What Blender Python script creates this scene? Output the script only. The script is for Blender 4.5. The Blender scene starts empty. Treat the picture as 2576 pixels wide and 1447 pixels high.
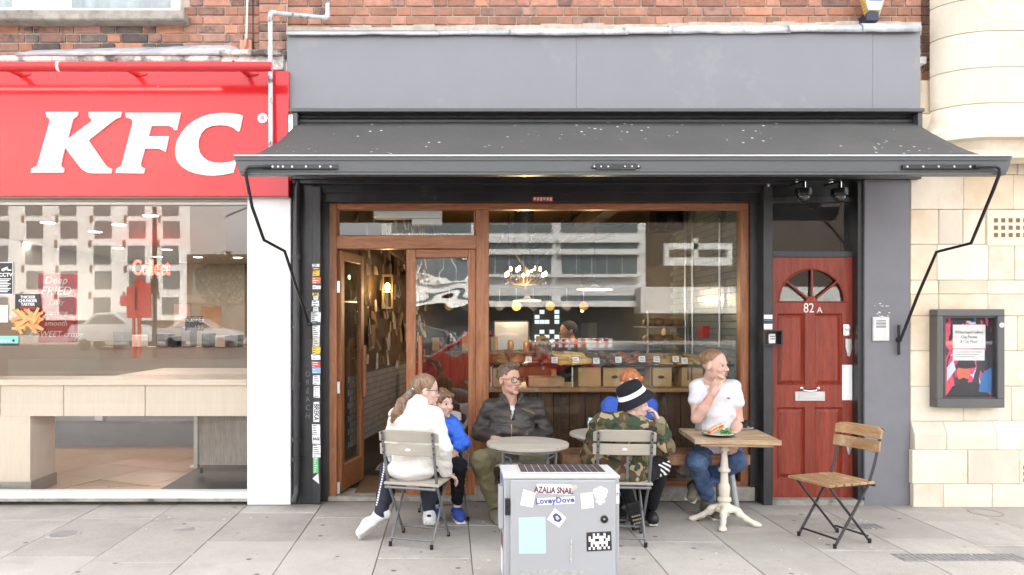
import bpy, bmesh, math, random
import numpy as np
from mathutils import Vector, Matrix, Euler
random.seed(7)
R = math.radians
SC = bpy.context.scene
COL = SC.collection

# ------------------------------------------------------------------ camera
CX, CY, F, CAMD, CAMZ = 1130.0, 812.0, 1872.0, 6.0, 1.47   # optical axis, focal length (photo measured at 2576 x 1447)
cam_d = bpy.data.cameras.new('camera')
cam = bpy.data.objects.new('camera', cam_d)
COL.objects.link(cam)
cam.location = (0, -CAMD, CAMZ)
cam.rotation_euler = (R(90), 0, 0)
cam_d.sensor_width = 36
cam_d.lens = 36 * F / 2576
cam_d.shift_x = (1288 - CX) / 2576
cam_d.shift_y = (CY - 723.5) / 2576
cam_d.clip_start = .05
cam_d.clip_end = 600
SC.camera = cam

# ------------------------------------------------------------------ sky, sun, exposure
SUN_EL, SUN_AZ = R(48), R(160)          # behind the terrace: the shop fronts stand in soft shade, the far side of the street is lit
world = bpy.data.worlds.new('World'); SC.world = world; world.use_nodes = True
wn = world.node_tree; wn.nodes.clear()
sky = wn.nodes.new('ShaderNodeTexSky'); sky.sky_type = 'NISHITA'; sky.sun_disc = False
sky.sun_elevation = SUN_EL; sky.sun_rotation = R(180) - SUN_AZ
sky.air_density = 1.0; sky.dust_density = 4.0; sky.ozone_density = 1.0
hs = wn.nodes.new('ShaderNodeHueSaturation'); hs.inputs['Saturation'].default_value = .15
bg = wn.nodes.new('ShaderNodeBackground'); bg.inputs['Strength'].default_value = .15
wo = wn.nodes.new('ShaderNodeOutputWorld')
wn.links.new(sky.outputs[0], hs.inputs['Color']); wn.links.new(hs.outputs[0], bg.inputs[0]); wn.links.new(bg.outputs[0], wo.inputs[0])
sl = bpy.data.lights.new('sun', 'SUN'); sl.energy = 2.3; sl.angle = R(4); sl.color = (1, .95, .88)
so = bpy.data.objects.new('sun', sl); COL.objects.link(so)
sd = Vector((math.sin(SUN_AZ) * math.cos(SUN_EL), -math.cos(SUN_AZ) * math.cos(SUN_EL), math.sin(SUN_EL)))
so.rotation_euler = sd.to_track_quat('Z', 'Y').to_euler()
vs = SC.view_settings
SC.display_settings.display_device = 'sRGB'
vs.view_transform = 'Standard'; vs.look = 'None'; vs.exposure = 2.82; vs.gamma = 1; vs.use_curve_mapping = False
try:
    SC.cycles.use_denoising = True; SC.cycles.max_bounces = 8; SC.cycles.transparent_max_bounces = 12
    SC.cycles.sample_clamp_indirect = 6; SC.cycles.caustics_reflective = False; SC.cycles.caustics_refractive = False
except Exception: pass

# ------------------------------------------------------------------ measuring: photo point at depth y -> world
def sc(y): return F / (CAMD + y)
def P(px, py, y): s = sc(y); return Vector(((px - CX) / s, y, CAMZ + (CY - py) / s))
def X(px, y): return (px - CX) / sc(y)
def Z(py, y): return CAMZ + (CY - py) / sc(y)

# ------------------------------------------------------------------ scene graph
def tag(o, label=None, cat=None, group=None, kind=None):
    if label: o['label'] = label
    if cat: o['category'] = cat
    if group: o['group'] = group
    if kind: o['kind'] = kind
    return o
def empty(name, loc=(0, 0, 0), label=None, cat=None, group=None, kind=None, parent=None):
    o = bpy.data.objects.new(name, None); COL.objects.link(o); o.location = loc
    o.empty_display_size = .1
    if parent: o.parent = parent
    return tag(o, label, cat, group, kind)
def origin(o):
    v = Vector((0, 0, 0))
    while o: v += o.location; o = o.parent
    return v
def copy_tree(o, parent=None):
    c = o.copy(); COL.objects.link(c)
    if parent: c.parent = parent
    for ch in o.children: copy_tree(ch, c)
    return c
def link(name, me, parent=None, loc=None, mat=None, label=None):
    o = bpy.data.objects.new(name, me); COL.objects.link(o)
    if parent: o.parent = parent
    if loc is not None: o.location = loc
    if mat is not None and not me.materials: me.materials.append(mat)
    if label: o['label'] = label
    return o

# ------------------------------------------------------------------ mesh builder
class MB:
    def __init__(s): s.v = []; s.f = []
    def add(s, vs_, fs):
        n = len(s.v); s.v += [tuple(v) for v in vs_]; s.f += [tuple(i + n for i in f) for f in fs]; return s
    def box(s, x0, x1, y0, y1, z0, z1, rot=None, piv=None):
        vs_ = [Vector((x, y, z)) for x in (x0, x1) for y in (y0, y1) for z in (z0, z1)]
        if rot is not None:
            c = Vector(piv) if piv is not None else Vector(((x0 + x1) / 2, (y0 + y1) / 2, (z0 + z1) / 2))
            m = rot if isinstance(rot, Matrix) else Euler(rot).to_matrix()
            vs_ = [m @ (v - c) + c for v in vs_]
        return s.add(vs_, [(0, 1, 3, 2), (4, 6, 7, 5), (0, 4, 5, 1), (2, 3, 7, 6), (0, 2, 6, 4), (1, 5, 7, 3)])
    def quad(s, a, b, c, d): return s.add([a, b, c, d], [(0, 1, 2, 3)])
    def cyl(s, p0, p1, r0, r1=None, n=12, caps=True):
        return s.tube([p0, p1], [r0, r0 if r1 is None else r1], n, caps)
    def tube(s, pts, r, n=8, caps=True):
        pts = [Vector(p) for p in pts]; m = len(pts)
        rr = r if isinstance(r, (list, tuple)) else [r] * m
        t0 = (pts[1] - pts[0]).normalized()
        up = Vector((0, 0, 1)) if abs(t0.z) < .9 else Vector((1, 0, 0))
        u = t0.cross(up).normalized(); base = len(s.v); prev = t0
        for i, p in enumerate(pts):
            if i == 0: t = t0
            elif i == m - 1: t = (pts[i] - pts[i - 1]).normalized()
            else: t = ((pts[i] - pts[i - 1]).normalized() + (pts[i + 1] - pts[i]).normalized()).normalized()
            u = (u - t * u.dot(t)).normalized(); w = t.cross(u)
            for k in range(n):
                a = 2 * math.pi * k / n
                s.v.append(tuple(p + (u * math.cos(a) + w * math.sin(a)) * rr[i]))
        for i in range(m - 1):
            for k in range(n):
                a, b = base + i * n + k, base + i * n + (k + 1) % n
                s.f.append((a, b, b + n, a + n))
        if caps:
            s.f.append(tuple(base + k for k in reversed(range(n)))); s.f.append(tuple(base + (m - 1) * n + k for k in range(n)))
        return s
    def lathe(s, prof, c=(0, 0, 0), n=20, axis=None, sx=1, sy=1):
        base = len(s.v); c = Vector(c); m = len(prof)
        q = Vector((0, 0, 1)).rotation_difference(Vector(axis)) if axis is not None else None
        for r, z in prof:
            for k in range(n):
                a = 2 * math.pi * k / n; p = Vector((r * math.cos(a) * sx, r * math.sin(a) * sy, z))
                if q is not None: p = q @ p
                s.v.append(tuple(c + p))
        for i in range(m - 1):
            for k in range(n):
                a, b = base + i * n + k, base + i * n + (k + 1) % n
                s.f.append((a, b, b + n, a + n))
        s.f.append(tuple(base + k for k in reversed(range(n)))); s.f.append(tuple(base + (m - 1) * n + k for k in range(n)))
        return s
    def prism(s, poly, a, b):
        """poly: list of (x, z); extruded from y=a to y=b."""
        n = len(poly)
        ar = sum(poly[i][0] * poly[(i + 1) % n][1] - poly[(i + 1) % n][0] * poly[i][1] for i in range(n))
        if ar < 0: poly = poly[::-1]
        vs_ = [(x, a, z) for x, z in poly] + [(x, b, z) for x, z in poly]
        fs = [tuple(range(n)), tuple(range(2 * n - 1, n - 1, -1))] + [(i, i + n, (i + 1) % n + n, (i + 1) % n) for i in range(n)]
        return s.add(vs_, fs)
    def ball(s, c, r, n=10, m=7, sc3=(1, 1, 1)):
        prof = [(max(1e-4, r * math.sin(math.pi * i / m)), -r * math.cos(math.pi * i / m)) for i in range(m + 1)]
        b0 = len(s.v); s.lathe(prof, (0, 0, 0), n)
        for i in range(b0, len(s.v)):
            v = s.v[i]; s.v[i] = (v[0] * sc3[0] + c[0], v[1] * sc3[1] + c[1], v[2] * sc3[2] + c[2])
        return s
    def mesh(s, name, mat=None, smooth=False, bevel=0, seg=1, ang=40, weld=False):
        me = bpy.data.meshes.new(name); me.from_pydata(s.v, [], s.f); me.update()
        if bevel or smooth or weld:
            bm = bmesh.new(); bm.from_mesh(me)
            if weld: bmesh.ops.remove_doubles(bm, verts=bm.verts, dist=.0002)
            if bevel:
                bmesh.ops.recalc_face_normals(bm, faces=bm.faces)
                es = [e for e in bm.edges if len(e.link_faces) == 2 and e.calc_face_angle(0) > R(30)]
                try: bmesh.ops.bevel(bm, geom=es, offset=bevel, segments=seg, affect='EDGES', profile=.5, clamp_overlap=True)
                except Exception: pass
            bm.to_mesh(me); bm.free()
        if smooth:
            for p in me.polygons: p.use_smooth = True
            try: me.set_sharp_from_angle(angle=R(ang))
            except Exception: pass
        if mat is not None: me.materials.append(mat)
        return me
    def build(s, name, mat, parent=None, smooth=False, bevel=0, seg=1, label=None, ang=40, weld=False):
        o0 = origin(parent) if parent else Vector((0, 0, 0))
        if o0.length > 0: s.v = [(v[0] - o0.x, v[1] - o0.y, v[2] - o0.z) for v in s.v]
        me = s.mesh(name, mat, smooth, bevel, seg, ang, weld)
        return link(name, me, parent, label=label)
def bx(name, x0, x1, y0, y1, z0, z1, mat, parent=None, bevel=.003, **k):
    return MB().box(x0, x1, y0, y1, z0, z1).build(name, mat, parent, bevel=bevel, **k)
def pbox(px0, px1, y0, y1, py0, py1, mb=None):
    """box whose front face (at y0) covers the photo rectangle px0..px1, py0..py1"""
    mb = mb or MB(); return mb.box(X(px0, y0), X(px1, y0), y0, y1, Z(py1, y0), Z(py0, y0))
_fontcache = {}
def text_mesh(txt, size, mat, depth=.001, shear=0, name='lettering', bold=0, spacing=1.0, scx=1.0):
    cu = bpy.data.curves.new('t', 'FONT'); cu.body = txt; cu.size = size; cu.extrude = depth; cu.shear = shear
    cu.offset = bold; cu.space_character = spacing; cu.align_x = 'CENTER'; cu.align_y = 'CENTER'; cu.resolution_u = 3
    o = bpy.data.objects.new('t', cu); COL.objects.link(o)
    dg = bpy.context.evaluated_depsgraph_get(); me = bpy.data.meshes.new_from_object(o.evaluated_get(dg))
    bpy.data.objects.remove(o); bpy.data.curves.remove(cu)
    me.name = name; me.materials.clear(); me.materials.append(mat)
    me.transform(Matrix.Diagonal((scx, 1, 1, 1)))
    return me
def text(txt, loc, size, mat, parent=None, rot=(R(90), 0, 0), name='lettering', **k):
    """flat lettering facing the street at world point loc"""
    me = text_mesh(txt, size, mat, name=name, **k)
    me.transform(Matrix.Translation(Vector(loc) - (origin(parent) if parent else Vector())) @ Euler(rot).to_matrix().to_4x4())
    return link(name, me, parent)

# ------------------------------------------------------------------ materials
class NT:
    def __init__(s, name):
        s.m = bpy.data.materials.new(name); s.m.use_nodes = True; s.t = s.m.node_tree; s.t.nodes.clear()
        s.out = s.n('ShaderNodeOutputMaterial'); s.b = s.n('ShaderNodeBsdfPrincipled'); s.l(s.b.outputs[0], s.out.inputs[0])
        s.co = s.n('ShaderNodeTexCoord'); s.info = None
    def n(s, t, **k):
        x = s.t.nodes.new(t)
        for a, b in k.items(): setattr(x, a, b)
        return x
    def l(s, a, b): s.t.links.new(a, b)
    def vec(s, stretch=(1, 1, 1), rnd=False, gen=False):
        mp = s.n('ShaderNodeMapping'); mp.inputs['Scale'].default_value = stretch
        s.l(s.co.outputs['Generated' if gen else 'Object'], mp.inputs[0])
        if rnd:
            a = s.n('ShaderNodeVectorMath', operation='ADD'); s.l(mp.outputs[0], a.inputs[0]); s.l(s.rand(37.), a.inputs[1]); return a.outputs[0]
        return mp.outputs[0]
    def rand(s, mul=1.):
        if not s.info: s.info = s.n('ShaderNodeObjectInfo')
        m = s.n('ShaderNodeMath', operation='MULTIPLY'); s.l(s.info.outputs['Random'], m.inputs[0]); m.inputs[1].default_value = mul
        return m.outputs[0]
    def noise(s, scale, detail=4, rough=.55, vec=None, dist=0):
        x = s.n('ShaderNodeTexNoise'); x.inputs['Scale'].default_value = scale; x.inputs['Detail'].default_value = detail
        x.inputs['Roughness'].default_value = rough; x.inputs['Distortion'].default_value = dist
        s.l(vec if vec is not None else s.co.outputs['Object'], x.inputs['Vector']); return x.outputs[0]
    def ramp(s, fac, stops, const=False):
        r = s.n('ShaderNodeValToRGB'); e = r.color_ramp.elements
        if const: r.color_ramp.interpolation = 'CONSTANT'
        while len(e) < len(stops): e.new(.5)
        for el, (p, c) in zip(e, stops): el.position = p; el.color = (c[0], c[1], c[2], 1) if not isinstance(c, (int, float)) else (c, c, c, 1)
        s.l(fac, r.inputs[0]); return r.outputs[0]
    def mix(s, fac, a, b, mode='MIX'):
        m = s.n('ShaderNodeMix', data_type='RGBA', blend_type=mode)
        for i, v in ((0, fac), (6, a), (7, b)):
            if isinstance(v, (int, float)): m.inputs[i].default_value = v
            elif isinstance(v, (tuple, list)): m.inputs[i].default_value = (*v[:3], 1)
            else: s.l(v, m.inputs[i])
        return m.outputs[2]
    def bump(s, h, st, dist=.01):
        b = s.n('ShaderNodeBump'); b.inputs['Strength'].default_value = st; b.inputs['Distance'].default_value = dist
        s.l(h, b.inputs['Height'])
        if s.b.inputs['Normal'].is_linked: s.l(s.b.inputs['Normal'].links[0].from_socket, b.inputs['Normal'])
        s.l(b.outputs[0], s.b.inputs['Normal'])
    def fin(s, col=None, rough=.6, metal=0, spec=.5, coat=0):
        if col is not None:
            if isinstance(col, (tuple, list)): s.b.inputs['Base Color'].default_value = (*col[:3], 1)
            else: s.l(col, s.b.inputs['Base Color'])
        if isinstance(rough, (int, float)): s.b.inputs['Roughness'].default_value = rough
        else: s.l(rough, s.b.inputs['Roughness'])
        s.b.inputs['Metallic'].default_value = metal; s.b.inputs['Specular IOR Level'].default_value = spec
        s.b.inputs['Coat Weight'].default_value = coat
        return s.m
def M(name, col, rough=.6, metal=0, var=.12, vs=5, bump=0, bs=60, spec=.5, rnd=0, dirt=None, dt=(.55, .7), ds=4, stretch=(1, 1, 1), coat=0, bd=.004):
    t = NT(name); v = t.vec(stretch, rnd=bool(rnd))
    n = t.noise(vs, 5, .6, v)
    c = t.mix(1.0, col, t.ramp(n, [(.3, 1 - var), (.7, 1 + var)]), 'MULTIPLY')
    if rnd: c = t.mix(1.0, c, t.ramp(t.rand(), [(0, 1 - rnd), (1, 1 + rnd)]), 'MULTIPLY')
    if dirt: c = t.mix(t.ramp(t.noise(ds, 6, .65, t.vec((1, 1, 1), rnd=bool(rnd))), [(dt[0], 0), (dt[1], 1)]), c, dirt)
    if bump: t.bump(t.noise(bs, 4, .6, v), bump, bd)
    rr = t.ramp(n, [(.3, min(1, rough * .9)), (.7, min(1, rough * 1.12))])
    return t.fin(c, rr, metal, spec, coat)
def wood(name, c0, c1, rough=.5, scale=1.0, axis='x', rnd=.1, bump=.15, spec=.4, worn=None):
    t = NT(name); st = {'x': (1.2, 16, 16), 'z': (16, 16, 1.2), 'y': (16, 1.2, 16)}[axis]
    v = t.vec(tuple(a * scale for a in st), rnd=True)
    n = t.noise(2.2, 6, .65, v, .6)
    c = t.ramp(n, [(.32, c0), (.68, c1)])
    f = t.noise(9, 3, .6, v); c = t.mix(.35, c, t.mix(1., c, t.ramp(f, [(.35, .45), (.6, 1.15)]), 'MULTIPLY'))
    c = t.mix(1., c, t.ramp(t.rand(), [(0, 1 - rnd), (1, 1 + rnd)]), 'MULTIPLY')
    if worn: c = t.mix(t.ramp(t.noise(5, 6, .7, t.vec((1, 1, 1), rnd=True)), [(.52, 0), (.7, .8)]), c, worn)
    t.bump(f, bump, .002)
    return t.fin(c, rough, 0, spec)
def emit(name, col, st):
    t = NT(name); t.b.inputs['Emission Color'].default_value = (*col, 1); t.b.inputs['Emission Strength'].default_value = st * .33
    return t.fin(col, .5)
def glass(name, tint=(1, 1, 1), boost=1.0, rough=0.0, wave=0):
    """thin window pane: fresnel mix of clear pass-through and mirror reflection"""
    m = bpy.data.materials.new(name); m.use_nodes = True; t = m.node_tree; t.nodes.clear()
    o = t.nodes.new('ShaderNodeOutputMaterial'); mx = t.nodes.new('ShaderNodeMixShader')
    tr = t.nodes.new('ShaderNodeBsdfTransparent'); tr.inputs[0].default_value = (*tint, 1)
    gl = t.nodes.new('ShaderNodeBsdfGlossy'); gl.inputs['Roughness'].default_value = rough
    fr = t.nodes.new('ShaderNodeLayerWeight'); fr.inputs['Blend'].default_value = .5      # Schlick: r0 + (1 - r0) * (1 - cos)^5
    pw = t.nodes.new('ShaderNodeMath'); pw.operation = 'POWER'; pw.inputs[1].default_value = 5
    mu = t.nodes.new('ShaderNodeMath'); mu.operation = 'MULTIPLY_ADD'; mu.use_clamp = True; mu.inputs[1].default_value = 1 - .045 * boost; mu.inputs[2].default_value = .045 * boost
    L = t.links.new
    L(fr.outputs['Facing'], pw.inputs[0]); L(pw.outputs[0], mu.inputs[0]); L(mu.outputs[0], mx.inputs[0]); L(tr.outputs[0], mx.inputs[1]); L(gl.outputs[0], mx.inputs[2]); L(mx.outputs[0], o.inputs[0])
    if wave:
        co = t.nodes.new('ShaderNodeTexCoord'); mp = t.nodes.new('ShaderNodeMapping'); mp.inputs['Scale'].default_value = (1.5, 1, 2.2)
        n = t.nodes.new('ShaderNodeTexNoise'); n.inputs['Scale'].default_value = 2.2; n.inputs['Detail'].default_value = 1.0
        b = t.nodes.new('ShaderNodeBump'); b.inputs['Strength'].default_value = wave; b.inputs['Distance'].default_value = .02
        L(co.outputs['Object'], mp.inputs[0]); L(mp.outputs[0], n.inputs['Vector']); L(n.outputs[0], b.inputs['Height'])
        L(b.outputs[0], gl.inputs['Normal'])
    return m

# ------------------------------------------------------------------ organic shapes: smooth union of solids -> one continuous mesh
class SDF:
    def __init__(s, h=.006, k=.02): s.h = h; s.k = k; s.p = []
    def cap(s, a, b, r0, r1=None, k=None, flat=None):
        s.p.append(('c', np.array(a, float), np.array(b, float), r0, r0 if r1 is None else r1, s.k if k is None else k, 1)); return s
    def chain(s, pts, rs, k=None):
        for i in range(len(pts) - 1): s.cap(pts[i], pts[i + 1], rs[i], rs[i + 1], k)
        return s
    def ell(s, c, r, rot=None, k=None, sub=False):
        m = np.eye(3) if rot is None else np.array(rot if isinstance(rot, Matrix) else Euler(rot).to_matrix())
        s.p.append(('e', np.array(c, float), np.array(r, float), m, None, s.k if k is None else k, -1 if sub else 1)); return s
    def box(s, c, r, rnd=.01, rot=None, k=None, sub=False):
        m = np.eye(3) if rot is None else np.array(rot if isinstance(rot, Matrix) else Euler(rot).to_matrix())
        s.p.append(('b', np.array(c, float), np.array(r, float), m, rnd, s.k if k is None else k, -1 if sub else 1)); return s
    def cut(s, pt, nrm, k=0.):      # keep the side nrm points away from
        n = np.array(nrm, float); s.p.append(('p', np.array(pt, float), n / np.linalg.norm(n), 0, 0, k, -1)); return s
    def bb(s, p):
        if p[0] == 'c': return np.minimum(p[1] - p[3], p[2] - p[4]), np.maximum(p[1] + p[3], p[2] + p[4])
        r = np.abs(p[3]) @ (p[2] + (0 if p[0] == 'e' else 0)); return p[1] - r, p[1] + r
    def mesh(s, name, mats, wrinkle=None, matfn=None, parent=None, label=None, smooth_it=1):
        h = s.h; pos = [s.bb(p) for p in s.p if p[-1] > 0]
        lo = np.min([b[0] for b in pos], 0) - 4 * h - .012; hi = np.max([b[1] for b in pos], 0) + 4 * h + .012
        n = np.ceil((hi - lo) / h).astype(int) + 1
        D = np.full(n, 1.0, np.float32)
        ax = [lo[i] + h * np.arange(n[i]) for i in range(3)]
        for p in s.p:
            k = p[5]
            if p[0] == 'p': i0 = np.zeros(3, int); i1 = n
            else:
                b0, b1 = s.bb(p); m = k + 3 * h
                i0 = np.clip(np.floor((b0 - m - lo) / h).astype(int), 0, n - 1); i1 = np.clip(np.ceil((b1 + m - lo) / h).astype(int) + 1, 1, n)
            sl_ = tuple(slice(a, b) for a, b in zip(i0, i1))
            gx = ax[0][sl_[0]][:, None, None]; gy = ax[1][sl_[1]][None, :, None]; gz = ax[2][sl_[2]][None, None, :]
            if p[0] == 'c':
                a, b = p[1], p[2]; d = b - a; L2 = max(1e-9, d @ d)
                t = np.clip(((gx - a[0]) * d[0] + (gy - a[1]) * d[1] + (gz - a[2]) * d[2]) / L2, 0, 1)
                q = np.sqrt((gx - a[0] - t * d[0]) ** 2 + (gy - a[1] - t * d[1]) ** 2 + (gz - a[2] - t * d[2]) ** 2) - (p[3] + (p[4] - p[3]) * t)
            elif p[0] == 'p':
                q = -((gx - p[1][0]) * p[2][0] + (gy - p[1][1]) * p[2][1] + (gz - p[1][2]) * p[2][2])
            else:
                X_, Y_, Z_ = gx - p[1][0], gy - p[1][1], gz - p[1][2]; m = p[3]
                lx = m[0, 0] * X_ + m[1, 0] * Y_ + m[2, 0] * Z_; ly = m[0, 1] * X_ + m[1, 1] * Y_ + m[2, 1] * Z_; lz = m[0, 2] * X_ + m[1, 2] * Y_ + m[2, 2] * Z_
                r = p[2]
                if p[0] == 'e':
                    k0 = np.sqrt((lx / r[0]) ** 2 + (ly / r[1]) ** 2 + (lz / r[2]) ** 2); k1 = np.sqrt((lx / r[0] ** 2) ** 2 + (ly / r[1] ** 2) ** 2 + (lz / r[2] ** 2) ** 2)
                    q = k0 * (k0 - 1) / np.maximum(k1, 1e-6)
                else:
                    qx, qy, qz = np.abs(lx) - r[0] + p[4], np.abs(ly) - r[1] + p[4], np.abs(lz) - r[2] + p[4]
                    q = np.sqrt(np.maximum(qx, 0) ** 2 + np.maximum(qy, 0) ** 2 + np.maximum(qz, 0) ** 2) + np.minimum(np.maximum(qx, np.maximum(qy, qz)), 0) - p[4]
            A = D[sl_]
            if p[-1] < 0: q = -q; A2 = np.maximum(A, q)
            else: A2 = np.minimum(A, q)
            if k > 1e-6:
                hh = np.maximum(k - np.abs(A - q), 0) / k; A2 = A2 - (1 if p[-1] > 0 else -1) * hh * hh * k * .25
            D[sl_] = A2
        if wrinkle is not None:
            gx = ax[0][:, None, None]; gy = ax[1][None, :, None]; gz = ax[2][None, None, :]
            D = D + np.where(np.abs(D) < .03, wrinkle(gx, gy, gz), 0)
        # border closed
        D[0] = D[-1] = 1; D[:, 0] = D[:, -1] = 1; D[:, :, 0] = D[:, :, -1] = 1
        S = D < 0
        c8 = [(i, j, k_) for i in (0, 1) for j in (0, 1) for k_ in (0, 1)]
        def sh(A, o): return A[o[0]:A.shape[0] - 1 + o[0], o[1]:A.shape[1] - 1 + o[1], o[2]:A.shape[2] - 1 + o[2]]
        cnt = sum(sh(S, o).astype(np.int8) for o in c8)
        act = (cnt > 0) & (cnt < 8); I, J, K = np.nonzero(act)
        idx = np.full(act.shape, -1, np.int64); idx[I, J, K] = np.arange(len(I))
        vals = np.stack([D[I + o[0], J + o[1], K + o[2]] for o in c8], 1)
        acc = np.zeros((len(I), 3)); w = np.zeros(len(I))
        for a in range(8):
            for b in range(a + 1, 8):
                dd = np.abs(np.array(c8[a]) - np.array(c8[b]))
                if dd.sum() != 1: continue
                va, vb = vals[:, a], vals[:, b]; cr = (va < 0) != (vb < 0)
                t = np.where(cr, va / np.where(cr, va - vb, 1), 0)
                acc += cr[:, None] * (np.array(c8[a]) + t[:, None] * (np.array(c8[b]) - np.array(c8[a]))); w += cr
        V = lo + h * (np.stack([I, J, K], 1) + acc / w[:, None])
        Q = []
        for axn in range(3):
            o1 = [0, 0, 0]; o1[axn] = 1
            A = S[:-1] if axn == 0 else (S[:, :-1] if axn == 1 else S[:, :, :-1]); B = S[1:] if axn == 0 else (S[:, 1:] if axn == 1 else S[:, :, 1:])
            u, v_ = [(1, 2), (2, 0), (0, 1)][axn]
            e = A != B; ii = np.stack(np.nonzero(e), 1); flip = ~A[e]
            ok = (ii[:, u] > 0) & (ii[:, v_] > 0) & (ii[:, u] < S.shape[u] - 1) & (ii[:, v_] < S.shape[v_] - 1)
            ii = ii[ok]; flip = flip[ok]
            def cid(du, dv):
                q = ii.copy(); q[:, u] -= du; q[:, v_] -= dv; return idx[q[:, 0], q[:, 1], q[:, 2]]
            qd = np.stack([cid(1, 1), cid(0, 1), cid(0, 0), cid(1, 0)], 1)
            qd[flip] = qd[flip][:, ::-1]; Q.append(qd)
        Q = np.concatenate(Q)
        for _ in range(smooth_it):      # light smoothing along the quads' edges
            a2 = V.copy(); cn = np.ones(len(V))
            for i in range(4):
                np.add.at(a2, Q[:, i], V[Q[:, (i + 1) % 4]]); np.add.at(cn, Q[:, i], 1)
            V = a2 / cn[:, None]
        o0 = np.array(origin(parent)) if parent else np.zeros(3)
        me = bpy.data.meshes.new(name)
        me.vertices.add(len(V)); me.vertices.foreach_set('co', (V - o0).astype(np.float32).ravel())
        me.loops.add(len(Q) * 4); me.loops.foreach_set('vertex_index', Q.astype(np.int32).ravel())
        me.polygons.add(len(Q)); me.polygons.foreach_set('loop_start', np.arange(0, len(Q) * 4, 4, dtype=np.int32))
        mats = mats if isinstance(mats, (list, tuple)) else [mats]
        for m in mats: me.materials.append(m)
        if matfn is not None:
            me.polygons.foreach_set('material_index', matfn(V[Q].mean(1)).astype(np.int32))
        me.update(calc_edges=True); me.validate()
        me.polygons.foreach_set('use_smooth', np.ones(len(me.polygons), bool))
        return link(name, me, parent, label=label)
# ================================================================== materials
m_mortar = M('mortar', (.48, .42, .345), .9, bump=.3, bs=90, var=.2)
m_brick = M('red_brick', (.36, .18, .125), .85, rnd=.32, var=.25, vs=14, bump=.5, bs=70, dirt=(.2, .12, .09), dt=(.66, .8), ds=9)
m_brick_o = M('orange_brick', (.43, .20, .125), .85, rnd=.25, var=.25, vs=16, bump=.7, bs=60)
m_brick_b = M('brown_brick', (.29, .165, .13), .85, rnd=.3, var=.25, vs=14, bump=.5, bs=70, dirt=(.06, .05, .045), dt=(.52, .7), ds=8)
m_brick_k = M('sooty_brick', (.14, .11, .10), .9, rnd=.3, var=.4, vs=14, bump=.5, bs=70, dirt=(.2, .15, .12), dt=(.55, .7), ds=8)
m_stone = M('sill_stone', (.33, .31, .27), .85, var=.3, vs=12, bump=.4, bs=60, dirt=(.1, .095, .085), dt=(.5, .68), ds=6)
m_cornice = M('weathered_cornice', (.62, .6, .56), .8, var=.2, vs=8, bump=.35, bs=40, dirt=(.09, .085, .08), dt=(.47, .62), ds=5, stretch=(1, 1, 3))
m_lead = M('lead_flashing', (.48, .5, .53), .5, var=.25, vs=7, bump=.4, bs=14, bd=.02, dirt=(.75, .76, .77), dt=(.5, .7), ds=5, metal=.25)
m_white = M('white_paint', (.82, .82, .82), .45, var=.03, vs=3, dirt=(.5, .49, .47), dt=(.74, .82), ds=7)
m_upvc = M('white_frame', (.8, .8, .8), .35, var=.02)
m_fascia = M('grey_painted_board', (.225, .229, .25), .42, var=.03, vs=3, spec=.4, dirt=(.31, .31, .32), dt=(.56, .8), ds=1.6, bump=.06, bs=5, bd=.02)
m_pillar = M('grey_painted_render', (.172, .172, .188), .6, var=.08, vs=5, bump=.15, bs=30, dirt=(.27, .27, .29), dt=(.66, .78), ds=3)
m_black = M('black_paint', (.022, .022, .024), .35, var=.3, vs=6, bump=.2, bs=22, dirt=(.07, .068, .066), dt=(.62, .78), ds=9)
m_blackwood = M('dark_painted_timber', (.03, .03, .033), .4, var=.3, vs=6, bump=.2, bs=22, stretch=(6, 6, 1))
m_awning = M('grey_awning_metal', (.077, .081, .083), .35, var=.04, vs=3, metal=.1)
m_red = M('red_sign_panel', (.56, .020, .024), .13, var=.03, vs=2, spec=.42, dirt=(.75, .35, .33), dt=(.72, .76), ds=16)
m_redmetal = M('red_light_bar', (.55, .025, .03), .35, var=.06, vs=4)
m_lettw = M('white_letter', (.86, .86, .86), .4, var=.01)
m_alu = M('brushed_aluminium', (.42, .4, .37), .35, metal=.7, var=.08, stretch=(1, 20, 20))
m_steel = M('satin_steel', (.6, .6, .6), .3, metal=.9, var=.06)
m_chrome = M('chrome', (.75, .75, .76), .15, metal=1, var=.02)
m_hard = wood('varnished_hardwood', (.21, .075, .028), (.42, .175, .078), .38, 1.0, 'z', bump=.1, worn=(.30, .15, .08))
m_hardx = wood('varnished_hardwood_rail', (.21, .075, .028), (.42, .175, .078), .38, 1.0, 'x', bump=.1, worn=(.30, .15, .08))
m_reddoor = wood('red_stained_door', (.16, .022, .012), (.30, .05, .026), .38, 1.0, 'z', bump=.12, rnd=.05)
m_glass = glass('window_glass', (.95, .97, .96), 1.0)
m_glass_k = glass('shop_window_glass', (.97, .98, .97), 1.25)
m_glass_w = glass('old_wavy_glass', (.94, .96, .95), 1.6, wave=.10)
m_sand = M('sandstone', (.71, .60, .46), .85, rnd=.10, var=.10, vs=4, bump=.35, bs=60, dirt=(.60, .45, .29), dt=(.5, .8), ds=2.2)
m_sandw = M('pale_sandstone', (.68, .61, .50), .85, rnd=.10, var=.1, vs=4, bump=.2, bs=60, dirt=(.55, .4, .25), dt=(.55, .8), ds=2.5, stretch=(1, 1, .4))
m_flag = None

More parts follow.
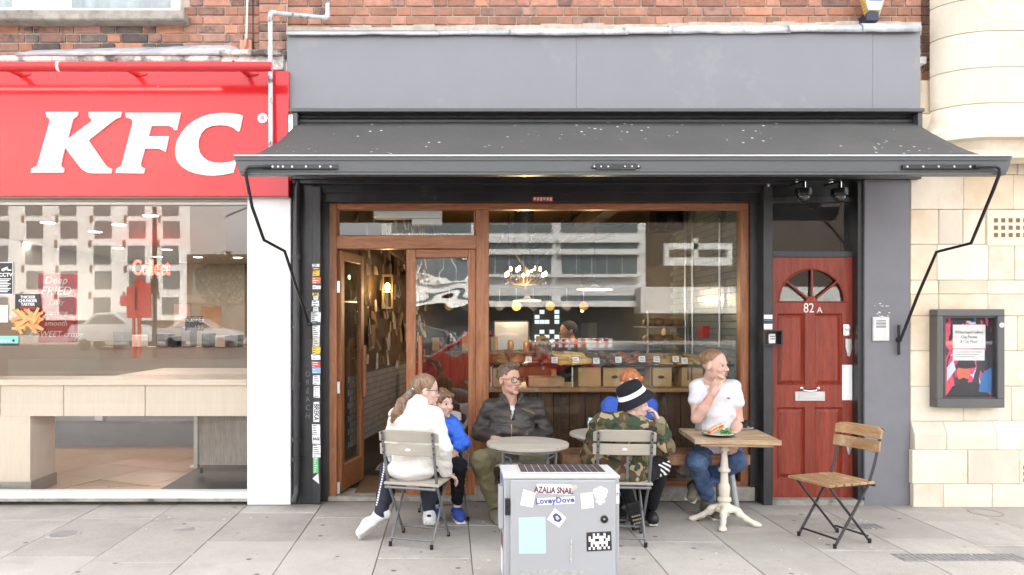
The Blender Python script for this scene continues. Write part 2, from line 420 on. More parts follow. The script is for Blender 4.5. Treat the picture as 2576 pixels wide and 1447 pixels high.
def flagstone_mat():
    t = NT('concrete_flagstone'); v = t.vec(rnd=True)
    n = t.noise(3, 6, .65, v)
    c = t.ramp(n, [(.3, (.375, .345, .31)), (.7, (.465, .43, .388))])
    c = t.mix(1., c, t.ramp(t.rand(), [(0, .9), (1, 1.07)]), 'MULTIPLY')
    c = t.mix(1., c, t.ramp(t.noise(140, 2, .5, v), [(.35, .88), (.65, 1.08)]), 'MULTIPLY')
    vo = t.n('ShaderNodeTexVoronoi'); vo.inputs['Scale'].default_value = 4.2; t.l(t.vec((1, 1, 1), rnd=True), vo.inputs['Vector'])      # chewing-gum spots
    c = t.mix(t.ramp(vo.outputs['Distance'], [(.06, .85), (.085, 0)]), c, (.10, .095, .09))
    c = t.mix(t.ramp(t.noise(1.7, 5, .7, t.vec((1, 1, 1), rnd=True)), [(.55, 0), (.78, .6)]), c, (.22, .2, .18))
    v2 = t.n('ShaderNodeTexVoronoi'); v2.inputs['Scale'].default_value = 7.5; t.l(t.vec((1, 1.3, 1), rnd=True), v2.inputs['Vector'])
    c = t.mix(t.ramp(v2.outputs['Distance'], [(.05, .6), (.08, 0)]), c, (.15, .14, .13))
    ge = t.n('ShaderNodeNewGeometry'); sp = t.n('ShaderNodeSeparateXYZ'); t.l(ge.outputs['Position'], sp.inputs[0])      # grime swept up against the shop fronts
    ad = t.n('ShaderNodeMath', operation='MULTIPLY_ADD'); t.l(t.noise(4, 5, .7), ad.inputs[0]); ad.inputs[1].default_value = .55; t.l(sp.outputs[1], ad.inputs[2])
    c = t.mix(t.ramp(ad.outputs[0], [(.05, 0), (.42, .6)]), c, (.13, .115, .10))
    t.bump(t.noise(120, 3, .6, v), .25, .003)
    return t.fin(c, .75)
m_flag = flagstone_mat()
m_joint = M('paving_joint', (.23, .21, .19), .95, var=.3, vs=20)
m_asphalt = M('asphalt', (.05, .05, .052), .85, var=.2, vs=3, bump=.4, bs=150)

# ================================================================== ground
pav = bx('pavement', -14, 16, -7.0, .3, -.3, -.012, m_joint, bevel=0); tag(pav, kind='structure')
gx0 = [-8.75, -8.15, -7.55, -6.95, -6.36, -5.77, -5.18, -4.59, -4.0, -3.40, -2.80, -2.21, -1.63, -1.03, -.45, .14, .72, 1.28, 1.84, 2.39, 2.94, 3.49, 4.08, 4.67, 5.26, 5.85, 6.44, 7.03, 7.6]
g_rand = random.Random(4)
offs = {10: -.42, 11: .06, 12: -.25, 13: -.38}
for i in range(len(gx0) - 1):
    y = offs.get(i, -g_rand.uniform(.1, .75)); ys = [.26, y]
    while y > -4.6: y -= g_rand.choice((.6, .75, .88, .9)); ys.append(y)
    for j in range(len(ys) - 1):
        a, b = gx0[i] + .0028, gx0[i + 1] - .0028; y1, y0 = ys[j] - .002, ys[j + 1] + .002
        if y1 - y0 < .05: continue
        dz = g_rand.uniform(-.002, .0015)
        cx_, cy_ = (a + b) / 2, (y0 + y1) / 2
        me = MB().box(a - cx_, b - cx_, y0 - cy_, y1 - cy_, -.05, dz).mesh('flagstone', m_flag, bevel=.003)
        link('flagstone', me, pav, (cx_, cy_, 0))
kerb = bx('kerb', -60, 60, -7.3, -7.0, -.3, -.004, M('kerb_granite', (.3, .29, .28), .8, var=.2, vs=9), bevel=.01); tag(kerb, kind='structure')
for a, b, yy0, yy1 in ((-60, -14, -7, .3), (16, 60, -7, .3)):
    o = bx('pavement', a, b, yy0, yy1, -.3, -.006, m_flag, bevel=0); tag(o, kind='structure')
road = bx('road', -90, 90, -48, -7.3, -.4, -.12, m_asphalt, bevel=0); tag(road, kind='structure')
fpav = bx('pavement', -90, 90, -110, -48, -.4, 0, m_flag, bevel=0); tag(fpav, kind='structure')
gr = bx('ground', -250, 250, -250, 250, -.6, -.42, m_asphalt, bevel=0); tag(gr, kind='structure')

# ================================================================== brick walls
S_L, S_H, RP = .2175, .105, .0754
me_s = {}
def brick_mesh(m, L):
    k = (m.name, L)
    if k not in me_s: me_s[k] = MB().box(-L / 2, L / 2, -.05, .05, -.0325, .0325).mesh('brick', m, bevel=.004)
    return me_s[k]
b_rand = random.Random(11)
def lay(wall, x0, x1, y, z0, rows, pick, skip=None, run=0):
    for r in range(rows):
        z = z0 + (r + .5) * RP; x = x0 - [0, .1636][(r + run) % 2]; s = (r + run) % 2 == 0
        while x < x1 - .02:
            L = S_L if s else S_H; a, b = max(x, x0), min(x + L, x1); s = not s; x += L + .01
            if b - a < .025 or (skip and skip(a, b, z)): continue
            m = pick(r, (a + b) / 2)
            o = link('brick', brick_mesh(m, L), wall, Vector(((a + b) / 2, y + .05 + b_rand.uniform(-.003, .002), z)) - origin(wall))
            o.scale = ((b - a) / L, 1, b_rand.uniform(.96, 1.02)); o.rotation_euler = (0, b_rand.uniform(-.006, .006), 0)

def upper_brick_mat():
    t = NT('brickwork'); br = t.n('ShaderNodeTexBrick'); v = t.n('ShaderNodeCombineXYZ'); sx = t.n('ShaderNodeSeparateXYZ')
    t.l(t.co.outputs['Object'], sx.inputs[0]); t.l(sx.outputs[0], v.inputs[0]); t.l(sx.outputs[2], v.inputs[1]); t.l(v.outputs[0], br.inputs['Vector'])
    br.inputs['Scale'].default_value = 1; br.inputs['Brick Width'].default_value = .2275; br.inputs['Row Height'].default_value = RP; br.inputs['Mortar Size'].default_value = .006
    br.inputs['Color1'].default_value = (.42, .13, .07, 1); br.inputs['Color2'].default_value = (.3, .1, .07, 1); br.inputs['Mortar'].default_value = (.5, .43, .35, 1)
    return t.fin(br.outputs[0], .85)
m_brickwork = upper_brick_mat()

BW = .12
cafe = empty('cafe_building', (X(1500, 0), 0, 0), 'brick terrace house with a grey fascia, dark timber cafe front and red side door', 'building')
zb = Z(86, BW)
cw = MB().box(X(722, BW), X(2317, BW), BW + .012, BW + .3, zb, zb + 7 * RP).build('brick_wall', m_mortar, cafe)
lay(cw, X(722, BW), X(2317, BW), BW, zb, 6, lambda r, x: m_brick if b_rand.random() < .8 else (m_brick_o if b_rand.random() < .6 else m_brick_b))
bx('upper_wall', X(722, BW), X(2317, BW), BW, BW + .3, zb + 7 * RP, 9, m_brickwork, cafe, bevel=0)
ret = MB().box(X(2318, .16), X(2344, .16), .172, .4, Z(201, .16), 9).build('brick_return', m_mortar, cafe)
lay(ret, X(2318, .16), X(2352, .16), .16, Z(201, .16), 12, lambda r, x: m_brick_b)

kfc = empty('shop_building', (X(300, 0), 0, 0), 'brick terrace house with a red-signed fried chicken shop and big plate window', 'building')
zk = Z(153, .2)
kw = MB().box(-6.0, X(652, .2), .212, .5, zk, zk + 9 * RP).build('brick_wall', m_mortar, kfc)
WSILL = (X(462, .2), Z(52, .2))
def pick_k(r, x):
    u = b_rand.random(); px = CX + x * sc(.2)
    if px < 430:
        if r in (1, 2, 4, 3): return m_brick_k if u < (.6 if r in (1, 4) else .3) else (m_brick_o if u > .82 else m_brick_b)
        return m_brick_b if u < .6 else m_brick
    return m_brick_o if u < .15 else (m_brick if u < .55 else m_brick_b)
lay(kw, -4.1, X(652, .2), .2, zk, 8, pick_k, skip=lambda a, b, z: z > WSILL[1] + .02 and a < WSILL[0])
bx('upper_wall', -6, X(652, .2), .2, .5, zk + 9 * RP, 9, m_brickwork, kfc, bevel=0)
zp = Z(150, .08)
pw = MB().box(X(652, .08), X(722, .08), .092, .5, zp, zp + 8 * RP).build('brick_pilaster', m_mortar, kfc)
lay(pw, X(652, .08), X(721, .08), .08, zp, 8, lambda r, x: (m_brick_k if r < 1 else m_brick_b) if r < 4 else (m_brick if b_rand.random() < .6 else m_brick_o), run=1)
bx('pilaster_top', X(652, .08), X(722, .08), .08, .5, zp + 8 * RP, 9, m_brickwork, kfc, bevel=0)
# first-floor windows above the shop
sill = pbox(-200, 461, .06, .32, 24, 49).build('window_sill', m_stone, kfc, bevel=.01)
w = pbox(165, 452, .17, .25, -420, 28).build('window_frame', m_upvc, kfc, bevel=.006)
pbox(180, 430, .168, .169, -400, 20, ).build('pane', M('upstairs_glass', (.30, .345, .36), .1, var=.3, vs=2.5, spec=.6, stretch=(3, 3, .5)), w)
w2 = pbox(-200, 46, .17, .25, -420, 28).build('window_frame', m_upvc, kfc, bevel=.006)
pbox(-180, 30, .168, .169, -400, 18).build('pane', bpy.data.materials['upstairs_glass'], w2)
pbox(46, 165, .19, .3, -420, 26).build('mullion', m_white, kfc)
# cornice ledge over the sign
pbox(-600, 555, -.03, .3, 139, 153).build('cornice', m_cornice, kfc, bevel=.008)
pbox(-600, 552, .02, .3, 151, 172).build('cornice_base', m_cornice, kfc, bevel=.004)
cb = pbox(550, 709, -.05, .3, 124, 138).build('cornice_block', m_cornice, kfc, bevel=.008)
pbox(556, 713, -.02, .3, 137, 177).build('cornice_block', m_cornice, kfc, bevel=.006)
mb = MB(); xs = [X(p, 0) for p in (45, 130, 210, 300, 400, 470, 560, 585)]
top = [Z(q, .19) for q in (127, 124, 122, 119, 118, 114, 113, 122)]; bot = [Z(q, .0) for q in (141, 140, 140, 139, 140, 139, 139, 139)]
for i in range(7):
    mb.add([(xs[i], -.05, bot[i]), (xs[i + 1], -.05, bot[i + 1]), (xs[i + 1], .19, top[i + 1]), (xs[i], .19, top[i]),
            (xs[i], -.04, bot[i] - .01), (xs[i + 1], -.04, bot[i + 1] - .01), (xs[i + 1], .21, bot[i + 1] - .01), (xs[i], .21, bot[i] - .01)],
           [(0, 1, 2, 3), (4, 7, 6, 5), (0, 4, 5, 1), (2, 6, 7, 3), (0, 3, 7, 4), (1, 5, 6, 2)])
mb.build('lead_flashing', m_lead, kfc)
# shop front of the fried chicken shop
pbox(-900, 650, .03, .12, 495, 507).build('window_head', m_alu, kfc, bevel=.003)
pbox(-900, 622, .045, .12, 507, 516).build('window_frame', m_alu, kfc, bevel=.003)
pbox(-900, 622, -.01, .14, 1241, 1255).build('shop_window_sill', m_white, kfc, bevel=.004)
pbox(-900, 622, -.02, .14, 1255, 1262).build('plinth', m_stone, kfc)
pier = pbox(622, 731, -.02, .30, 497, 1270).build('white_pier', m_white, kfc, bevel=.002)
bx('pier_top', X(640, .02), X(716, .02), .02, .3, Z(494, .02), Z(180, .02), m_blackwood, kfc)
# shop window glass, its back of sheet set 6 cm behind the sill edge
MB().box(-5.5, X(622, .07), .07, .075, Z(1243, .07), Z(512, .07)).build('window_glass', m_glass_k, kfc)

# ================================================================== red sign and its light bar
sign = empty('shop_sign', (X(300, 0), -.08, Z(340, 0)), 'red shop fascia sign with big white italic letters', 'sign')
sp = pbox(-900, 726, -.10, .0, 178, 494).build('sign_panel', m_red, sign, bevel=.004)
pbox(-900, 726, -.07, .0, 494, 497).build('lower_trim', m_alu, sign)
def c1(q): return (CX * 0 + q[0] / 2.584 / 1.0559, q[1] / 2.584 / 1.0559)
K = [(322, 773), (540, 773), (537, 792), (530, 806), (515, 814), (505, 826), (468, 960), (632, 838), (636, 826), (628, 816), (617, 806), (615, 773), (838, 773), (834, 800), (828, 810), (805, 818), (780, 835), (612, 967), (722, 1128), (735, 1143), (752, 1155), (773, 1162), (768, 1192), (640, 1192), (605, 1186), (575, 1170), (552, 1146), (452, 1014), (423, 1128), (424, 1142), (432, 1152), (447, 1160), (441, 1187), (216, 1187), (224, 1160), (246, 1152), (262, 1138), (268, 1122), (348, 838), (346, 822), (338, 811), (326, 803)]
Fl = [(865, 779), (1244, 779), (1217, 896), (1198, 896), (1192, 882), (1182, 874), (1165, 868), (1045, 868), (1022, 940), (1163, 940), (1140, 1046), (1126, 1038), (1108, 1028), (1085, 1023), (999, 1023), (970, 1128), (971, 1142), (980, 1152), (998, 1159), (992, 1193), (799, 1190), (806, 1160), (826, 1152), (840, 1138), (916, 848), (913, 830), (902, 818), (870, 808)]
C = [(1670, 798), (1630, 787), (1580, 781), (1520, 780), (1455, 787), (1395, 803), (1340, 830), (1290, 868), (1250, 915), (1222, 965), (1208, 1020), (1208, 1065), (1222, 1110), (1250, 1145), (1290, 1172), (1345, 1193), (1410, 1205), (1470, 1208), (1530, 1203), (1606, 1188), (1626, 1102), (1580, 1115), (1530, 1122), (1480, 1120), (1435, 1108), (1398, 1083), (1374, 1050), (1364, 1010), (1366, 965), (1382, 922), (1412, 888), (1455, 868), (1510, 862), (1560, 865), (1605, 880), (1636, 906), (1648, 903)]
def letter(name, poly):
    q = [c1(p) for p in poly]; q = [(X(a, -.10), Z(b, -.10)) for a, b in q]
    mb = MB().prism(q, -.116, -.098)
    o = mb.build(name, m_lettw, sign, bevel=0); return o
for pl in (K, Fl, C): letter('letter', pl)
rm = MB().lathe([(.0395, 0), (.0395, .01)], P(661, 298, -.10), 24, (0, -1, 0)).build('registered_mark', m_lettw, sign)
text('R', P(661, 298, -.1125), .05, m_red, rm)
lb = empty('light_bar', (X(300, -.4), -.4, Z(168, -.4)), 'long red tube light bar on brackets above the red sign', 'light')
mb = MB().tube([(-4.6, -.38, Z(168, -.38)), (X(683, -.38), -.38, Z(168, -.38))], .036, 16); mb.build('tube', m_redmetal, lb, smooth=True)
MB().tube([(-4.55, -.338, Z(168, -.38) - .006), (X(505, -.38), -.338, Z(168, -.38) - .006)], .009, 8).build('lamp_strip', emit('lamp_strip', (1, .98, .92), 5), lb, smooth=True)
MB().tube([(X(145, -.38), -.38, Z(168, -.38)), (X(152, -.38), -.38, Z(168, -.38))], .0375, 16).build('joint_collar', m_lettw, lb, smooth=True)
for px in (52, 345, 625):
    b = MB(); x = X(px, -.1)
    b.tube([(x, -.1, Z(187, -.1)), (x - .03, -.38, Z(166, -.38) + .01), (x - .035, -.40, Z(155, -.38))], [.022, .016, .01], 8)
    b.lathe([(.062, 0), (.06, .012), (.03, .02)], (x + .02, -.098, Z(186, -.1)), 18, (0, -1, 0), 1, .33)
    b.build('bracket', m_redmetal, lb, smooth=True)

# ================================================================== grey fascia and flashing of the cafe
for a, b in ((722, 1449.3), (1449.7, 2195.3), (2195.7, 2315)): pbox(a, b, -.06, .118, 76, 274).build('fascia_board', m_fascia, cafe, bevel=.0012)
segs = [(720, 1105, 77, 88), (1100, 1185, 75, 88), (1180, 1290, 74, 87), (1284, 1580, 70, 88), (1572, 1690, 66, 85), (1684, 1990, 62, 84), (1986, 2180, 60, 80), (2172, 2318, 56, 80)]
fr_ = random.Random(5)
for a, b, t_, bt in segs:
    n = max(2, int((b - a) / 40)); mb = MB(); y = -.085 - fr_.uniform(0, .012)
    pts = [a + (b - a) * i / n for i in range(n + 1)]; lo = [bt + fr_.uniform(-1.0, 1.0) for _ in pts]; mid = [y + fr_.uniform(-.0035, .0035) for _ in pts]
    for i in range(n):
        x0, x1 = X(pts[i], y), X(pts[i + 1], y); zt = Z(t_, y); z0, z1 = Z(lo[i], y), Z(lo[i + 1], y); ym, yn = mid[i], mid[i + 1]
        mb.add([(x0, ym, z0), (x1, yn, z1), (x1, yn - .004, (z1 + zt) / 2), (x0, ym - .004, (z0 + zt) / 2), (x1, y + .02, zt), (x0, y + .02, zt), (x1, .13, zt + .05), (x0, .13, zt + .05)],
               [(0, 1, 2, 3), (3, 2, 4, 5), (5, 4, 6, 7)])
    o = mb.build('lead_flashing', m_lead, cafe, smooth=True, ang=80, weld=True)
    md = o.modifiers.new('thickness', 'SOLIDIFY'); md.thickness = .006
mb = MB(); fr2 = random.Random(9)      # mortar fillet over the flashing
for i in range(30):
    a = 722 + 1593 * i / 30; mb.box(X(a, .1), X(a + 53.3, .1), .085, .13, Z(90, .1), Z(72 - i * .5, .1) + fr2.uniform(.0, .02))
mb.build('mortar_fillet', M('mortar_fillet', (.5, .44, .36), .95, var=.25, vs=14, bump=.5, bs=40), cafe)
# awning pelmet (cassette) lip and dark throat
pbox(727, 2327, -.16, -.06, 272, 281).build('pelmet_lip', m_awning, cafe, bevel=.003)
pbox(735, 2318, -.062, .0, 281, 450).build('awning_throat', m_black, cafe)
pbox(735, 748, -.14, -.06, 283, 330).build('pelmet_cheek', m_awning, cafe, bevel=.002)
pbox(2310, 2321, -.14, -.06, 283, 330).build('pelmet_cheek', m_awning, cafe, bevel=.002)
# pillars, beams
pbox(2175, 2290, -.005, .35, 300, 1280).build('grey_pillar', m_pillar, cafe, bevel=.004)
for a, b, yy in ((440, 462, -.03), (462, 484, .04), (484, 508, .07)):
    pbox(735 if a < 480 else 800, 2002 if a == 440 else 1922, yy, .35, a, b).build('shutter_box', m_black, cafe, bevel=.004)
pbox(733, 788, .02, .35, 440, 1268).build('black_pier', m_black, cafe, bevel=.003)
chan = pbox(786, 806, -.005, .15, 470, 1268).build('shutter_channel', m_blackwood, cafe, bevel=.002)
pbox(804, 827, .12, .35, 500, 1262).build('black_jamb', m_black, cafe)
pbox(1888, 1921, .10, .35, 500, 1258).build('black_jamb', m_black, cafe)
pbox(1921, 1944, -.005, .35, 470, 1283).build('shutter_channel', m_blackwood, cafe, bevel=.002)
pbox(2150, 2158, .07, .35, 440, 1262).build('door_jamb', m_blackwood, cafe, bevel=.002)
pbox(2158, 2177, .02, .35, 440, 1275).build('door_jamb', m_black, cafe, bevel=.002)
pbox(1944, 2152, .085, .16, 632, 647).build('door_transom', m_blackwood, cafe, bevel=.003)
pbox(1944, 2152, .085, .16, 495, 508).build('transom_head', m_blackwood, cafe, bevel=.003)
pbox(1944, 2152, .10, .16, 440, 496).build('transom_board', m_black, cafe)
pbox(1940, 2175, .0, .4, 1259, 1274).build('door_step', m_stone, cafe, bevel=.004)
pbox(1944, 2150, .125, .13, 508, 632).build('transom_glass', m_glass, cafe)
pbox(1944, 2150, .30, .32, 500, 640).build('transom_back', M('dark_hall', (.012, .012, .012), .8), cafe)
# ---------------- red panelled door
DY = .10
door = empty('red_door', (X(2046, DY), DY, .02), parent=None); door.parent = cafe; door.location = Vector((X(2046, DY), DY, .02)) - cafe.location
tag(door, 'red panelled front door with fanlight and number')
fx, fy, fr0 = 2042, 760, 83
arc = [(X(fx + fr0 * math.cos(math.pi * i / 24), DY), Z(fy - fr0 * math.sin(math.pi * i / 24), DY)) for i in range(25)]
top = [(X(1944, DY), Z(fy, DY)), (X(1944, DY), Z(647, DY)), (X(2150, DY), Z(647, DY)), (X(2150, DY), Z(fy, DY))]
MB().prism(top + arc, DY, DY + .045).build('door_leaf', m_reddoor, door)
lower = MB(); pan = [(1955, 2025, 789, 969), (2050, 2119, 789, 969), (1955, 2025, 1025, 1204), (2050, 2119, 1025, 1204)]
for a, b, c, d in ((1944, 2150, 760, 789), (1944, 2150, 969, 1025), (1944, 2150, 1204, 1258), (1944, 1955, 789, 1204), (2025, 2050, 789, 1204), (2119, 2150, 789, 1204)):
    y_ = DY if a == 1944 and b == 2150 else DY + .0005
    lower.box(X(a, DY), X(b, DY), y_, DY + .045, Z(d, DY), Z(c, DY))
lower.build('door_leaf', m_reddoor, door)
for a, b, c, d in pan:
    x0, x1, z0, z1 = X(a, DY), X(b, DY), Z(d, DY), Z(c, DY); q = MB(); i1, i2 = .012, .038
    def ring(i, y): return [(x0 + i, y, z0 + i), (x1 - i, y, z0 + i), (x1 - i, y, z1 - i), (x0 + i, y, z1 - i)]
    vv = ring(0, DY + .006) + ring(i1, DY + .022) + ring(i2, DY + .008)
    q.add(vv, [(0, 1, 5, 4), (1, 2, 6, 5), (2, 3, 7, 6), (3, 0, 4, 7), (4, 5, 9, 8), (5, 6, 10, 9), (6, 7, 11, 10), (7, 4, 8, 11), (8, 9, 10, 11)])
    q.build('door_panel', m_reddoor, door)
fan = MB()
fan.lathe([(.001, 0), (.05, 0), (.05, .012), (.045, .018), (.001, .018)], P(fx, fy, DY) + Vector((0, .012, 0)), 20, (0, -1, 0))
for an in (39, 90, 141):
    d = Vector((math.cos(R(an)), 0, math.sin(R(an)))); c = P(fx, fy, DY)
    fan.tube([c + d * .05, c + d * (fr0 / sc(DY) + .002)], .0105, 8)
fan.tube([Vector((x, DY, z)) for x, z in arc], .009, 6)
fan.tube([P(fx - fr0, fy, DY), P(fx + fr0, fy, DY)], .008, 6)
fan.build('fanlight_bars', m_reddoor, door)
pbox(fx - fr0, fx + fr0, DY + .02, DY + .024, fy - fr0, fy).build('fanlight_glass', m_glass, door)
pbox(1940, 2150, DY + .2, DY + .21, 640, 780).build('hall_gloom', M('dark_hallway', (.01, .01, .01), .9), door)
text('82', P(2034, 776, DY - .001), .112, m_steel, door, depth=.006, name='number', scx=.8)
text('A', P(2061, 781, DY - .001), .07, m_steel, door, depth=.006, name='number')
lk = pbox(2122, 2140, DY - .012, DY, 815, 845).build('lock', m_chrome, door, bevel=.004); MB().lathe([(.018, 0), (.018, .012), (.006, .014)], P(2132, 826, DY - .012), 16, (0, -1, 0)).build('cylinder', m_steel, lk, smooth=True)
mb = MB(); mb.prism([(X(2126, DY), Z(852, DY)), (X(2141, DY), Z(852, DY)), (X(2143, DY), Z(875, DY)), (X(2137, DY), Z(897, DY)), (X(2131, DY), Z(897, DY)), (X(2126, DY), Z(875, DY))], DY - .01, DY)
mb.build('keyhole_plate', m_steel, door, bevel=.003)
MB().prism([(X(2128, DY), Z(1098, DY)), (X(2142, DY), Z(1098, DY)), (X(2143, DY), Z(1120, DY)), (X(2137, DY), Z(1144, DY)), (X(2132, DY), Z(1144, DY)), (X(2127, DY), Z(1120, DY))], DY - .01, DY).build('keyhole_plate', m_steel, door, bevel=.003)
fp = pbox(2119, 2144, DY - .006, DY, 918, 1007).build('finger_plate', m_white, door, bevel=.002)
MB().box(X(2144, DY), X(2150, DY), DY - .003, DY + .01, Z(1007, DY), Z(920, DY)).build('lock_edge', m_steel, door)
hb = MB(); hb.tube([P(2016, 978, DY), P(2017, 979, DY - .03), P(2023, 983, DY - .045), P(2037, 984.5, DY - .05), P(2051, 983, DY - .045), P(2057, 979, DY - .03), P(2058, 978, DY)], .008, 8)
for px in (2016, 2058): hb.lathe([(.017, 0), (.014, .008), (.008, .012)], P(px, 977, DY), 14, (0, -1, 0))
hb.build('pull_handle', m_chrome, door, smooth=True)
lt = pbox(2000, 2076, DY - .008, DY, 985, 1009).build('letter_plate', m_steel, door, bevel=.003); pbox(2010, 2066, DY - .012, DY - .007, 991, 1003).build('letter_flap', m_steel, lt, bevel=.002)

# ================================================================== timber cafe front
SY = .14
def rail(name, a, b, c, d, y0=SY, y1=SY + .09, mat=None, par=None):
    return pbox(a, b, y0, y1, c, d).build(name, mat or (m_hard if d - c > b - a else m_hardx), par or cafe, bevel=.005)
rail('frame_stile', 825, 847, 511, 1250)
rail('frame_head', 847, 1888, 511, 527)
rail('frame_stile', 1863, 1889, 526, 1250)
rail('centre_post', 1197, 1230, 527, 1258)
rail('transom_rail', 846, 1199, 592, 626, SY + .003)
for a, b, c, d in ((847, 853, 527, 592), (1192, 1197, 527, 592)): rail('glazing_bead', a, b, c, d, SY + .03, SY + .05)
rail('window_board', 1230, 1864, 1212, 1226)
pbox(1195, 1900, SY - .05, SY + .3, 1226, 1262).build('stone_plinth', m_stone, cafe, bevel=.006)
pbox(825, 1200, SY - .03, SY + .3, 1250, 1262).build('threshold', m_stone, cafe, bevel=.004)
pbox(847, 1197, SY + .05, SY + .055, 527, 592).build('transom_glass', m_glass, cafe)
pbox(1230, 1864, SY + .05, SY + .055, 527, 1214).build('window_glass', m_glass, cafe)
# fixed leaf beside the door opening
leafR = empty('door_leaf', parent=cafe); leafR.location = Vector((X(1110, SY), SY + .03, 0)) - cafe.location
for nm, a, b, c, d in (('stile', 1022, 1046, 627, 1247), ('stile', 1178, 1197, 627, 1247), ('top_rail', 1046, 1178, 627, 649), ('bottom_rail', 1046, 1178, 1172, 1247)):
    rail(nm, a, b, c, d, SY + .03, SY + .075, par=leafR)
pbox(1046, 1178, SY + .05, SY + .054, 649, 1172).build('door_glass', m_glass_w, leafR)
def pull(par, x, y, z0, z1):
    mb = MB().tube([(x, y, z0), (x, y, z1)], .019, 10); mb.build('door_pull', m_hard, par, smooth=True)
    b = MB()
    for z in (z0 + .12, z1 - .12): b.cyl((x, y, z), (x, y + .06, z), .007)
    b.build('pull_fixing', m_steel, par, smooth=True)
pull(leafR, X(1057, SY - .03), SY - .03, Z(1000, SY), Z(845, SY))
# leaf standing open into the cafe, hinged on the frame
leafL = empty('door_leaf', parent=cafe); hx, hy = X(850, SY), SY + .05
leafL.location = Vector((hx, hy, 0)) - cafe.location
def lbox(name, u0, u1, z0, z1, mat, t0=-.022, t1=.022):
    mb = MB().box(u0, u1, t0, t1, z0, z1); a = R(77); m = Matrix.Rotation(a, 3, 'Z')
    mb.v = [tuple(m @ Vector(v) + Vector((hx, hy, 0))) for v in mb.v]; return mb.build(name, mat, leafL, bevel=.004)
zt_, zl_ = Z(629, SY), .06
lw = (1022 - 850) / sc(SY)
lbox('stile', 0, .075, zl_, zt_, m_hard); lbox('stile', lw - .075, lw, zl_, zt_, m_hard); lbox('top_rail', .075, lw - .075, zt_ - .08, zt_, m_hardx); lbox('bottom_rail', .075, lw - .075, zl_, zl_ + .22, m_hardx)
lbox('door_glass', .075, lw - .075, zl_ + .22, zt_ - .08, m_glass, -.002, .002)
mm = Matrix.Rotation(R(77), 3, 'Z'); q = mm @ Vector((lw - .13, -.07, 0)) + Vector((hx, hy, 0))
pull(leafL, q.x, q.y, Z(1000, .5), Z(870, .5))
for py in (722, 975, 1228):
    pbox(846, 855, SY + .02, SY + .03, py - 15, py + 15).build('hinge', m_steel, leafL, bevel=.001)
# ================================================================== sandstone building next door
stone = empty('stone_building', (X(2440, 0), 0, 0), 'cream sandstone building with a rounded column and block walls', 'building')
SW = -.01
MB().box(X(2291, SW), 9.5, SW + .02, .6, 0, Z(355, SW)).build('wall_core', m_mortar, stone); MB().box(X(2400, .05), 9.5, .05, .6, Z(350, SW), 9).build('wall_core', m_mortar, stone)
SW_core = True
s_rand = random.Random(3)
def block(px0, px1, py0, py1, y=SW, mat=None, bev=.004, dep=.05):
    x0, x1, z0, z1 = X(px0, y) + .0015, X(px1, y) - .0015, Z(py1, y) + .0015, Z(py0, y) - .0015
    cx_, cz_ = (x0 + x1) / 2, (z0 + z1) / 2; yy = y + s_rand.uniform(-.0025, .0025)
    me = MB().box(x0 - cx_, x1 - cx_, 0, dep, z0 - cz_, z1 - cz_).mesh('stone_block', mat or (m_sand if s_rand.random() < .7 else m_sandw), bevel=bev)
    return link('stone_block', me, stone, Vector((cx_, yy, cz_)) - stone.location)
rows = [(361, 402, (2291, 2452, 2760, 2900)), (402, 439, (2291, 2380, 2560, 2900)), (439, 527, (2291, 2424, 2549, 2700, 2900)), (527, 615, (2291, 2362, 2423, 2479, 2600, 2740, 2900)), (615, 705, (2291, 2358, 2487, 2553, 2700, 2900)),
        (705, 740, (2291, 2362, 2485, 2640, 2900)), (740, 795, (2291, 2362, 2485, 2600, 2760, 2900)), (795, 883, (2291, 2362, 2560, 2700, 2900)),
        (883, 972, (2291, 2355, 2470, 2600, 2740, 2900)), (972, 1060, (2291, 2423, 2545, 2680, 2900))]
for y0, y1, xs in rows:
    for a, b in zip(xs, xs[1:]): block(a, b, y0, y1, mat=m_sandw if y0 < 439 or y0 > 960 else None)
def sloped(px0, px1, py0, py1, ya, yb):
    x0, x1 = X(px0, SW) + .0015, X(px1, SW) - .0015; z0, z1 = Z(py1, yb), Z(py0, ya)
    zc = z0 + (z1 - z0) * .55
    mb = MB().add([(x0, ya, z1), (x1, ya, z1), (x1, yb, zc), (x0, yb, zc), (x1, yb, z0), (x0, yb, z0), (x0, .05, z1), (x1, .05, z1), (x1, .05, z0), (x0, .05, z0)],
                  [(3, 2, 1, 0), (5, 4, 2, 3), (0, 1, 7, 6), (9, 8, 4, 5), (6, 9, 5, 3, 0), (1, 2, 4, 8, 7)])
    return mb.build('stone_block', m_sandw, stone, bevel=.004)
for a, b in zip((2291, 2372, 2497, 2620, 2900), (2372, 2497, 2620, 2900)): sloped(a, b, 1060, 1132, SW, SW - .05)
for a, b in zip((2295, 2435, 2566, 2700, 2900), (2435, 2566, 2700, 2900)): block(a, b, 1132, 1218, SW - .05, m_sandw)
for a, b in zip((2298, 2374, 2497, 2640, 2900), (2374, 2497, 2640, 2900)): block(a, b, 1218, 1278, SW - .052, m_sandw)
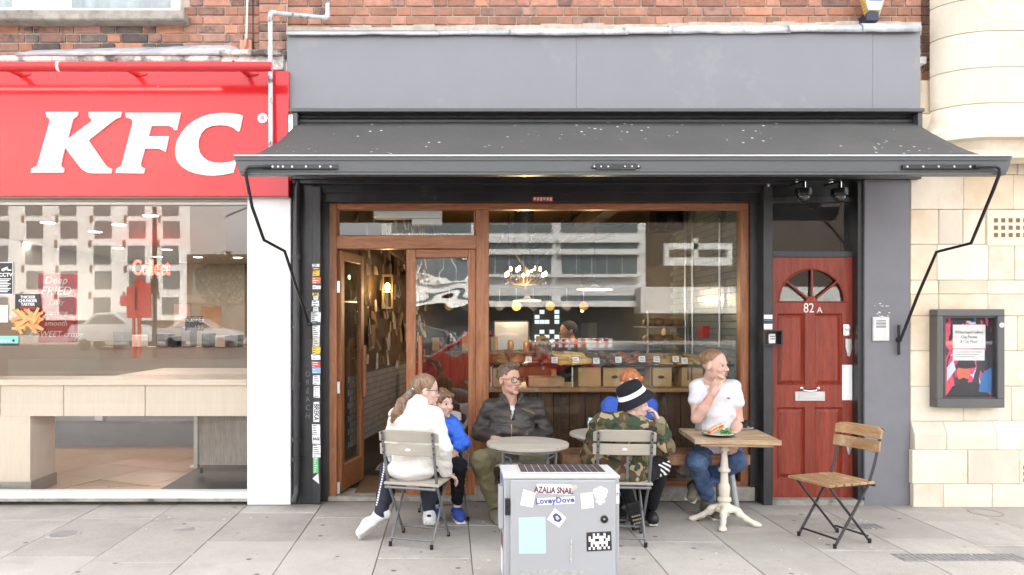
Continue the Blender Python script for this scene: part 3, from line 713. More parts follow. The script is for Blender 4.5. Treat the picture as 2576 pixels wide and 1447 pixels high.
# rounded column: courses of curved blocks
def plan(off, z, n=10):
    x0 = X(2343, .0) - off; rx, ry = .36, .26; cx_ = x0 + rx; pts = []
    for i in range(n + 1):
        a = math.pi - math.pi / 2 * i / n
        pts.append((cx_ + rx * math.cos(a), .02 - (ry + off) * math.sin(a), z))
    pts.append((x0 + 2.4, .02 - (ry + off), z)); return pts
def course(levels, split, mat):
    m_ = len(plan(0, 0)); mb = MB()
    for o_, z in levels: mb.v += plan(o_, z)
    for i in range(len(levels) - 1):
        for k in range(m_ - 1): mb.f.append((i * m_ + k, i * m_ + k + 1, (i + 1) * m_ + k + 1, (i + 1) * m_ + k))
    mb.f.append(tuple(range(m_ - 1, -1, -1))); mb.f.append(tuple((len(levels) - 1) * m_ + k for k in range(m_)))
    return mb.build('column_block', mat, stone, smooth=True, ang=35)
zz = lambda p: Z(p, -.22)
cj = [zz(-300), zz(-190), zz(-95), zz(-5), zz(80), zz(171), zz(261)]
course([(0, 9), (0, cj[0])], 0, m_sandw)
for a, b in zip(cj, cj[1:]):
    course([(-.006, a), (0, a - .006), (0, b + .006), (-.006, b + .002)], 0, m_sandw)
course([(-.006, zz(261)), (0, zz(261) - .006), (.01, zz(285)), (.035, zz(305)), (.08, zz(322)), (.14, zz(334)), (.14, zz(346))], 0, m_sandw)
course([(.15, zz(346)), (.155, zz(349)), (.155, zz(358)), (.10, zz(362)), (.06, zz(380)), (.055, zz(402))], 0, m_sandw)
bx('kneeler', X(2317, .05), X(2346, .05), .05, .3, Z(285, .05), Z(202, .05), m_sand, stone, bevel=.006)
bx('kneeler', X(2313, .0), X(2372, .0), .0, .3, Z(348, .0), Z(287, .0), m_sandw, stone, bevel=.006)
# air bricks
def vent(px0, px1, py0, py1, cols, rws, first, pitch, hole, parent, y):
    vt = tag(empty('air_vent', parent=parent), None); vt.location = P((px0 + px1) / 2, (py0 + py1) / 2, y) - origin(parent)
    mb = MB(); xs = [first[0] + pitch * i for i in range(cols)]; ys = [first[1] + pitch * 1.0 * j for j in range(rws)]
    yy = y - .004; last = py0
    for j in range(rws):
        pbox(px0, px1, yy, y + .03, last, ys[j], mb); lx = px0
        for i in range(cols): pbox(lx, xs[i], yy, y + .03, ys[j], ys[j] + hole, mb); lx = xs[i] + hole
        pbox(lx, px1, yy, y + .03, ys[j], ys[j] + hole, mb); last = ys[j] + hole
    pbox(px0, px1, yy, y + .03, last, py1, mb)
    mb.build('vent_plate', m_sand, vt); pbox(px0, px1, y - .001, y + .001, py0, py1).build('vent_duct', M('vent_duct', (.2, .13, .075), .9), vt)
vent(2484, 2640, 528, 618, 7, 3, (2500, 549), 18.5, 11, stone, SW - .003)
vent(2566, 2690, 1162, 1217, 5, 3, (2574, 1172), 16, 9, stone, SW - .054)

# ================================================================== pipes and wall fittings
m_pvc = M('peeling_grey_pipe', (.55, .56, .57), .5, var=.1, vs=8, dirt=(.12, .12, .125), dt=(.53, .6), ds=7, stretch=(3, 3, 1))
wp = empty('waste_pipe', P(680, 360, -.17), 'peeling grey waste pipe cranked along the brick and down over the red sign', 'pipe')
mb = MB().tube([P(681, 372, -.17), P(680, 36, -.13)], .0185, 12); mb.build('pipe_run', m_pvc, wp, smooth=True)
MB().tube([P(690, 33, -.12), P(818, 45, .03)], .0175, 12).build('pipe_run', m_pvc, wp, smooth=True)
MB().tube([P(824, 40, .03), P(823, -120, .03)], .0175, 12).build('pipe_run', m_pvc, wp, smooth=True)
MB().tube([P(680, 46, -.13), P(680, 37, -.13), P(684, 33, -.125), P(694, 33.5, -.115)], .0215, 12).build('elbow', m_pvc, wp, smooth=True)
MB().tube([P(811, 44.5, .02), P(820, 45, .03), P(824, 41, .03), P(824, 34, .03)], .0215, 12).build('elbow', m_pvc, wp, smooth=True)
MB().tube([P(680, 120, -.141), P(680, 136, -.142)], .0205, 12).build('collar', m_pvc, wp, smooth=True)
lc = empty('conduit', P(620, 50, .15), 'thin white conduit ending in a terracotta coloured box above the ledge', 'cable')
MB().tube([P(624, -150, .17), P(622, 10, .17), P(620, 98, .16)], .0085, 8).build('conduit_tube', m_upvc, lc, smooth=True)
pbox(603, 633, .165, .2, 100, 127).build('back_plate', M('salmon_plate', (.62, .28, .19), .5), lc, bevel=.004); MB().tube([P(619, 98, .15), P(618, 108, .14), P(617, 118, .15)], .014, 10).build('gland', bpy.data.materials['salmon_plate'], lc, smooth=True)
cb_ = MB().tube([P(636, -120, .19), P(636, 75, .19), P(637, 124, .19)], .004, 6).build('cable', m_black); tag(cb_, 'thin dark cable running down the brick beside the white conduit', 'cable')
m_bpipe = M('chipped_black_pipe', (.02, .02, .022), .35, var=.2, vs=7, dirt=(.5, .5, .5), dt=(.66, .7), ds=11, bump=.2, bs=20)
dp = empty('drainpipe', P(745, 1270, -.03), 'chipped black cast iron drainpipe beside the white pier', 'pipe')
MB().tube([P(750, 455, .0), P(747, 480, -.05), P(746, 980, -.05)], .030, 14).build('pipe_run', m_bpipe, dp, smooth=True)
MB().tube([P(747, 980, -.05), P(748, 1215, -.05), P(747, 1240, -.055), P(739, 1266, -.1)], .0265, 14).build('pipe_run', m_bpipe, dp, smooth=True)
for a, b in ((960, 980), (1100, 1112), (1150, 1160), (640, 652)): MB().tube([P(747, a, -.05), P(747, b, -.05)], .036, 14).build('collar', m_bpipe, dp, smooth=True)
# burglar alarm box
m_navy = M('navy_plastic', (.02, .022, .05), .4); m_ylw = M('cream_plastic', (.8, .74, .55), .4); m_gold = M('ochre_plastic', (.45, .27, .06), .4)
al = empty('alarm_box', P(2190, 10, .05), 'cream, ochre and navy burglar alarm box on the brick', 'alarm')
q = lambda px, py, y: tuple(P(px, py, y))
MB().add([q(2158, -60, .12), q(2246, -60, .12), q(2208, 54, .12), q(2177, 54, .12), q(2165, -60, -.02), q(2240, -60, -.02), q(2215, 25, -.02), q(2183, 25, -.02)],
         [(0, 1, 2, 3), (4, 7, 6, 5), (0, 4, 5, 1), (3, 2, 6, 7), (0, 3, 7, 4), (1, 5, 6, 2)]).build('casing', m_ylw, al, bevel=.004)
pbox(2181, 2212, -.03, .11, 29, 53).build('strobe', m_navy, al, bevel=.008); pbox(2187, 2221, -.026, -.019, -20, 1).build('logo_panel', M('blue_panel', (.1, .25, .7), .4), al)
MB().add([q(2150, -40, .0), q(2166, -40, -.024), q(2186, 30, -.024), q(2177, 48, .0)], [(0, 1, 2, 3)]).build('sounder_cover', m_gold, al)
m_och = M('dark_ochre', (.2, .11, .03), .5)
for i in range(7): v0 = P(2153 + 3.6 * i, -8 + 8 * i, -.004); v1 = P(2168 + 2.6 * i, -8 + 6 * i, -.028); MB().tube([v0, v1], .003, 5).build('sounder_slot', m_och, al)
pl_ = empty('pir_sensor', P(2322, 150, .1), 'small white sensor box on the brick return beside the column', 'sensor')
pbox(2317, 2332, .08, .16, 142, 160).build('casing', m_upvc, pl_, bevel=.005); MB().tube([P(2325, 161, .12), P(2327, 170, .12), P(2321, 182, .13)], .004, 6).build('cable', m_black, pl_)
# dome cameras over the red door
m_dome = M('smoked_dome', (.03, .03, .03), .06, spec=1.0); m_blkpl = M('black_plastic', (.012, .012, .013), .25)
for px, lab in ((2022, 'black dome security camera nearer the cafe window above the red door'), (2112, 'black dome security camera nearer the grey pillar above the red door')):
    c = empty('security_camera', P(px, 480, -.05), lab, 'camera', 'dome cameras above the red door'); p0 = P(px, 484, -.08)
    MB().lathe([(.028, .03), (.065, .028), (.068, .0), (.064, -.03), (.05, -.034)], p0, 20).build('housing', m_blkpl, c, smooth=True)
    MB().ball(p0 + Vector((0, 0, -.03)), .05, 18, 10).build('dome', m_dome, c, smooth=True)
    MB().tube([p0 + Vector((0, 0, .02)), p0 + Vector((0, 0, .09)), p0 + Vector((-.03, .17, .09))], .011, 8).build('bracket', m_blkpl, c, smooth=True)
    MB().tube([p0 + Vector((0, -.02, .03)), p0 + Vector((0, -.02, .08))], .006, 8).build('aerial', m_chrome, c, smooth=True)
# entry phone
ip = empty('intercom', P(2217, 828, -.02), 'white door entry panel with speaker slots and call buttons on the grey pillar', 'intercom')
pbox(2196, 2238, -.02, -.005, 797, 858).build('back_box', m_steel, ip, bevel=.003)
fpn = pbox(2199, 2235, -.026, -.019, 801, 853).build('face_plate', m_upvc, ip, bevel=.002)
for i in range(6): pbox(2204, 2230, -.0275, -.0255, 806 + i * 3.6, 807.8 + i * 3.6).build('speaker_slot', m_blkpl, fpn)
for i in range(4):
    pbox(2224, 2232, -.0285, -.0255, 829 + i * 6, 832.5 + i * 6).build('call_button', m_steel, fpn, bevel=.001); pbox(2204, 2221, -.027, -.0255, 829 + i * 6, 832.5 + i * 6).build('name_strip', M('name_strip%s' % ('' if i == 0 else i), (.7, .7, .68), .4), fpn)
pa = MB(); pr = random.Random(2)
for i in range(14): x, y = pr.uniform(2200, 2236), pr.choice((pr.uniform(762, 770), pr.uniform(784, 796))); pbox(x, x + pr.uniform(1, 5), -.0065, -.0045, y, y + pr.uniform(.8, 3), pa)
pa.build('paint_chips', m_white, cafe)
# key/bell box on the timber pillar
kb = empty('key_box', P(1946, 850, -.04), 'open black metal box with a small white keypad beside the red door', 'box')
m_bm = M('black_metal', (.018, .018, .018), .3)
pbox(1922, 1968, -.006, -.002, 832, 868).build('back_plate', m_bm, kb); pbox(1922, 1970, -.08, -.004, 831, 834).build('hood', m_bm, kb, bevel=.001); pbox(1922, 1970, -.06, -.004, 866, 870).build('floor_plate', m_bm, kb, bevel=.001)
pbox(1966, 1970, -.07, -.004, 832, 868).build('side_plate', m_bm, kb, bevel=.001); pbox(1921, 1925, -.07, -.004, 832, 868).build('side_plate', m_bm, kb, bevel=.001)
kp = pbox(1934, 1951, -.03, -.005, 840, 864).build('keypad', m_upvc, kb, bevel=.002)
for i in range(3):
    for j in range(2): pbox(1938 + 4 * i, 1940.5 + 4 * i, -.032, -.029, 845 + 6 * j, 848.5 + 6 * j).build('key', m_bm, kp)
# noticeboard on the sandstone
m_nb = M('noticeboard_frame', (.10, .10, .098), .4, var=.05)
nb = empty('notice_board', P(2443, 1027, -.06), 'grey glazed wall notice board with a colourful poster', 'notice board')
YB = -.11
fr_o = MB()
for a, b, c, d in ((2358, 2528, 778, 795), (2358, 2528, 1004, 1026), (2358, 2374, 795, 1004), (2511, 2528, 795, 1004)): pbox(a, b, YB, SW, c, d, fr_o)
fr_o.build('frame', m_nb, nb, bevel=.004)
fi = MB()
for a, b, c, d in ((2374, 2511, 795, 800), (2374, 2511, 999, 1004), (2374, 2379, 800, 999), (2506, 2511, 800, 999)): pbox(a, b, YB + .02, SW, c, d, fi)
fi.build('inner_frame', M('noticeboard_inner', (.05, .05, .05), .4), nb)
def flat(name, px0, px1, py0, py1, y, mat, par, th=.001): return pbox(px0, px1, y - th, y, py0, py1).build(name, mat, par)
def poster_mat():
    t = NT('poster_print'); v = t.vec((1, 1, 1), gen=True)
    n = t.noise(2.6, 2, .5, v, .8); m2 = t.noise(3.4, 1, .5, t.vec((1.6, 1, .8), gen=True), .6)
    c = t.ramp(n, [(0, (.05, .02, .06)), (.40, (.62, .03, .09)), (.47, (.8, .10, .12)), (.53, (.75, .05, .22)), (.60, (.55, .7, .85)), (.66, (.05, .18, .5))], True)
    c = t.mix(t.ramp(m2, [(.56, 0), (.57, 1)]), c, (.03, .025, .04))
    return t.fin(c, .4)
ps = flat('poster', 2379, 2506, 800, 999, -.035, poster_mat(), nb)
m_ink = M('poster_ink', (.02, .018, .022), .5); m_sk = M('poster_flesh', (.75, .16, .1), .5); m_bl = M('poster_blue', (.04, .2, .5), .5); m_pk = M('poster_pink', (.75, .06, .2), .5)
def blob(pts, y, m, name='print_shape'): MB().prism([(X(a, y), Z(b, y)) for a, b in pts], y - .0006, y).build(name, m, ps)
blob([(2380, 997), (2396, 972), (2420, 962), (2455, 962), (2478, 975), (2492, 997)], -.0372, m_ink)      # plain dark figure
blob([(2424 + 17 * math.cos(a * .5236), 938 + 24 * math.sin(a * .5236)) for a in range(12)], -.0380, m_sk)
blob([(2404, 925), (2410, 908), (2432, 902), (2450, 908), (2456, 924), (2430, 928)], -.0388, m_ink)
blob([(2412, 955), (2424, 950), (2437, 955), (2432, 966), (2416, 966)], -.0388, m_ink)
blob([(2462, 985), (2470, 940), (2492, 925), (2504, 950), (2500, 990)], -.0380, m_bl); blob([(2382, 960), (2382, 925), (2398, 905), (2404, 930)], -.0380, M('poster_pale', (.6, .72, .8), .5))
nt = flat('notice', 2397, 2479, 817, 877, -.0395, M('paper_white', (.82, .82, .8), .6), nb)
text('Whitechapel Gallery', P(2438, 836, -.042), .034, M('print_grey', (.25, .25, .26), .6), nt, scx=.8); text('City Poems', P(2438, 848, -.042), .034, bpy.data.materials['print_grey'], nt, scx=.8); text('& City Music', P(2438, 860, -.042), .034, bpy.data.materials['print_grey'], nt, scx=.8)
nt2 = flat('notice', 2397, 2477, 879, 907, -.0395, bpy.data.materials['paper_white'], nb)
for k_ in range(3): flat('print_line', 2402, 2470 - 9 * k_, 885 + k_ * 6, 886.4 + k_ * 6, -.0405, bpy.data.materials['print_grey'], nt2)
pbox(2374, 2511, YB + .03, YB + .034, 795, 1004).build('board_glass', glass('board_glass', (.97, .97, .97), .9), nb)
MB().lathe([(.019, 0), (.019, .004)], P(2520, 818, YB), 16, (0, -1, 0)).build('round_label', m_white, nb)

# ================================================================== awning
m_cloth = NT('awning_fabric')
def cloth_mat():
    t = m_cloth; n = t.noise(1.5, 4, .6)
    c = t.ramp(n, [(.3, (.062, .061, .058)), (.7, (.08, .078, .074))])
    c = t.mix(1., c, t.ramp(t.noise(220, 2, .5, t.vec((1, .4, 1))), [(.4, .85), (.6, 1.12)]), 'MULTIPLY')
    vo = t.n('ShaderNodeTexVoronoi'); vo.inputs['Scale'].default_value = 13; vo.inputs['Randomness'].default_value = 1; t.l(t.co.outputs['Object'], vo.inputs['Vector'])      # bird droppings
    spot = t.ramp(vo.outputs['Distance'], [(.11, 1), (.15, 0)]); gate = t.ramp(t.noise(1.3, 3, .6), [(.5, 0), (.55, 1)])
    m = t.n('ShaderNodeMath', operation='MULTIPLY'); t.l(spot, m.inputs[0]); t.l(gate, m.inputs[1])
    c = t.mix(m.outputs[0], c, (.62, .62, .6)); t.bump(t.noise(9, 3, .5, t.vec((1, .5, 1))), .25, .02)
    return t.fin(c, .85)
cloth_mat()
aw = empty('awning', (X(1530, 0), -.06, Z(290, 0)), 'dark grey retractable shop awning with a deep metal front bar and cranked arms', 'awning')
YBAR = -1.0
TL, TR = P(750, 306, -.05), P(2300, 306, -.05); BL, BR = P(641, 391, YBAR + .02), P(2474, 391, YBAR + .02)
mb = MB(); nu, nv = 60, 10; ar_ = random.Random(8)
for j in range(nv + 1):
    for i in range(nu + 1):
        u, v = i / nu, j / nv; p = TL.lerp(TR, u).lerp(BL.lerp(BR, u), v)
        sag = .03 * math.sin(math.pi * v) * (1 + .35 * math.sin(u * 17) * math.sin(u * 5 + 1)) + .008 * math.sin(u * 40 + v * 5) * math.sin(math.pi * v)
        mb.v.append((p.x, p.y, p.z - sag))
for j in range(nv):
    for i in range(nu): a = j * (nu + 1) + i; mb.f.append((a, a + nu + 1, a + nu + 2, a + 1))
fab = mb.build('canopy', m_cloth.m, aw, smooth=True); md = fab.modifiers.new('thickness', 'SOLIDIFY'); md.thickness = .004
y = YBAR
def bar_part(name, tl, tr, bl, br, t, b, y0, y1, mat):
    return MB().add([P(tl, t, y0), P(tr, t, y0), P(br, b, y0), P(bl, b, y0)] + [P(tl, t, y0) + Vector((0, y1 - y0, 0)), P(tr, t, y0) + Vector((0, y1 - y0, 0)), P(br, b, y0) + Vector((0, y1 - y0, 0)), P(bl, b, y0) + Vector((0, y1 - y0, 0))],
                    [(3, 2, 1, 0), (4, 5, 6, 7), (0, 1, 5, 4), (2, 3, 7, 6), (0, 4, 7, 3), (1, 2, 6, 5)]).build(name, mat, aw, bevel=.002)
bar_part('front_bar', 585, 2547, 603, 2534, 393, 433, y, y + .06, m_awning)
bar_part('bar_cap', 587, 2547, 588, 2546, 389, 393, y - .012, y + .05, M('bright_aluminium', (.55, .56, .56), .4, metal=.3))
bar_part('bar_bead', 595, 2538, 596, 2537, 402.5, 404.5, y - .006, y, m_awning)
bar_part('bar_lip', 603, 2533, 605, 2531, 433.5, 440, y - .01, y + .06, m_awning)
MB().tube([TL + Vector((-.03, .02, .0)), TR + Vector((.03, .02, .0))], .045, 12).build('roller_tube', m_black, aw, smooth=True)
ya = y - .03
def arm(side, pts, strip, bolts, ws):
    mb = MB(); mb.tube(pts, .0115, 10); o = mb.build('arm', m_blkpl, aw, smooth=True)
    a, b = strip; s = pbox(a, b, y - .022, y, 414, 425).build('arm_bracket', m_blkpl, aw, bevel=.002)
    bm_ = MB()
    for px in bolts: bm_.lathe([(.008, 0), (.006, .005)], P(px, 419.5, y - .022), 8, (0, -1, 0))
    bm_.build('bolts', m_steel, s)
    w = MB(); w.tube([ws + Vector((0, 0, .12)), ws + Vector((0, 0, -.12))], .011, 8); w.ball(ws, .022, 10, 6); w.build('wall_bracket', m_blkpl, aw, smooth=True)
arm('l', [P(680, 419, ya), P(626, 421, ya), P(619, 426, ya), P(618, 438, ya), P(634, 520, -.86), P(664, 604, -.72), P(716, 632, -.5), P(745, 720, -.28), P(777, 812, -.05)], (660, 849), (686, 700, 712, 735, 770, 805, 832), P(778, 815, -.04))
arm('r', [P(2452, 419, ya), P(2506, 419, ya), P(2514, 424, ya), P(2514, 438, ya), P(2498, 480, -.93), P(2443, 612, -.62), P(2356, 634, -.42), P(2310, 740, -.2), P(2264, 858, -.06)], (2272, 2466), (2282, 2322, 2361, 2400, 2440), P(2261, 855, -.03))
lz = MB()
for a, b, c, d in ((1488, 1560, 416, 423), (1555, 1612, 416, 423), (1500, 1600, 412, 427)): pbox(a, b, y - .012 - .001 * (a % 7), y, c, d, lz)
lk_ = lz.build('centre_latch', m_blkpl, aw, bevel=.002)
for px in (1495, 1512, 1530, 1572, 1590, 1606): MB().lathe([(.007, 0), (.005, .004)], P(px, 419, y - .02), 8, (0, -1, 0)).build('bolt', m_steel, lk_)

# ================================================================== stickers on the shutter channel and jambs
st_rand = random.Random(21); YS = -.006
cols = dict(r=(.6, .06, .05), o=(.7, .16, .05), y=(.75, .5, .04), w=(.75, .76, .77), b=(.2, .4, .65), k=(.03, .03, .03), g=(.15, .5, .2), c=(.6, .58, .5))
mst = {k: M('sticker_' + n, v, .5, var=.15, vs=9, dirt=tuple(x * .5 for x in v), dt=(.6, .72), ds=30) for (k, v), n in zip(cols.items(), ('red', 'orange', 'yellow', 'white', 'blue', 'black', 'green', 'cream'))}
SCR = [('w', 786, 804, 664, 674, None), ('r', 787, 804, 673, 679, None), ('y', 787, 804, 681, 694, None), ('o', 785, 806, 698, 714, None), ('w', 786, 806, 718, 727, None), ('y', 786, 802, 736, 744, 'AA'), ('w', 788, 801, 745, 754, None), ('w', 785, 803, 756, 771, None),
       ('w', 788, 801, 774, 786, None), ('w', 782, 806, 785, 812, None), ('b', 783, 806, 811, 814, None), ('w', 786, 804, 818, 850, None), ('c', 787, 804, 850, 872, None), ('y', 785, 806, 873, 890, None), ('w', 784, 806, 892, 906, None), ('r', 784, 806, 910, 925, None), ('b', 785, 806, 926, 940, None),
       ('w', 788, 805, 944, 967, None), ('w', 789, 804, 972, 1000, None), ('w', 788, 803, 1012, 1062, 'BREKA'), ('w', 785, 806, 1068, 1092, None), ('w', 785, 806, 1093, 1116, 'BAGS'), ('w', 787, 806, 1118, 1150, None), ('g', 788, 801, 1152, 1190, None), ('w', 786, 803, 1190, 1222, 'tri')]
for m, a, b, c, d, tx in SCR:
    if tx == 'tri':
        MB().prism([(X(786, YS), Z(1204, YS)), (X(801, YS), Z(1190, YS)), (X(803, YS), Z(1218, YS))], YS - .0015, YS).build('sticker', mst[m], chan); continue
    q = MB(); j = lambda: st_rand.uniform(-1.2, 1.2)
    q.prism([(X(a + j(), YS), Z(c + j(), YS)), (X(b + j(), YS), Z(c + j(), YS)), (X(b + j(), YS), Z(d + j(), YS)), (X(a + j(), YS), Z(d + j(), YS))], YS - .0015, YS)
    q.build('sticker', mst[m], chan)
    ik = mst['k'] if m in 'wyc' else mst['w']
    if tx:
        v_ = d - c > 30
        text(tx, P((a + b) / 2, (c + d) / 2, YS - .002), .052 if v_ else .03, ik, chan, rot=(R(90), R(90) if v_ else 0, 0), scx=.85 if v_ else .7, bold=.001)
    else:
        n = max(1, int((d - c) / 5))
        for i in range(n):
            yy = c + (d - c) * (i + .5) / n; l_ = st_rand.uniform(.3, .85) * (b - a)
            pbox(a + 2, a + 2 + l_ * .85, YS - .0022, YS - .0012, yy - .8, yy + .9).build('sticker_print', ik, chan)
m_chalk = M('faint_chalk', (.14, .14, .145), .8, var=.4, vs=30)      # chalk-like scrawl running down the black jamb
for i, ch in enumerate('OREACH'):
    me = text_mesh(ch, .062, m_chalk, depth=.0004, scx=.8)
    me.transform(Matrix.Translation(P(774, 942 + i * 21, .0185) - origin(cafe)) @ Euler((R(90), R(8 * ((i % 3) - 1)), 0)).to_matrix().to_4x4()); link('graffiti', me, cafe)
for a, b, c, d, m in ((1922, 1943, 792, 806, 'w'), (1922, 1943, 803, 807, 'b'), (1922, 1943, 815, 829, 'w')): pbox(a, b, YS - .002, YS, c, d).build('sticker', mst[m], cafe)
pbox(1340, 1391, .064, .068, 495, 507).build('sticker', mst['r'], cafe)
for i in range(6): pbox(1343 + 8 * i, 1348 + 8 * i, .062, .0645, 497, 503 + (i % 3)).build('sticker_scrap', mst['w'], cafe)
# ================================================================== inside the cafe
FZ = .03
m_ceil = M('mustard_ceiling', (.16, .09, .03), .7, var=.15, vs=2)
m_darkfloor = M('dark_cafe_floor', (.03, .028, .027), .5, var=.3, vs=4)
m_tilew = M('white_glazed_tile', (.27, .30, .30), .15, rnd=.08, var=.04, spec=.6)
m_tileg = M('pale_green_tile', (.22, .26, .25), .15, rnd=.1, var=.05, spec=.6)
m_grout = M('dark_grout', (.07, .07, .068), .9)
m_tagwall = M('brown_timber_wall', (.075, .045, .025), .8, var=.4, vs=6, stretch=(6, 6, 1))
m_dkplank = wood('dark_counter_plank', (.05, .022, .009), (.14, .065, .028), .5, 1, 'z', rnd=.25)
m_shelf = wood('counter_shelf_wood', (.26, .12, .05), (.42, .22, .10), .5, 1, 'x', worn=(.5, .33, .2))
m_card = M('brown_card', (.40, .25, .12), .8, var=.08, vs=8, rnd=.1)
m_ssteel = M('kitchen_steel', (.35, .35, .36), .3, metal=.8, var=.1)
LA = math.atan(.176)                                   # the side wall by the door runs in at a slant
lx0, ly0 = X(846, .24), .24
def LW(u, t, z): return Vector((lx0 + u * math.sin(LA) + t * math.cos(LA), ly0 + u * math.cos(LA) - t * math.sin(LA), z))
RX = X(1870, .25)
rm_ = empty('cafe_interior', parent=None); rm_.parent = cafe; rm_.location = Vector((.8, 3, 0)) - cafe.location
CE = 2.85
bx('interior_floor', -2.5, RX + .2, .23, 8.2, -.02, FZ, m_darkfloor, rm_, bevel=0)
bx('interior_ceiling', -2.5, RX + .2, .3, 8.2, CE, CE + .1, m_ceil, rm_, bevel=0)
bx('back_wall', -2.5, RX + .2, 8, 8.2, FZ, CE, M('brown_back_wall', (.06, .04, .026), .7, var=.3), rm_, bevel=0)
bx('front_lintel', -1.2, RX + .2, .24, .34, Z(520, .24), CE, m_tagwall, rm_, bevel=0)
lwall = MB().add([LW(0, -.015, FZ), LW(8.2, -.015, FZ), LW(8.2, -.015, CE), LW(0, -.015, CE), LW(0, -.1, FZ), LW(8.2, -.1, FZ), LW(8.2, -.1, CE), LW(0, -.1, CE)], [(0, 1, 2, 3), (7, 6, 5, 4), (0, 3, 7, 4), (1, 5, 6, 2), (3, 2, 6, 7), (0, 4, 5, 1)]).build('tag_wall', m_tagwall, rm_)
mb = MB(); a_ = -LA
def lbx(mbx, u0, u1, z0, z1, t0, t1):
    vs_ = [LW(u, t, z) for u in (u0, u1) for t in (t0, t1) for z in (z0, z1)]
    return mbx.add(vs_, [(0, 1, 3, 2), (4, 6, 7, 5), (0, 4, 5, 1), (2, 3, 7, 6), (0, 2, 6, 4), (1, 5, 7, 3)])
lbx(MB(), .02, 8, FZ, .36, -.015, .012).build('black_skirting', m_black, rm_)
lbx(MB(), .3, 4.0, .36, 1.02, -.014, -.004).build('grout_bed', m_grout, rm_)
tm = MB().box(-.0565, .0565, -.004, .004, -.0265, .0265).mesh('tile', m_tilew, bevel=.0015)
t_rand = random.Random(6)
for r in range(11):
    for c in range(24):
        u = .38 + c * .118 + (.059 if r % 2 else 0)
        o = link('tile', tm, rm_, LW(u, 0, .39 + r * .0575) - origin(rm_)); o.rotation_euler = (0, 0, R(90) - LA)
bx('right_wall', RX + .012, RX + .2, .24, 8.2, FZ, CE, m_grout, rm_, bevel=0)
tg = MB().box(-.004, .004, -.098, .098, -.029, .029).mesh('tile', m_tileg, bevel=.0015)
for r in range(29):
    for c in range(10):
        y = .34 + c * .2 + (.1 if r % 2 else 0); link('tile', tg, rm_, Vector((RX + .009, y, .95 + r * .0625)) - origin(rm_))
# doormats
mt = bx('door_mat', X(893, .3), X(1190, .3), .24, .95, FZ, FZ + .015, M('coir_mat', (.16, .09, .045), .95, var=.3, vs=60, bump=.6, bs=200), bevel=.004); tag(mt, 'brown coir doormat just inside the open cafe door', 'doormat')
mw = tag(empty('patterned_mat', (-.45, 1.5, FZ)), 'white floor mat with black blocks behind the coir doormat', 'mat')
bx('mat_base', -.72, -.05, 1.25, 2.1, FZ, FZ + .008, M('white_mat', (.5, .5, .48), .8), mw)
mb = MB()
for i in range(4):
    for j in range(5): mb.box(-.69 + i * .16, -.62 + i * .16 + .03, 1.29 + j * .16, 1.37 + j * .16, FZ + .008, FZ + .011)
mb.build('black_blocks', m_black, mw)
# paper tags pinned to the wall
tagm = [M(n, c, .8, var=.15, vs=12, rnd=.15) for n, c in (('kraft_tag', (.22, .14, .08)), ('manila_tag', (.46, .37, .26)), ('grey_tag', (.38, .36, .34)), ('brown_tag', (.15, .09, .05)))]
tagme = []
for m in tagm:
    for w_, h_ in ((.018, .06), (.028, .045), (.022, .085)):
        tagme.append(MB().add([(-w_, 0, -h_), (w_, -.012, -h_ * .95), (w_ * .9, -.004, h_ * .8), (w_ * .4, 0, h_), (-w_ * .4, 0, h_), (-w_ * .9, 0, h_ * .8), (-w_, .0, -h_)][:6], [(0, 1, 2, 3, 4, 5)]).mesh('paper_tag', m))
paper_lab = {}
for i, me in enumerate(tagme): paper_lab[me.name] = '%s %s paper label pinned on the brown wall inside the open door' % (('narrow', 'squat', 'long')[i % 3], ('kraft brown', 'manila', 'grey', 'dark brown')[i // 3])
for i in range(210):
    u, z = t_rand.uniform(.45, 3.6), 1.0 + 1.65 * t_rand.random() ** .9
    o = link('paper_tag', t_rand.choice(tagme), None, LW(u, .012 + t_rand.uniform(0, .03), z))
    o.rotation_euler = (R(t_rand.uniform(-12, 12)), R(t_rand.uniform(-22, 22)), R(90) - LA + R(t_rand.uniform(-18, 18)))
    md = o.modifiers.new('thickness', 'SOLIDIFY'); md.thickness = .0015
    tag(o, paper_lab[o.data.name], 'paper tag', 'paper labels pinned on the cafe wall')
for i in range(5):
    u, z = .9 + i * .5, 1.25 + (i * .37 % 1.1)
    o = lbx(MB(), u, u + .13, z, z + .2, .02, .05).build('small_board', t_rand.choice(tagm)); tag(o, 'small wooden board hung among the paper labels inside the door', 'board', 'boards hung on the cafe wall')
o = MB().prism([(0, 0), (.26, 0), (.3, .05), (.3, .55), (.26, .62), (.04, .62), (0, .55)], 0, .05).build('red_panel', M('red_vinyl', (.35, .012, .012), .35)); o.location = LW(2.2, .12, .40); o.rotation_euler = (0, 0, -.2)
tag(o, 'red rounded seat panel standing against the white tiles inside the door', 'seat panel')
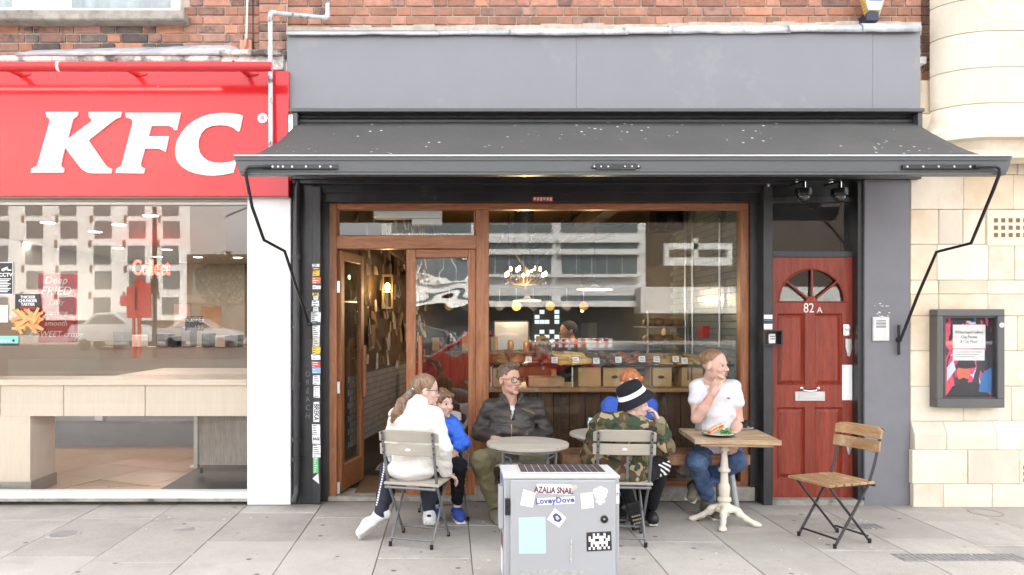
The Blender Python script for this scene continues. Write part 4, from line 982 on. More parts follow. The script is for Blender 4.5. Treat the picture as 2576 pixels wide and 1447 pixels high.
# hanging rail and lantern
rl = MB().tube([LW(.4, .25, 2.2), LW(3.2, .2, 1.93)], .018, 8).build('wooden_pole', m_tagwall); tag(rl, 'dark pole slanting across the wall above the lantern', 'pole')
m_brass = M('old_brass', (.3, .19, .06), .35, metal=.8, var=.2); m_warm = emit('warm_bulb', (1, .62, .22), 28); m_warmd = emit('warm_lit_glass', (1, .6, .2), 2.5)
def lantern(p, s, label):
    t = tag(empty('wall_lantern', p), label, 'lamp')
    f = MB()
    for dx in (-.5, .5):
        for dy in (-.5, .5): f.box(p.x + dx * s * .55 - .006, p.x + dx * s * .55 + .006, p.y + dy * s * .55 - .006, p.y + dy * s * .55 + .006, p.z - s, p.z + s)
    for z in (-s, 0, s): f.box(p.x - s * .32, p.x + s * .32, p.y - s * .32, p.y + s * .32, p.z + z - .006, p.z + z + (.012 if z else .002))
    f.build('frame', m_brass, t)
    MB().ball(p + Vector((0, 0, s * .3)), s * .16, 10, 7, (1, 1, 1.6)).build('bulb', m_warm, t, smooth=True)
    l_ = bpy.data.lights.new('lantern_light', 'POINT'); l_.energy = .7; l_.color = (1, .6, .25); l_.shadow_soft_size = .012
    lo_ = bpy.data.objects.new('lantern_light', l_); COL.objects.link(lo_); lo_.parent = t; lo_.location = (0, -s * .5, 0)
lantern(LW(1.15, .14, Z(735, 1.4)), .16, 'lit brass wall lantern on the tag covered wall inside the door')
lantern(P(1567, 757, 5.5), .14, 'small lit lantern over the inner doorway at the back of the cafe')
# window counter
CYF = .36
pl = empty('window_counter', (X(1540, CYF), CYF, FZ), 'dark plank counter with a worn wooden shelf inside the cafe window', 'counter')
xs = [X(1232 + 40 * i, .46) for i in range(17)]
for i in range(16): bx('plank', xs[i] + .002, xs[i + 1] - .002, .455 + t_rand.uniform(0, .006), .48, FZ, .87, m_dkplank, pl, bevel=.002)
MB().box(X(1180, CYF), X(1870, CYF), CYF, 1.05, .875, .91).build('shelf', m_shelf, pl, bevel=.004)
bx('counter_back', X(1180, CYF), X(1870, CYF), 1.02, 1.05, FZ, .87, m_dkplank, pl, bevel=0)
sh = bx('glass_shelf', X(1236, .45), X(1850, .45), .44, 1.0, 1.085, 1.093, glass('shelf_glass', (.9, .95, .93), 1), pl, bevel=.001)
for px in (1236, 1440, 1640, 1845): bx('shelf_post', X(px, .5) - .006, X(px, .5) + .006, .5, .512, .91, 1.085, m_steel, pl, bevel=0)
# crates and boxes on the counter
def crate(px0, px1, py0, label, prnt=None, y=.5, m=None):
    t = tag(empty('card_box', (X((px0 + px1) / 2, y), y, .91)), label, 'box')
    z1 = min(1.08, Z(py0, y)); x0, x1 = X(px0, y), X(px1, y)
    MB().box(x0, x1, y, y + .22, .911, z1).build('carton', m or m_card, t, bevel=.003)
    if prnt == 'slot': MB().prism([((x0 + x1) / 2 + .03 * math.cos(a * .4488), (.91 + z1) / 2 + .014 * math.sin(a * .4488)) for a in range(14)], y - .002, y).build('hand_hole', m_black, t)
    elif prnt: [pbox(px0 + 14 + 9 * i_, px0 + 18 + 9 * i_, y - .002, y, py0 + 12, py0 + 52).build('faded_print', m_tagwall, t) for i_ in range(2)]
crate(1240, 1295, 925, 'brown carton at the end of the window counter beside the timber post')
crate(1330, 1420, 950, 'low brown tray box below the pastries behind the man in leather', m=m_shelf)
crate(1455, 1512, 922, 'brown carton with a paper bag flap on the window counter')
crate(1518, 1575, 920, 'brown carton with a dark oval hand hole behind the red-haired boy', 'slot')
crate(1636, 1690, 918, 'brown carton with a faint oval print on the window counter', 'slot')
crate(1715, 1768, 905, 'tall brown carton with upright faded print beside the man in white', 'print', .5)
# food
foodm = dict(focaccia=M('golden_crust', (.5, .28, .07), .6, var=.35, vs=25, rnd=.15, bump=.5, bs=60), pastry=M('red_brown_glaze', (.34, .10, .04), .4, var=.4, vs=30, rnd=.2, bump=.5, bs=50), cake=M('dark_cake', (.12, .05, .03), .6, var=.4, vs=25, rnd=.2), bun=M('bun_crust', (.32, .16, .06), .5, var=.3, vs=20, rnd=.15), cream=M('cream_icing', (.75, .68, .55), .5, var=.1), slab=M('yellow_slab', (.62, .42, .12), .6, var=.25, vs=25, rnd=.1))
fme = dict(focaccia=MB().box(-.07, .07, -.05, .05, 0, .03).mesh('focaccia', foodm['focaccia'], smooth=True, bevel=.014, seg=2), slab=MB().box(-.09, .09, -.045, .045, 0, .045).mesh('loaf_cake', foodm['slab'], smooth=True, bevel=.01, seg=2),
           cake=MB().lathe([(.05, 0), (.055, .01), (.05, .035), (.03, .042)], n=14).mesh('tart', foodm['cake'], smooth=True), pastry=MB().ball((0, 0, .022), .05, 12, 7, (1.1, .8, .5)).mesh('pastry', foodm['pastry'], smooth=True), bun=MB().ball((0, 0, .03), .055, 12, 7, (1.3, .8, .65)).mesh('bread_roll', foodm['bun'], smooth=True))
fl_ = dict(focaccia='golden square of focaccia among others on the cafe window shelf', slab='yellow loaf cake among others on the cafe window shelf', cake='dark round tart among others on the cafe window shelf', pastry='red brown glazed pastry among others on the cafe window shelf', bun='brown crusty bread roll among others on the cafe window shelf')
cat_ = dict(focaccia='focaccia', slab='loaf cake', cake='tart', pastry='pastry', bun='bread roll')
f_rand = random.Random(12)
def put(kind, x, y, z, where=''):
    o = link(cat_[kind].replace(' ', '_'), fme[kind], None, (x, y, z)); o.rotation_euler = (R(f_rand.uniform(-4, 14)), R(f_rand.uniform(-6, 6)), R(f_rand.uniform(-30, 30))); k = f_rand.uniform(.85, 1.1); o.scale = (k, k, k)
    tag(o, fl_[kind].split(' among')[0] + ' among others on ' + where, cat_[kind], cat_[kind] + ' rows in the cafe window')
TZ = 1.094; trays = [(1242, 1318, 'bun'), (1322, 1395, 'pastry'), (1400, 1470, 'slab'), (1475, 1560, 'cake'), (1565, 1640, 'pastry'), (1645, 1735, 'focaccia'), (1740, 1835, 'focaccia')]
for ti, (a, b, kind) in enumerate(trays):
    x0, x1 = X(a, .6), X(b, .6)
    labs = ['black tray of crusty rolls beside the timber post', 'black tray of red pastries behind the man in leather', 'black tray of yellow loaf cakes in the cafe window', 'black tray of dark tarts in the middle of the cafe window', 'black tray of glazed pastries above the red-haired boy', 'black tray of focaccia pieces behind a pair of price cards', 'black tray of focaccia nearest the man in white']
    tr = tag(empty('food_tray', ((x0 + x1) / 2, .7, TZ)), labs[ti], 'tray')
    MB().box(x0, x1, .47, .97, TZ, TZ + .012).build('tray', m_blkpl, tr, bevel=.003)
    for r in range(4):
        n = max(2, int((x1 - x0) / (.115 if kind in ('cake', 'pastry', 'bun') else .15)))
        for i in range(n): put(kind, x0 + (x1 - x0) * (i + .5) / n + f_rand.uniform(-.012, .012), .53 + r * .125, TZ + .012 + r * .016, 'the tray ' + labs[ti].split(' tray of ')[1].split(' ', 1)[1].replace('rolls ', '').replace('pastries ', '').replace('loaf cakes ', '').replace('tarts ', '').replace('pieces ', ''))
m_cardw = M('price_card', (.8, .8, .78), .6)
pc = MB().add([(-.026, 0, 0), (.026, 0, 0), (.026, .018, .05), (-.026, .018, .05), (-.026, .03, 0), (.026, .03, 0)], [(0, 1, 2, 3), (3, 2, 5, 4)]).mesh('price_card', m_cardw)
ink = MB()
for i in range(3): ink.box(-.018, .018 - .008 * (i % 2), -.0022 + .0045 * (i + 1), -.001 + .0045 * (i + 1), .012 + .012 * i, .0165 + .012 * i)
inkm = ink.mesh('price_writing', m_black)
for px, lab in ((1330, 'nearest the timber post'), (1395, 'beside the carved head'), (1448, 'before the yellow loaf cakes'), (1500, 'before the dark tarts'), (1555, 'above the red-haired boy'), (1615, 'before the second tray of glazed pastries'), (1652, 'first before the focaccia'), (1700, 'second before the focaccia'), (1722, 'third before the focaccia')):
    o = link('price_card', pc, None, (X(px, .47), .455, TZ + .008 + f_rand.uniform(0, .03))); o.rotation_euler = (0, 0, R(f_rand.uniform(-15, 15))); tag(o, 'small white price card on the pastry shelf ' + lab, 'price card', 'price cards in the cafe window'); link('price_writing', inkm, o)
orn = tag(empty('ornament', P(1368, 900, .62)), 'dark brown lumpy carved head standing over the pastries', 'ornament')
c0 = P(1366, 885, .62)
SDF(.008, .03).ell(c0, (.075, .06, .085)).ell(c0 + Vector((-.07, -.01, -.07)), (.055, .05, .05)).ell(c0 + Vector((.075, -.01, -.075)), (.055, .05, .05)).ell(c0 + Vector((0, -.02, .075)), (.04, .04, .04)).mesh('carving', M('brown_carving', (.10, .04, .02), .3, var=.4, vs=18), parent=orn)
MB().cyl(c0 + Vector((0, 0, -.16)), c0 + Vector((0, 0, -.06)), .012).build('stand', m_steel, orn)
lf = tag(empty('strip_light', P(1028, 536, .6)), 'white box light fitting behind the glass over the cafe door', 'light fitting')
pbox(940, 1112, .245, .36, 522, 549).build('casing', m_upvc, lf, bevel=.004); pbox(1036, 1112, .25, .36, 550, 564).build('diffuser', m_white, lf, bevel=.003)
# chandelier, lamps, duct, speaker
ch = tag(empty('chandelier', P(1322, 640, 2.6)), 'brass chandelier of small flame bulbs hanging inside the cafe window', 'chandelier')
cc = P(1322, 700, 2.6); f = MB().tube([cc + Vector((0, 0, -.12)), cc + Vector((0, 0, 1.0))], .01, 8); ring_b = MB(); drops = MB()
for i in range(12):
    a = 2 * math.pi * i / 12; rr_ = .25 if i % 2 else .17; zz_ = .0 if i % 2 else .06
    e = cc + Vector((rr_ * math.cos(a), rr_ * math.sin(a), zz_)); f.tube([cc + Vector((0, 0, -.08)), cc + Vector((rr_ * .6 * math.cos(a), rr_ * .6 * math.sin(a), -.07 + zz_ * .5)), e], .006, 6)
    ring_b.ball(e + Vector((0, 0, .045)), .014, 8, 6, (1, 1, 2.0)); drops.ball(e + Vector((0, 0, -.06)), .01, 6, 5, (1, 1, 1.6))
f.build('frame', m_brass, ch, smooth=True); ring_b.build('bulbs', emit('flame_bulb', (1, .62, .24), 22), ch, smooth=True); drops.build('crystal_drops', m_chrome, ch, smooth=True)
def plight(par, loc, e, c=(1, .68, .36), r=.012):
    l_ = bpy.data.lights.new('lamp_light', 'POINT'); l_.energy = e * .35; l_.color = c; l_.shadow_soft_size = r
    lo_ = bpy.data.objects.new('lamp_light', l_); COL.objects.link(lo_); lo_.parent = par; lo_.location = Vector(loc) - origin(par)
plight(ch, cc + Vector((0, 0, -.2)), 10)
for px, py, w, y, lab in ((1326, 757, 72, 3.4, 'flat pale disc pendant lamp under the chandelier'), (1496, 729, 92, 3.0, 'flat pale disc pendant lamp in the middle of the cafe window')):
    pd = tag(empty('pendant_lamp', P(px, py, y)), lab, 'lamp'); p = P(px, py, y); r_ = w / 2 / sc(y)
    MB().lathe([(r_, 0), (r_ * .98, .012), (r_ * .3, .03), (.03, .06)], p, 24).build('shade', m_white, pd, smooth=True); MB().lathe([(r_ * .9, -.004), (r_ * .9, .002)], p, 24).build('lit_diffuser', emit('lamp_diffuser', (1, .8, .55), 3.0), pd)
    MB().cyl(p + Vector((0, 0, .05)), Vector((p.x, p.y, CE)), .005, n=6).build('cord', m_black, pd); plight(pd, p + Vector((0, 0, -.12)), 8)
du = tag(empty('air_duct', P(1322, 560, 2.2)), 'silver spiral duct with a crumpled black sleeve hanging near the cafe window', 'duct')
dd = P(1318, 545, 2.2); pr_ = []
for i in range(16): pr_ += [(.105, -.30 + i * .045), (.112, -.30 + i * .045 + .02)]
MB().lathe(pr_, dd + Vector((0, 0, .1)), 20).build('duct_pipe', M('duct_metal', (.3, .3, .31), .25, metal=.9, var=.2), du, smooth=True)
MB().tube([dd + Vector((0, 0, -.2)), dd + Vector((-.05, 0, -.33)), dd + Vector((.04, .05, -.46)), dd + Vector((.1, .05, -.58))], [.115, .1, .09, .03], 14).build('sleeve', M('black_foil', (.02, .02, .02), .2, bump=.8, bs=25, bd=.03), du, smooth=True)
sp_ = tag(empty('loudspeaker', P(1690, 552, 1.8)), 'black loudspeaker box hung under the cafe ceiling near the tiled wall', 'speaker'); pbox(1652, 1718, 1.8, 2.1, 520, 578).build('cabinet', m_blkpl, sp_, bevel=.004); MB().lathe([(.05, 0), (.05, .006), (.01, .012)], P(1690, 552, 1.8), 16, (0, -1, 0)).build('cone', m_black, sp_); MB().cyl(P(1685, 520, 1.9), P(1685, 440, 1.9), .01).build('bracket', m_black, sp_)
cp = tag(empty('ceiling_pipes', (.9, 3.5, 2.7)), 'grid of thin dark pipes under the mustard cafe ceiling', 'pipes')
mb = MB()
for y in (2.2, 3.4, 4.8): mb.cyl((-.9, y, 2.72), (2.4, y, 2.72), .012, n=6)
for x in (-.2, .75, 1.35, 1.6): mb.cyl((x, 1.2, 2.68), (x, 7.8, 2.68), .012, n=6)
for x, y in ((.75, 3.4), (1.35, 2.2), (1.6, 4.8), (-.2, 2.2)): mb.cyl((x, y, 2.45), (x, y, 2.85), .009, n=6)
mb.build('pipe_run', m_black, cp, smooth=True); MB().box(1.5, 1.65, .6, 7.6, 2.55, 2.72).build('ceiling_beam', m_tagwall, cp)
for i, (y, z0, z1) in enumerate(((.75, 1.25, 2.5), (1.5, .95, 2.8), (1.72, .95, 2.8))):
    o = MB().cyl((RX - .02, y, z0), (RX - .02, y, z1), .013, n=8).build('conduit_tube', m_ssteel, smooth=True); tag(o, ['white conduit on the green tiles nearest the window', 'steel conduit on the green tiles, middle one of three', 'steel conduit on the green tiles farthest from the window'][i], 'conduit')
fa = tag(empty('fire_alarm_box', (RX - .03, 1.15, 1.4)), 'small red fire alarm box on the green tiled wall', 'alarm'); bx('casing', RX - .06, RX + .005, 1.08, 1.24, 1.33, 1.44, M('alarm_red', (.5, .015, .015), .4), fa)
# back of the cafe
bc = tag(empty('back_counter', (1.0, 4.4, FZ)), 'dark serving counter with a steel unit across the back of the cafe', 'counter')
bx('counter_body', -.3, 2.2, 4.2, 4.8, FZ, 1.08, m_dkplank, bc); bx('steel_unit', 1.55, 2.4, 2.4, 3.0, FZ, 1.25, m_ssteel, bc)
mb = MB()
for i in range(10): mb.box(1.56, 2.39, 2.385, 2.4, .5 + i * .07, .53 + i * .07)
mb.build('louvre_slats', m_black, bc)
m_bottle = M('dark_bottle', (.02, .025, .012), .15, rnd=.4); m_jar = M('amber_jar', (.30, .13, .03), .2, rnd=.3); m_bag = M('kraft_bag', (.34, .22, .12), .8, rnd=.2)
bt_me = MB().lathe([(.032, 0), (.034, .01), (.034, .15), (.012, .2), (.012, .25), (.014, .255)], n=10).mesh('bottle', m_bottle, smooth=True); jr_me = MB().lathe([(.04, 0), (.045, .01), (.045, .1), (.035, .115), (.037, .13)], n=10).mesh('jar', m_jar, smooth=True); bg_me = MB().box(-.06, .06, -.04, .04, 0, .2).mesh('paper_bag', m_bag, bevel=.006)
k_rand = random.Random(17)
for i in range(34):
    nm, me, lb_ = ((('bottle', bt_me, 'dark bottle standing on the back counter of the cafe'), ('jar', jr_me, 'amber jar standing on the back counter of the cafe'), ('paper_bag', bg_me, 'brown paper bag standing on the back counter of the cafe'))[k_rand.randrange(3)])
    o = link(nm, me, None, (-.2 + i * .07, 4.3 + .12 * (i % 3), 1.08)); o.rotation_euler = (0, 0, k_rand.uniform(0, 1)); k_ = k_rand.uniform(.8, 1.2); o.scale = (k_, k_, k_); tag(o, lb_, nm.replace('_', ' '), nm.replace('_', ' ') + 's along the back counter')
em = tag(empty('coffee_machine', (X(1262, 4.3), 4.3, 1.08)), 'steel coffee machine on the back counter behind the timber post', 'coffee machine'); bx('machine_body', -.05 + X(1250, 4.3), .45 + X(1250, 4.3), 4.28, 4.6, 1.08, 1.5, m_ssteel, em, bevel=.02)
hr = tag(empty('utensil_rail', (.9, 3.9, 1.9)), 'dark rail of ladles and pans hanging over the back counter', 'rail'); MB().tube([(-.1, 4.2, 1.95), (2.0, 4.2, 1.95)], .01, 6).build('rail', m_black, hr)
for i in range(9):
    x = .0 + i * .23; MB().tube([(x, 4.2, 1.95), (x, 4.19, 1.72)], .006, 5).build('handle', m_ssteel, hr); MB().lathe([(.005, -.03), (.06, -.02), (.065, .01)], (x, 4.18, 1.7), 12, (0, -1, 0)).build('pan', m_black if i % 2 else m_brass, hr, smooth=True)
ls = tag(empty('bread_rack', (2.2, 1.9, 1.2)), 'wire rack of loaves against the green tiles behind the man in white', 'rack')
for z in (1.25, 1.42):
    MB().box(2.02, RX - .02, 1.6, 2.15, z, z + .012).build('rack_shelf', m_ssteel, ls)
    for i in range(4):
        o = link('bread_rolls'[:10], fme['bun'], None, (2.08 + .1 * i, 1.75, z + .014)); o.scale = (1.0, 1.6, 1.3); tag(o, 'crusty loaf on the %s shelf of the wire rack by the tiles' % ('lower' if z < 1.3 else 'upper'), 'bread', 'loaves on the wire rack')
for x in (2.03, RX - .03): bx('rack_post', x - .008, x + .008, 1.6, 1.616, .03, 1.6, m_ssteel, ls, bevel=0)
for px, lab in ((1700, 'pale flour sack slumped on the steel unit, nearer the kitchen'), (1752, 'pale flour sack slumped on the steel unit, nearer the tiled wall')):
    t = tag(empty('flour_sack', P(px, 845, 2.6)), lab, 'sack'); p = P(px, 836, 2.6)
    SDF(.012, .04).ell(p, (.16, .13, .10)).ell(p + Vector((-.06, 0, .07)), (.07, .06, .06)).ell(p + Vector((.07, 0, .06)), (.08, .06, .06)).mesh('sack_body', M('flour_cloth%s' % ('' if px == 1700 else '_b'), (.5, .45, .38), .9, var=.1, vs=6), wrinkle=lambda x, y, z: .008 * np.sin(38 * x + 9 * np.sin(20 * z)) * np.sin(30 * z + 14 * x), parent=t)
kt = tag(empty('tiled_oven', P(1560, 870, 6.5)), 'cream tiled pizza oven glowing at the back of the kitchen', 'oven')
bx('oven_body', X(1480, 6.5), X(1600, 6.5), 6.5, 7.2, .9, Z(812, 6.5), m_tilew, kt); mb = MB()
bx('oven_mouth', X(1575, 6.48), X(1625, 6.48), 6.47, 6.49, Z(828, 6.48), Z(812, 6.48), emit('oven_fire', (1, .12, .03), 3), kt)
for px in (1465, 1548): bx('kitchen_tube', X(px, 6) - .02, X(px, 6) + .02, 6, 6.02, Z(785, 6), Z(770, 6), emit('kitchen_lamp%d' % px, (1, .65, .3), 6), kt)
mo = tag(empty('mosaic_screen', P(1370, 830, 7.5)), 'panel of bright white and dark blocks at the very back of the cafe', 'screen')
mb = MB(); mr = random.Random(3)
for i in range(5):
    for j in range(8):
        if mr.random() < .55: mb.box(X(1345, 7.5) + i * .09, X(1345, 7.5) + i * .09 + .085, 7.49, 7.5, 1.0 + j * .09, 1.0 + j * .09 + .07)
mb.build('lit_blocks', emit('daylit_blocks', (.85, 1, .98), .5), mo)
MB().box(X(1340, 7.52), X(1440, 7.52), 7.52, 7.54, .95, 1.8).build('screen_frame', m_black, mo)

# ================================================================== inside the fried chicken shop
m_lam = M('pale_laminate', (.72, .585, .475), .4, var=.05, vs=9, stretch=(5, 5, .5), rnd=.03)
m_lamx = M('pale_laminate_top', (.76, .60, .48), .35, var=.05, vs=9, stretch=(.5, 5, 5))
m_tan = M('tan_floor_tile', (.52, .34, .20), .3, rnd=.06, var=.08, vs=2)
m_warmw = M('warm_beige_wall', (.41, .365, .315), .6, var=.04)
m_gry = M('grey_plinth', (.16, .17, .185), .5, var=.1)
si = empty('shop_interior', parent=None); si.parent = kfc; si.location = Vector((-3, 4, 0)) - kfc.location
SX0, SX1, SD = -7.0, X(640, .3), 11.0
bx('floor_bed', SX0, SX1 + .3, .14, SD, -.02, .012, M('tan_floor_grout', (.36, .235, .14), .5), si, bevel=0)
ftm = MB().box(-.297, .297, -.297, .297, -.01, .008).mesh('floor_tile', m_tan, bevel=.001)
for i in range(11):
    for j in range(10):
        q = Matrix.Rotation(R(-24), 3, 'Z') @ Vector((-2.6 + i * .6, -1.2 + j * .6, 0)) + Vector((-3.2, 1.2, .012))
        if q.y < .56 or q.y > 4.5 or q.x > SX1 - .3 or q.x < -5.6: continue
        o = link('floor_tile', ftm, si, q - origin(si)); o.rotation_euler = (0, 0, R(-24))
bx('floor_edge', SX0, SX1, .141, .62, .0, .0145, m_tan, si, bevel=0)
bx('floor_far', SX0, SX1 + .3, 4.3, SD, .0, .016, m_tan, si, bevel=0)
bx('shop_ceiling', SX0, SX1 + .3, .16, SD, 2.8, 2.9, m_warmw, si, bevel=0)
bx('shop_back_wall', SX0, SX1 + .3, SD - .2, SD, 0, 2.8, m_warmw, si, bevel=0)
bx('side_wall', SX1 + .05, SX1 + .25, .3, SD, 0, 2.8, M('dark_brown_side_wall', (.13, .085, .06), .6, var=.1), si, bevel=0); bx('brown_wall_panel', -4.6, SX1 + .04, SD - .26, SD - .21, .9, 2.8, bpy.data.materials['dark_brown_side_wall'], si, bevel=0)
bx('side_wall', SX0 - .2, SX0, .3, SD, 0, 2.8, m_warmw, si, bevel=0)
bx('red_dado', SX1 + .03, SX1 + .05, 2.2, 7, .8, 1.7, m_red, si, bevel=0)
ct = tag(empty('window_bar', (-3, .3, 0)), 'pale laminate bar counter along the inside of the plate window', 'counter')
WY = .26
pbox(-400, 620, WY, WY + .45, 955, 970).build('counter_top', m_lamx, ct, bevel=.003)
for a, b in ((-360, 0), (2, 159), (161, 364), (366, 625)): pbox(a, b, WY + .02, WY + .05, 970, 1047).build('fascia_panel', m_lam, ct, bevel=.0015)
lg = pbox(-60, 76, WY + .02, WY + .42, 1047, 1250).build('end_panel', m_lam, ct, bevel=.002); pbox(-60, 78, WY + .015, WY + .43, 1212, 1258).build('kick_plate', m_alu, ct)
gl = pbox(20, 620, .8, .806, 905, 955).build('glass_screen', m_glass_k, ct)
tr = tag(empty('trolley_panel', P(560, 1180, 1.0)), 'grey wood trolley panel on castors below the bar counter', 'trolley')
pbox(492, 660, 1.0, 1.05, 1020, 1170).build('panel', wood('grey_wood', (.33, .28, .24), (.43, .37, .33), .5, 1, 'z'), tr); pbox(487, 497, .98, 1.06, 1020, 1178).build('edge_post', m_alu, tr); MB().tube([P(506, 1176, 1.02), P(506, 1190, 1.02)], .016, 10).build('castor', m_blkpl, tr)
pb = tag(empty('seat_base', (-4, 3, 0)), 'dark grey raised seat base on the tan shop floor', 'seat base')
pbox(92, 640, 2.7, 5.5, 1060, 1126).build('base', m_gry, pb); bx('seat_box', X(270, 3.2), X(700, 3.2), 3.4, 5, .36, .8, m_lam, pb); pbox(238, 258, 2.75, 2.85, 1000, 1090).build('leg', m_white, pb)
w_ = tag(bx('paper_scrap', X(458, 1.2), X(476, 1.2), 1.4, 1.46, .02, .05, m_white, bevel=.01), 'crumpled white paper scrap on the tan shop floor', 'litter')
def downl(px, py, r=.09, en=14, lab=''):
    d = (2.8 - CAMZ) * F / (CY - py); y = d - CAMD; p = Vector(((px - CX) / (F / d), y, 2.795))
    t = tag(empty('downlight', p), 'recessed shop ceiling downlight, ' + lab, 'light', 'downlights in the shop ceiling')
    MB().lathe([(r, 0), (r, .003)], p, 20).build('diffuser', emit('downlight_%d' % px, (1, .93, .82), 7), t); MB().lathe([(r + .012, .001), (r + .012, .004)], p, 20).build('trim_ring', m_white, t)
    l_ = bpy.data.lights.new('downlight_lamp', 'AREA'); l_.shape = 'DISK'; l_.size = r * 2; l_.energy = en * .26; l_.color = (1, .92, .80)
    lo_ = bpy.data.objects.new('downlight_lamp', l_); COL.objects.link(lo_); lo_.parent = t; lo_.location = (0, 0, -.006)
for px, py, lab in ((379, 542, 'nearest the glass'), (299, 565, 'second from the glass in the slanting front row'), (240, 583, 'third from the glass in the slanting front row'), (297, 624, 'above and beside the red neon word'), (420, 628, 'just beyond the red neon word'), (397, 646, 'small one close over the red neon word'), (498, 647, 'small far one before the mirrored sky gap'), (598, 648, 'small far one next to the white pier'), (120, 560, 'above the red lettered panel'), (60, 610, 'above the fries poster')): downl(px, py, .09, 9, lab)
rp = tag(empty('red_wall_panel', P(140, 860, 4)), 'dark red wall panel covered in white hand lettering', 'panel')
pbox(96, 186, 4.0, 4.1, 690, 862).build('board', M('deep_red_panel', (.42, .012, .03), .5), rp)
for i, w in enumerate(('Deep', 'FRIED', 'Tasty', 'warming', 'smooth', '& SWEET crispy')): text(w, P(140, 706 + i * 27, 3.99), [.14, .16, .1, .09, .1, .11][i], m_white, rp, shear=.25)
ne = tag(empty('neon_sign', P(380, 675, 6)), 'glowing red script word hung inside the shop window', 'neon sign')
text('Collect', P(380, 675, 6.0), .34, emit('red_neon', (1, .03, .02), 8), ne, scx=.6, bold=.004, depth=.012)
bc2 = tag(empty('service_counter', (-3.6, 8, 0)), 'busy service counter with coffee machines at the back of the shop', 'counter')
bx('counter_body', -6.5, SX1, 7.8, 8.4, 0, 1.02, m_warmw, bc2)
cr = random.Random(4)
for px, w, h, m in ((300, 26, 40, m_ssteel), (345, 22, 30, m_white), (410, 30, 34, m_gry), (440, 20, 26, m_blkpl), (470, 24, 50, m_ssteel), (520, 22, 34, m_blkpl), (556, 26, 28, m_white), (590, 24, 30, m_gry)):
    MB().box(X(px - w / 2, 7.8), X(px + w / 2, 7.8), 7.75, 8.1, 1.02, 1.02 + h / sc(7.8)).build('machine', m, bc2, bevel=.01)
cs = tag(empty('coffee_sign', P(487, 808, 7)), 'black board sign with white lettering standing on the service counter', 'sign'); pbox(465, 510, 7.0, 7.03, 796, 832).build('board', m_blkpl, cs); text('COFFEE', P(487, 805, 6.99), .13, m_white, cs, scx=.9); text('199', P(500, 824, 6.99), .11, m_white, cs)
for a, b, c, d, m, lab in ((437, 478, 765, 822, m_cardw, 'pale menu sheet hung at the back of the shop, nearer the neon word'), (505, 556, 770, 830, M('pale_yellow_panel', (.62, .5, .28), .6), 'pale yellow panel at the back of the shop beside the black board')):
    o = pbox(a, b, 7.2, 7.22, c, d).build('menu_panel', m); tag(o, lab, 'panel')
# notices stuck on the plate glass
GY = .066
def sheet(name, a, b, c, d, mat, label, cat='poster'):
    t = tag(empty(name, P((a + b) / 2, d, GY)), label, cat); pbox(a, b, GY - .001, GY, c, d).build('print', mat, t); return t
m_pk2 = M('print_black', (.012, .012, .013), .4); m_teal = M('print_teal', (.18, .6, .5), .4)
s1 = sheet('camera_notice', -12, 33, 660, 741, m_pk2, 'black notice with white camera symbol stuck on the shop glass', 'notice')
text('CCTV', P(14, 692, GY - .003), .042, m_white, s1, bold=.001)
MB().tube([P(6, 680, GY - .003), P(20, 674, GY - .003)], .012, 8).build('camera_symbol', m_white, s1); pbox(18, 28, GY - .003, GY - .001, 678, 681).build('camera_symbol', m_white, s1)
for i in range(9): pbox(-6, 27 - (i % 3) * 4, GY - .002, GY - .001, 701 + i * 4, 702.8 + i * 4).build('print_line', m_white, s1)
fo = MB()
for a, b, c, d in ((-12, 33, 660, 661.5), (-12, 33, 739.5, 741), (31.5, 33, 660, 741)): pbox(a, b, GY - .002, GY - .001, c, d, fo)
fo.build('print_border', m_white, s1)
s2 = sheet('fries_poster', 38, 101, 740, 785, m_pk2, 'black shop poster of thick golden fries stuck on the glass', 'poster')
for i, (w, m) in enumerate((('THICKER', m_white), ('CHUNKIER', m_white), ('TASTIER', m_white), ('NEW FRIES', m_red))): text(w, P(70, 748 + i * 9, GY - .003), .033 if i < 3 else .026, m, s2, bold=.0006, scx=.92)
frm = M('golden_fry', (.62, .30, .10), .5, var=.2, vs=20, rnd=.25); frr = random.Random(5)
for i in range(34):
    c = P(frr.uniform(44, 96), frr.uniform(788, 826), GY - .0025 - .0006 * i); a = frr.uniform(-1.2, 1.2)
    d = Vector((math.cos(a), 0, math.sin(a))) * .055; n_ = Vector((-d.z, 0, d.x)).normalized() * .011
    MB().prism([((c + d + n_).x, (c + d + n_).z), ((c + d - n_).x, (c + d - n_).z), ((c - d - n_).x, (c - d - n_).z), ((c - d + n_).x, (c - d + n_).z)], c.y - .0005, c.y).build('printed_fry', frm, s2)
s3 = sheet('paper_notice', -10, 20, 768, 811, m_cardw, 'plain white paper notice below the camera notice on the glass', 'notice')
s4 = sheet('hygiene_sticker', -20, 46, 846, 868, m_teal, 'teal hygiene rating sticker low on the shop glass', 'sticker'); pbox(-20, 46, GY - .0025, GY - .001, 864, 870).build('print', m_pk2, s4)
for i in range(5): MB().lathe([(.011, 0), (.011, .0008)], P(-6 + 10 * i, 857, GY - .0015), 12, (0, -1, 0)).build('rating_dot', m_white if i < 4 else m_pk2, s4)

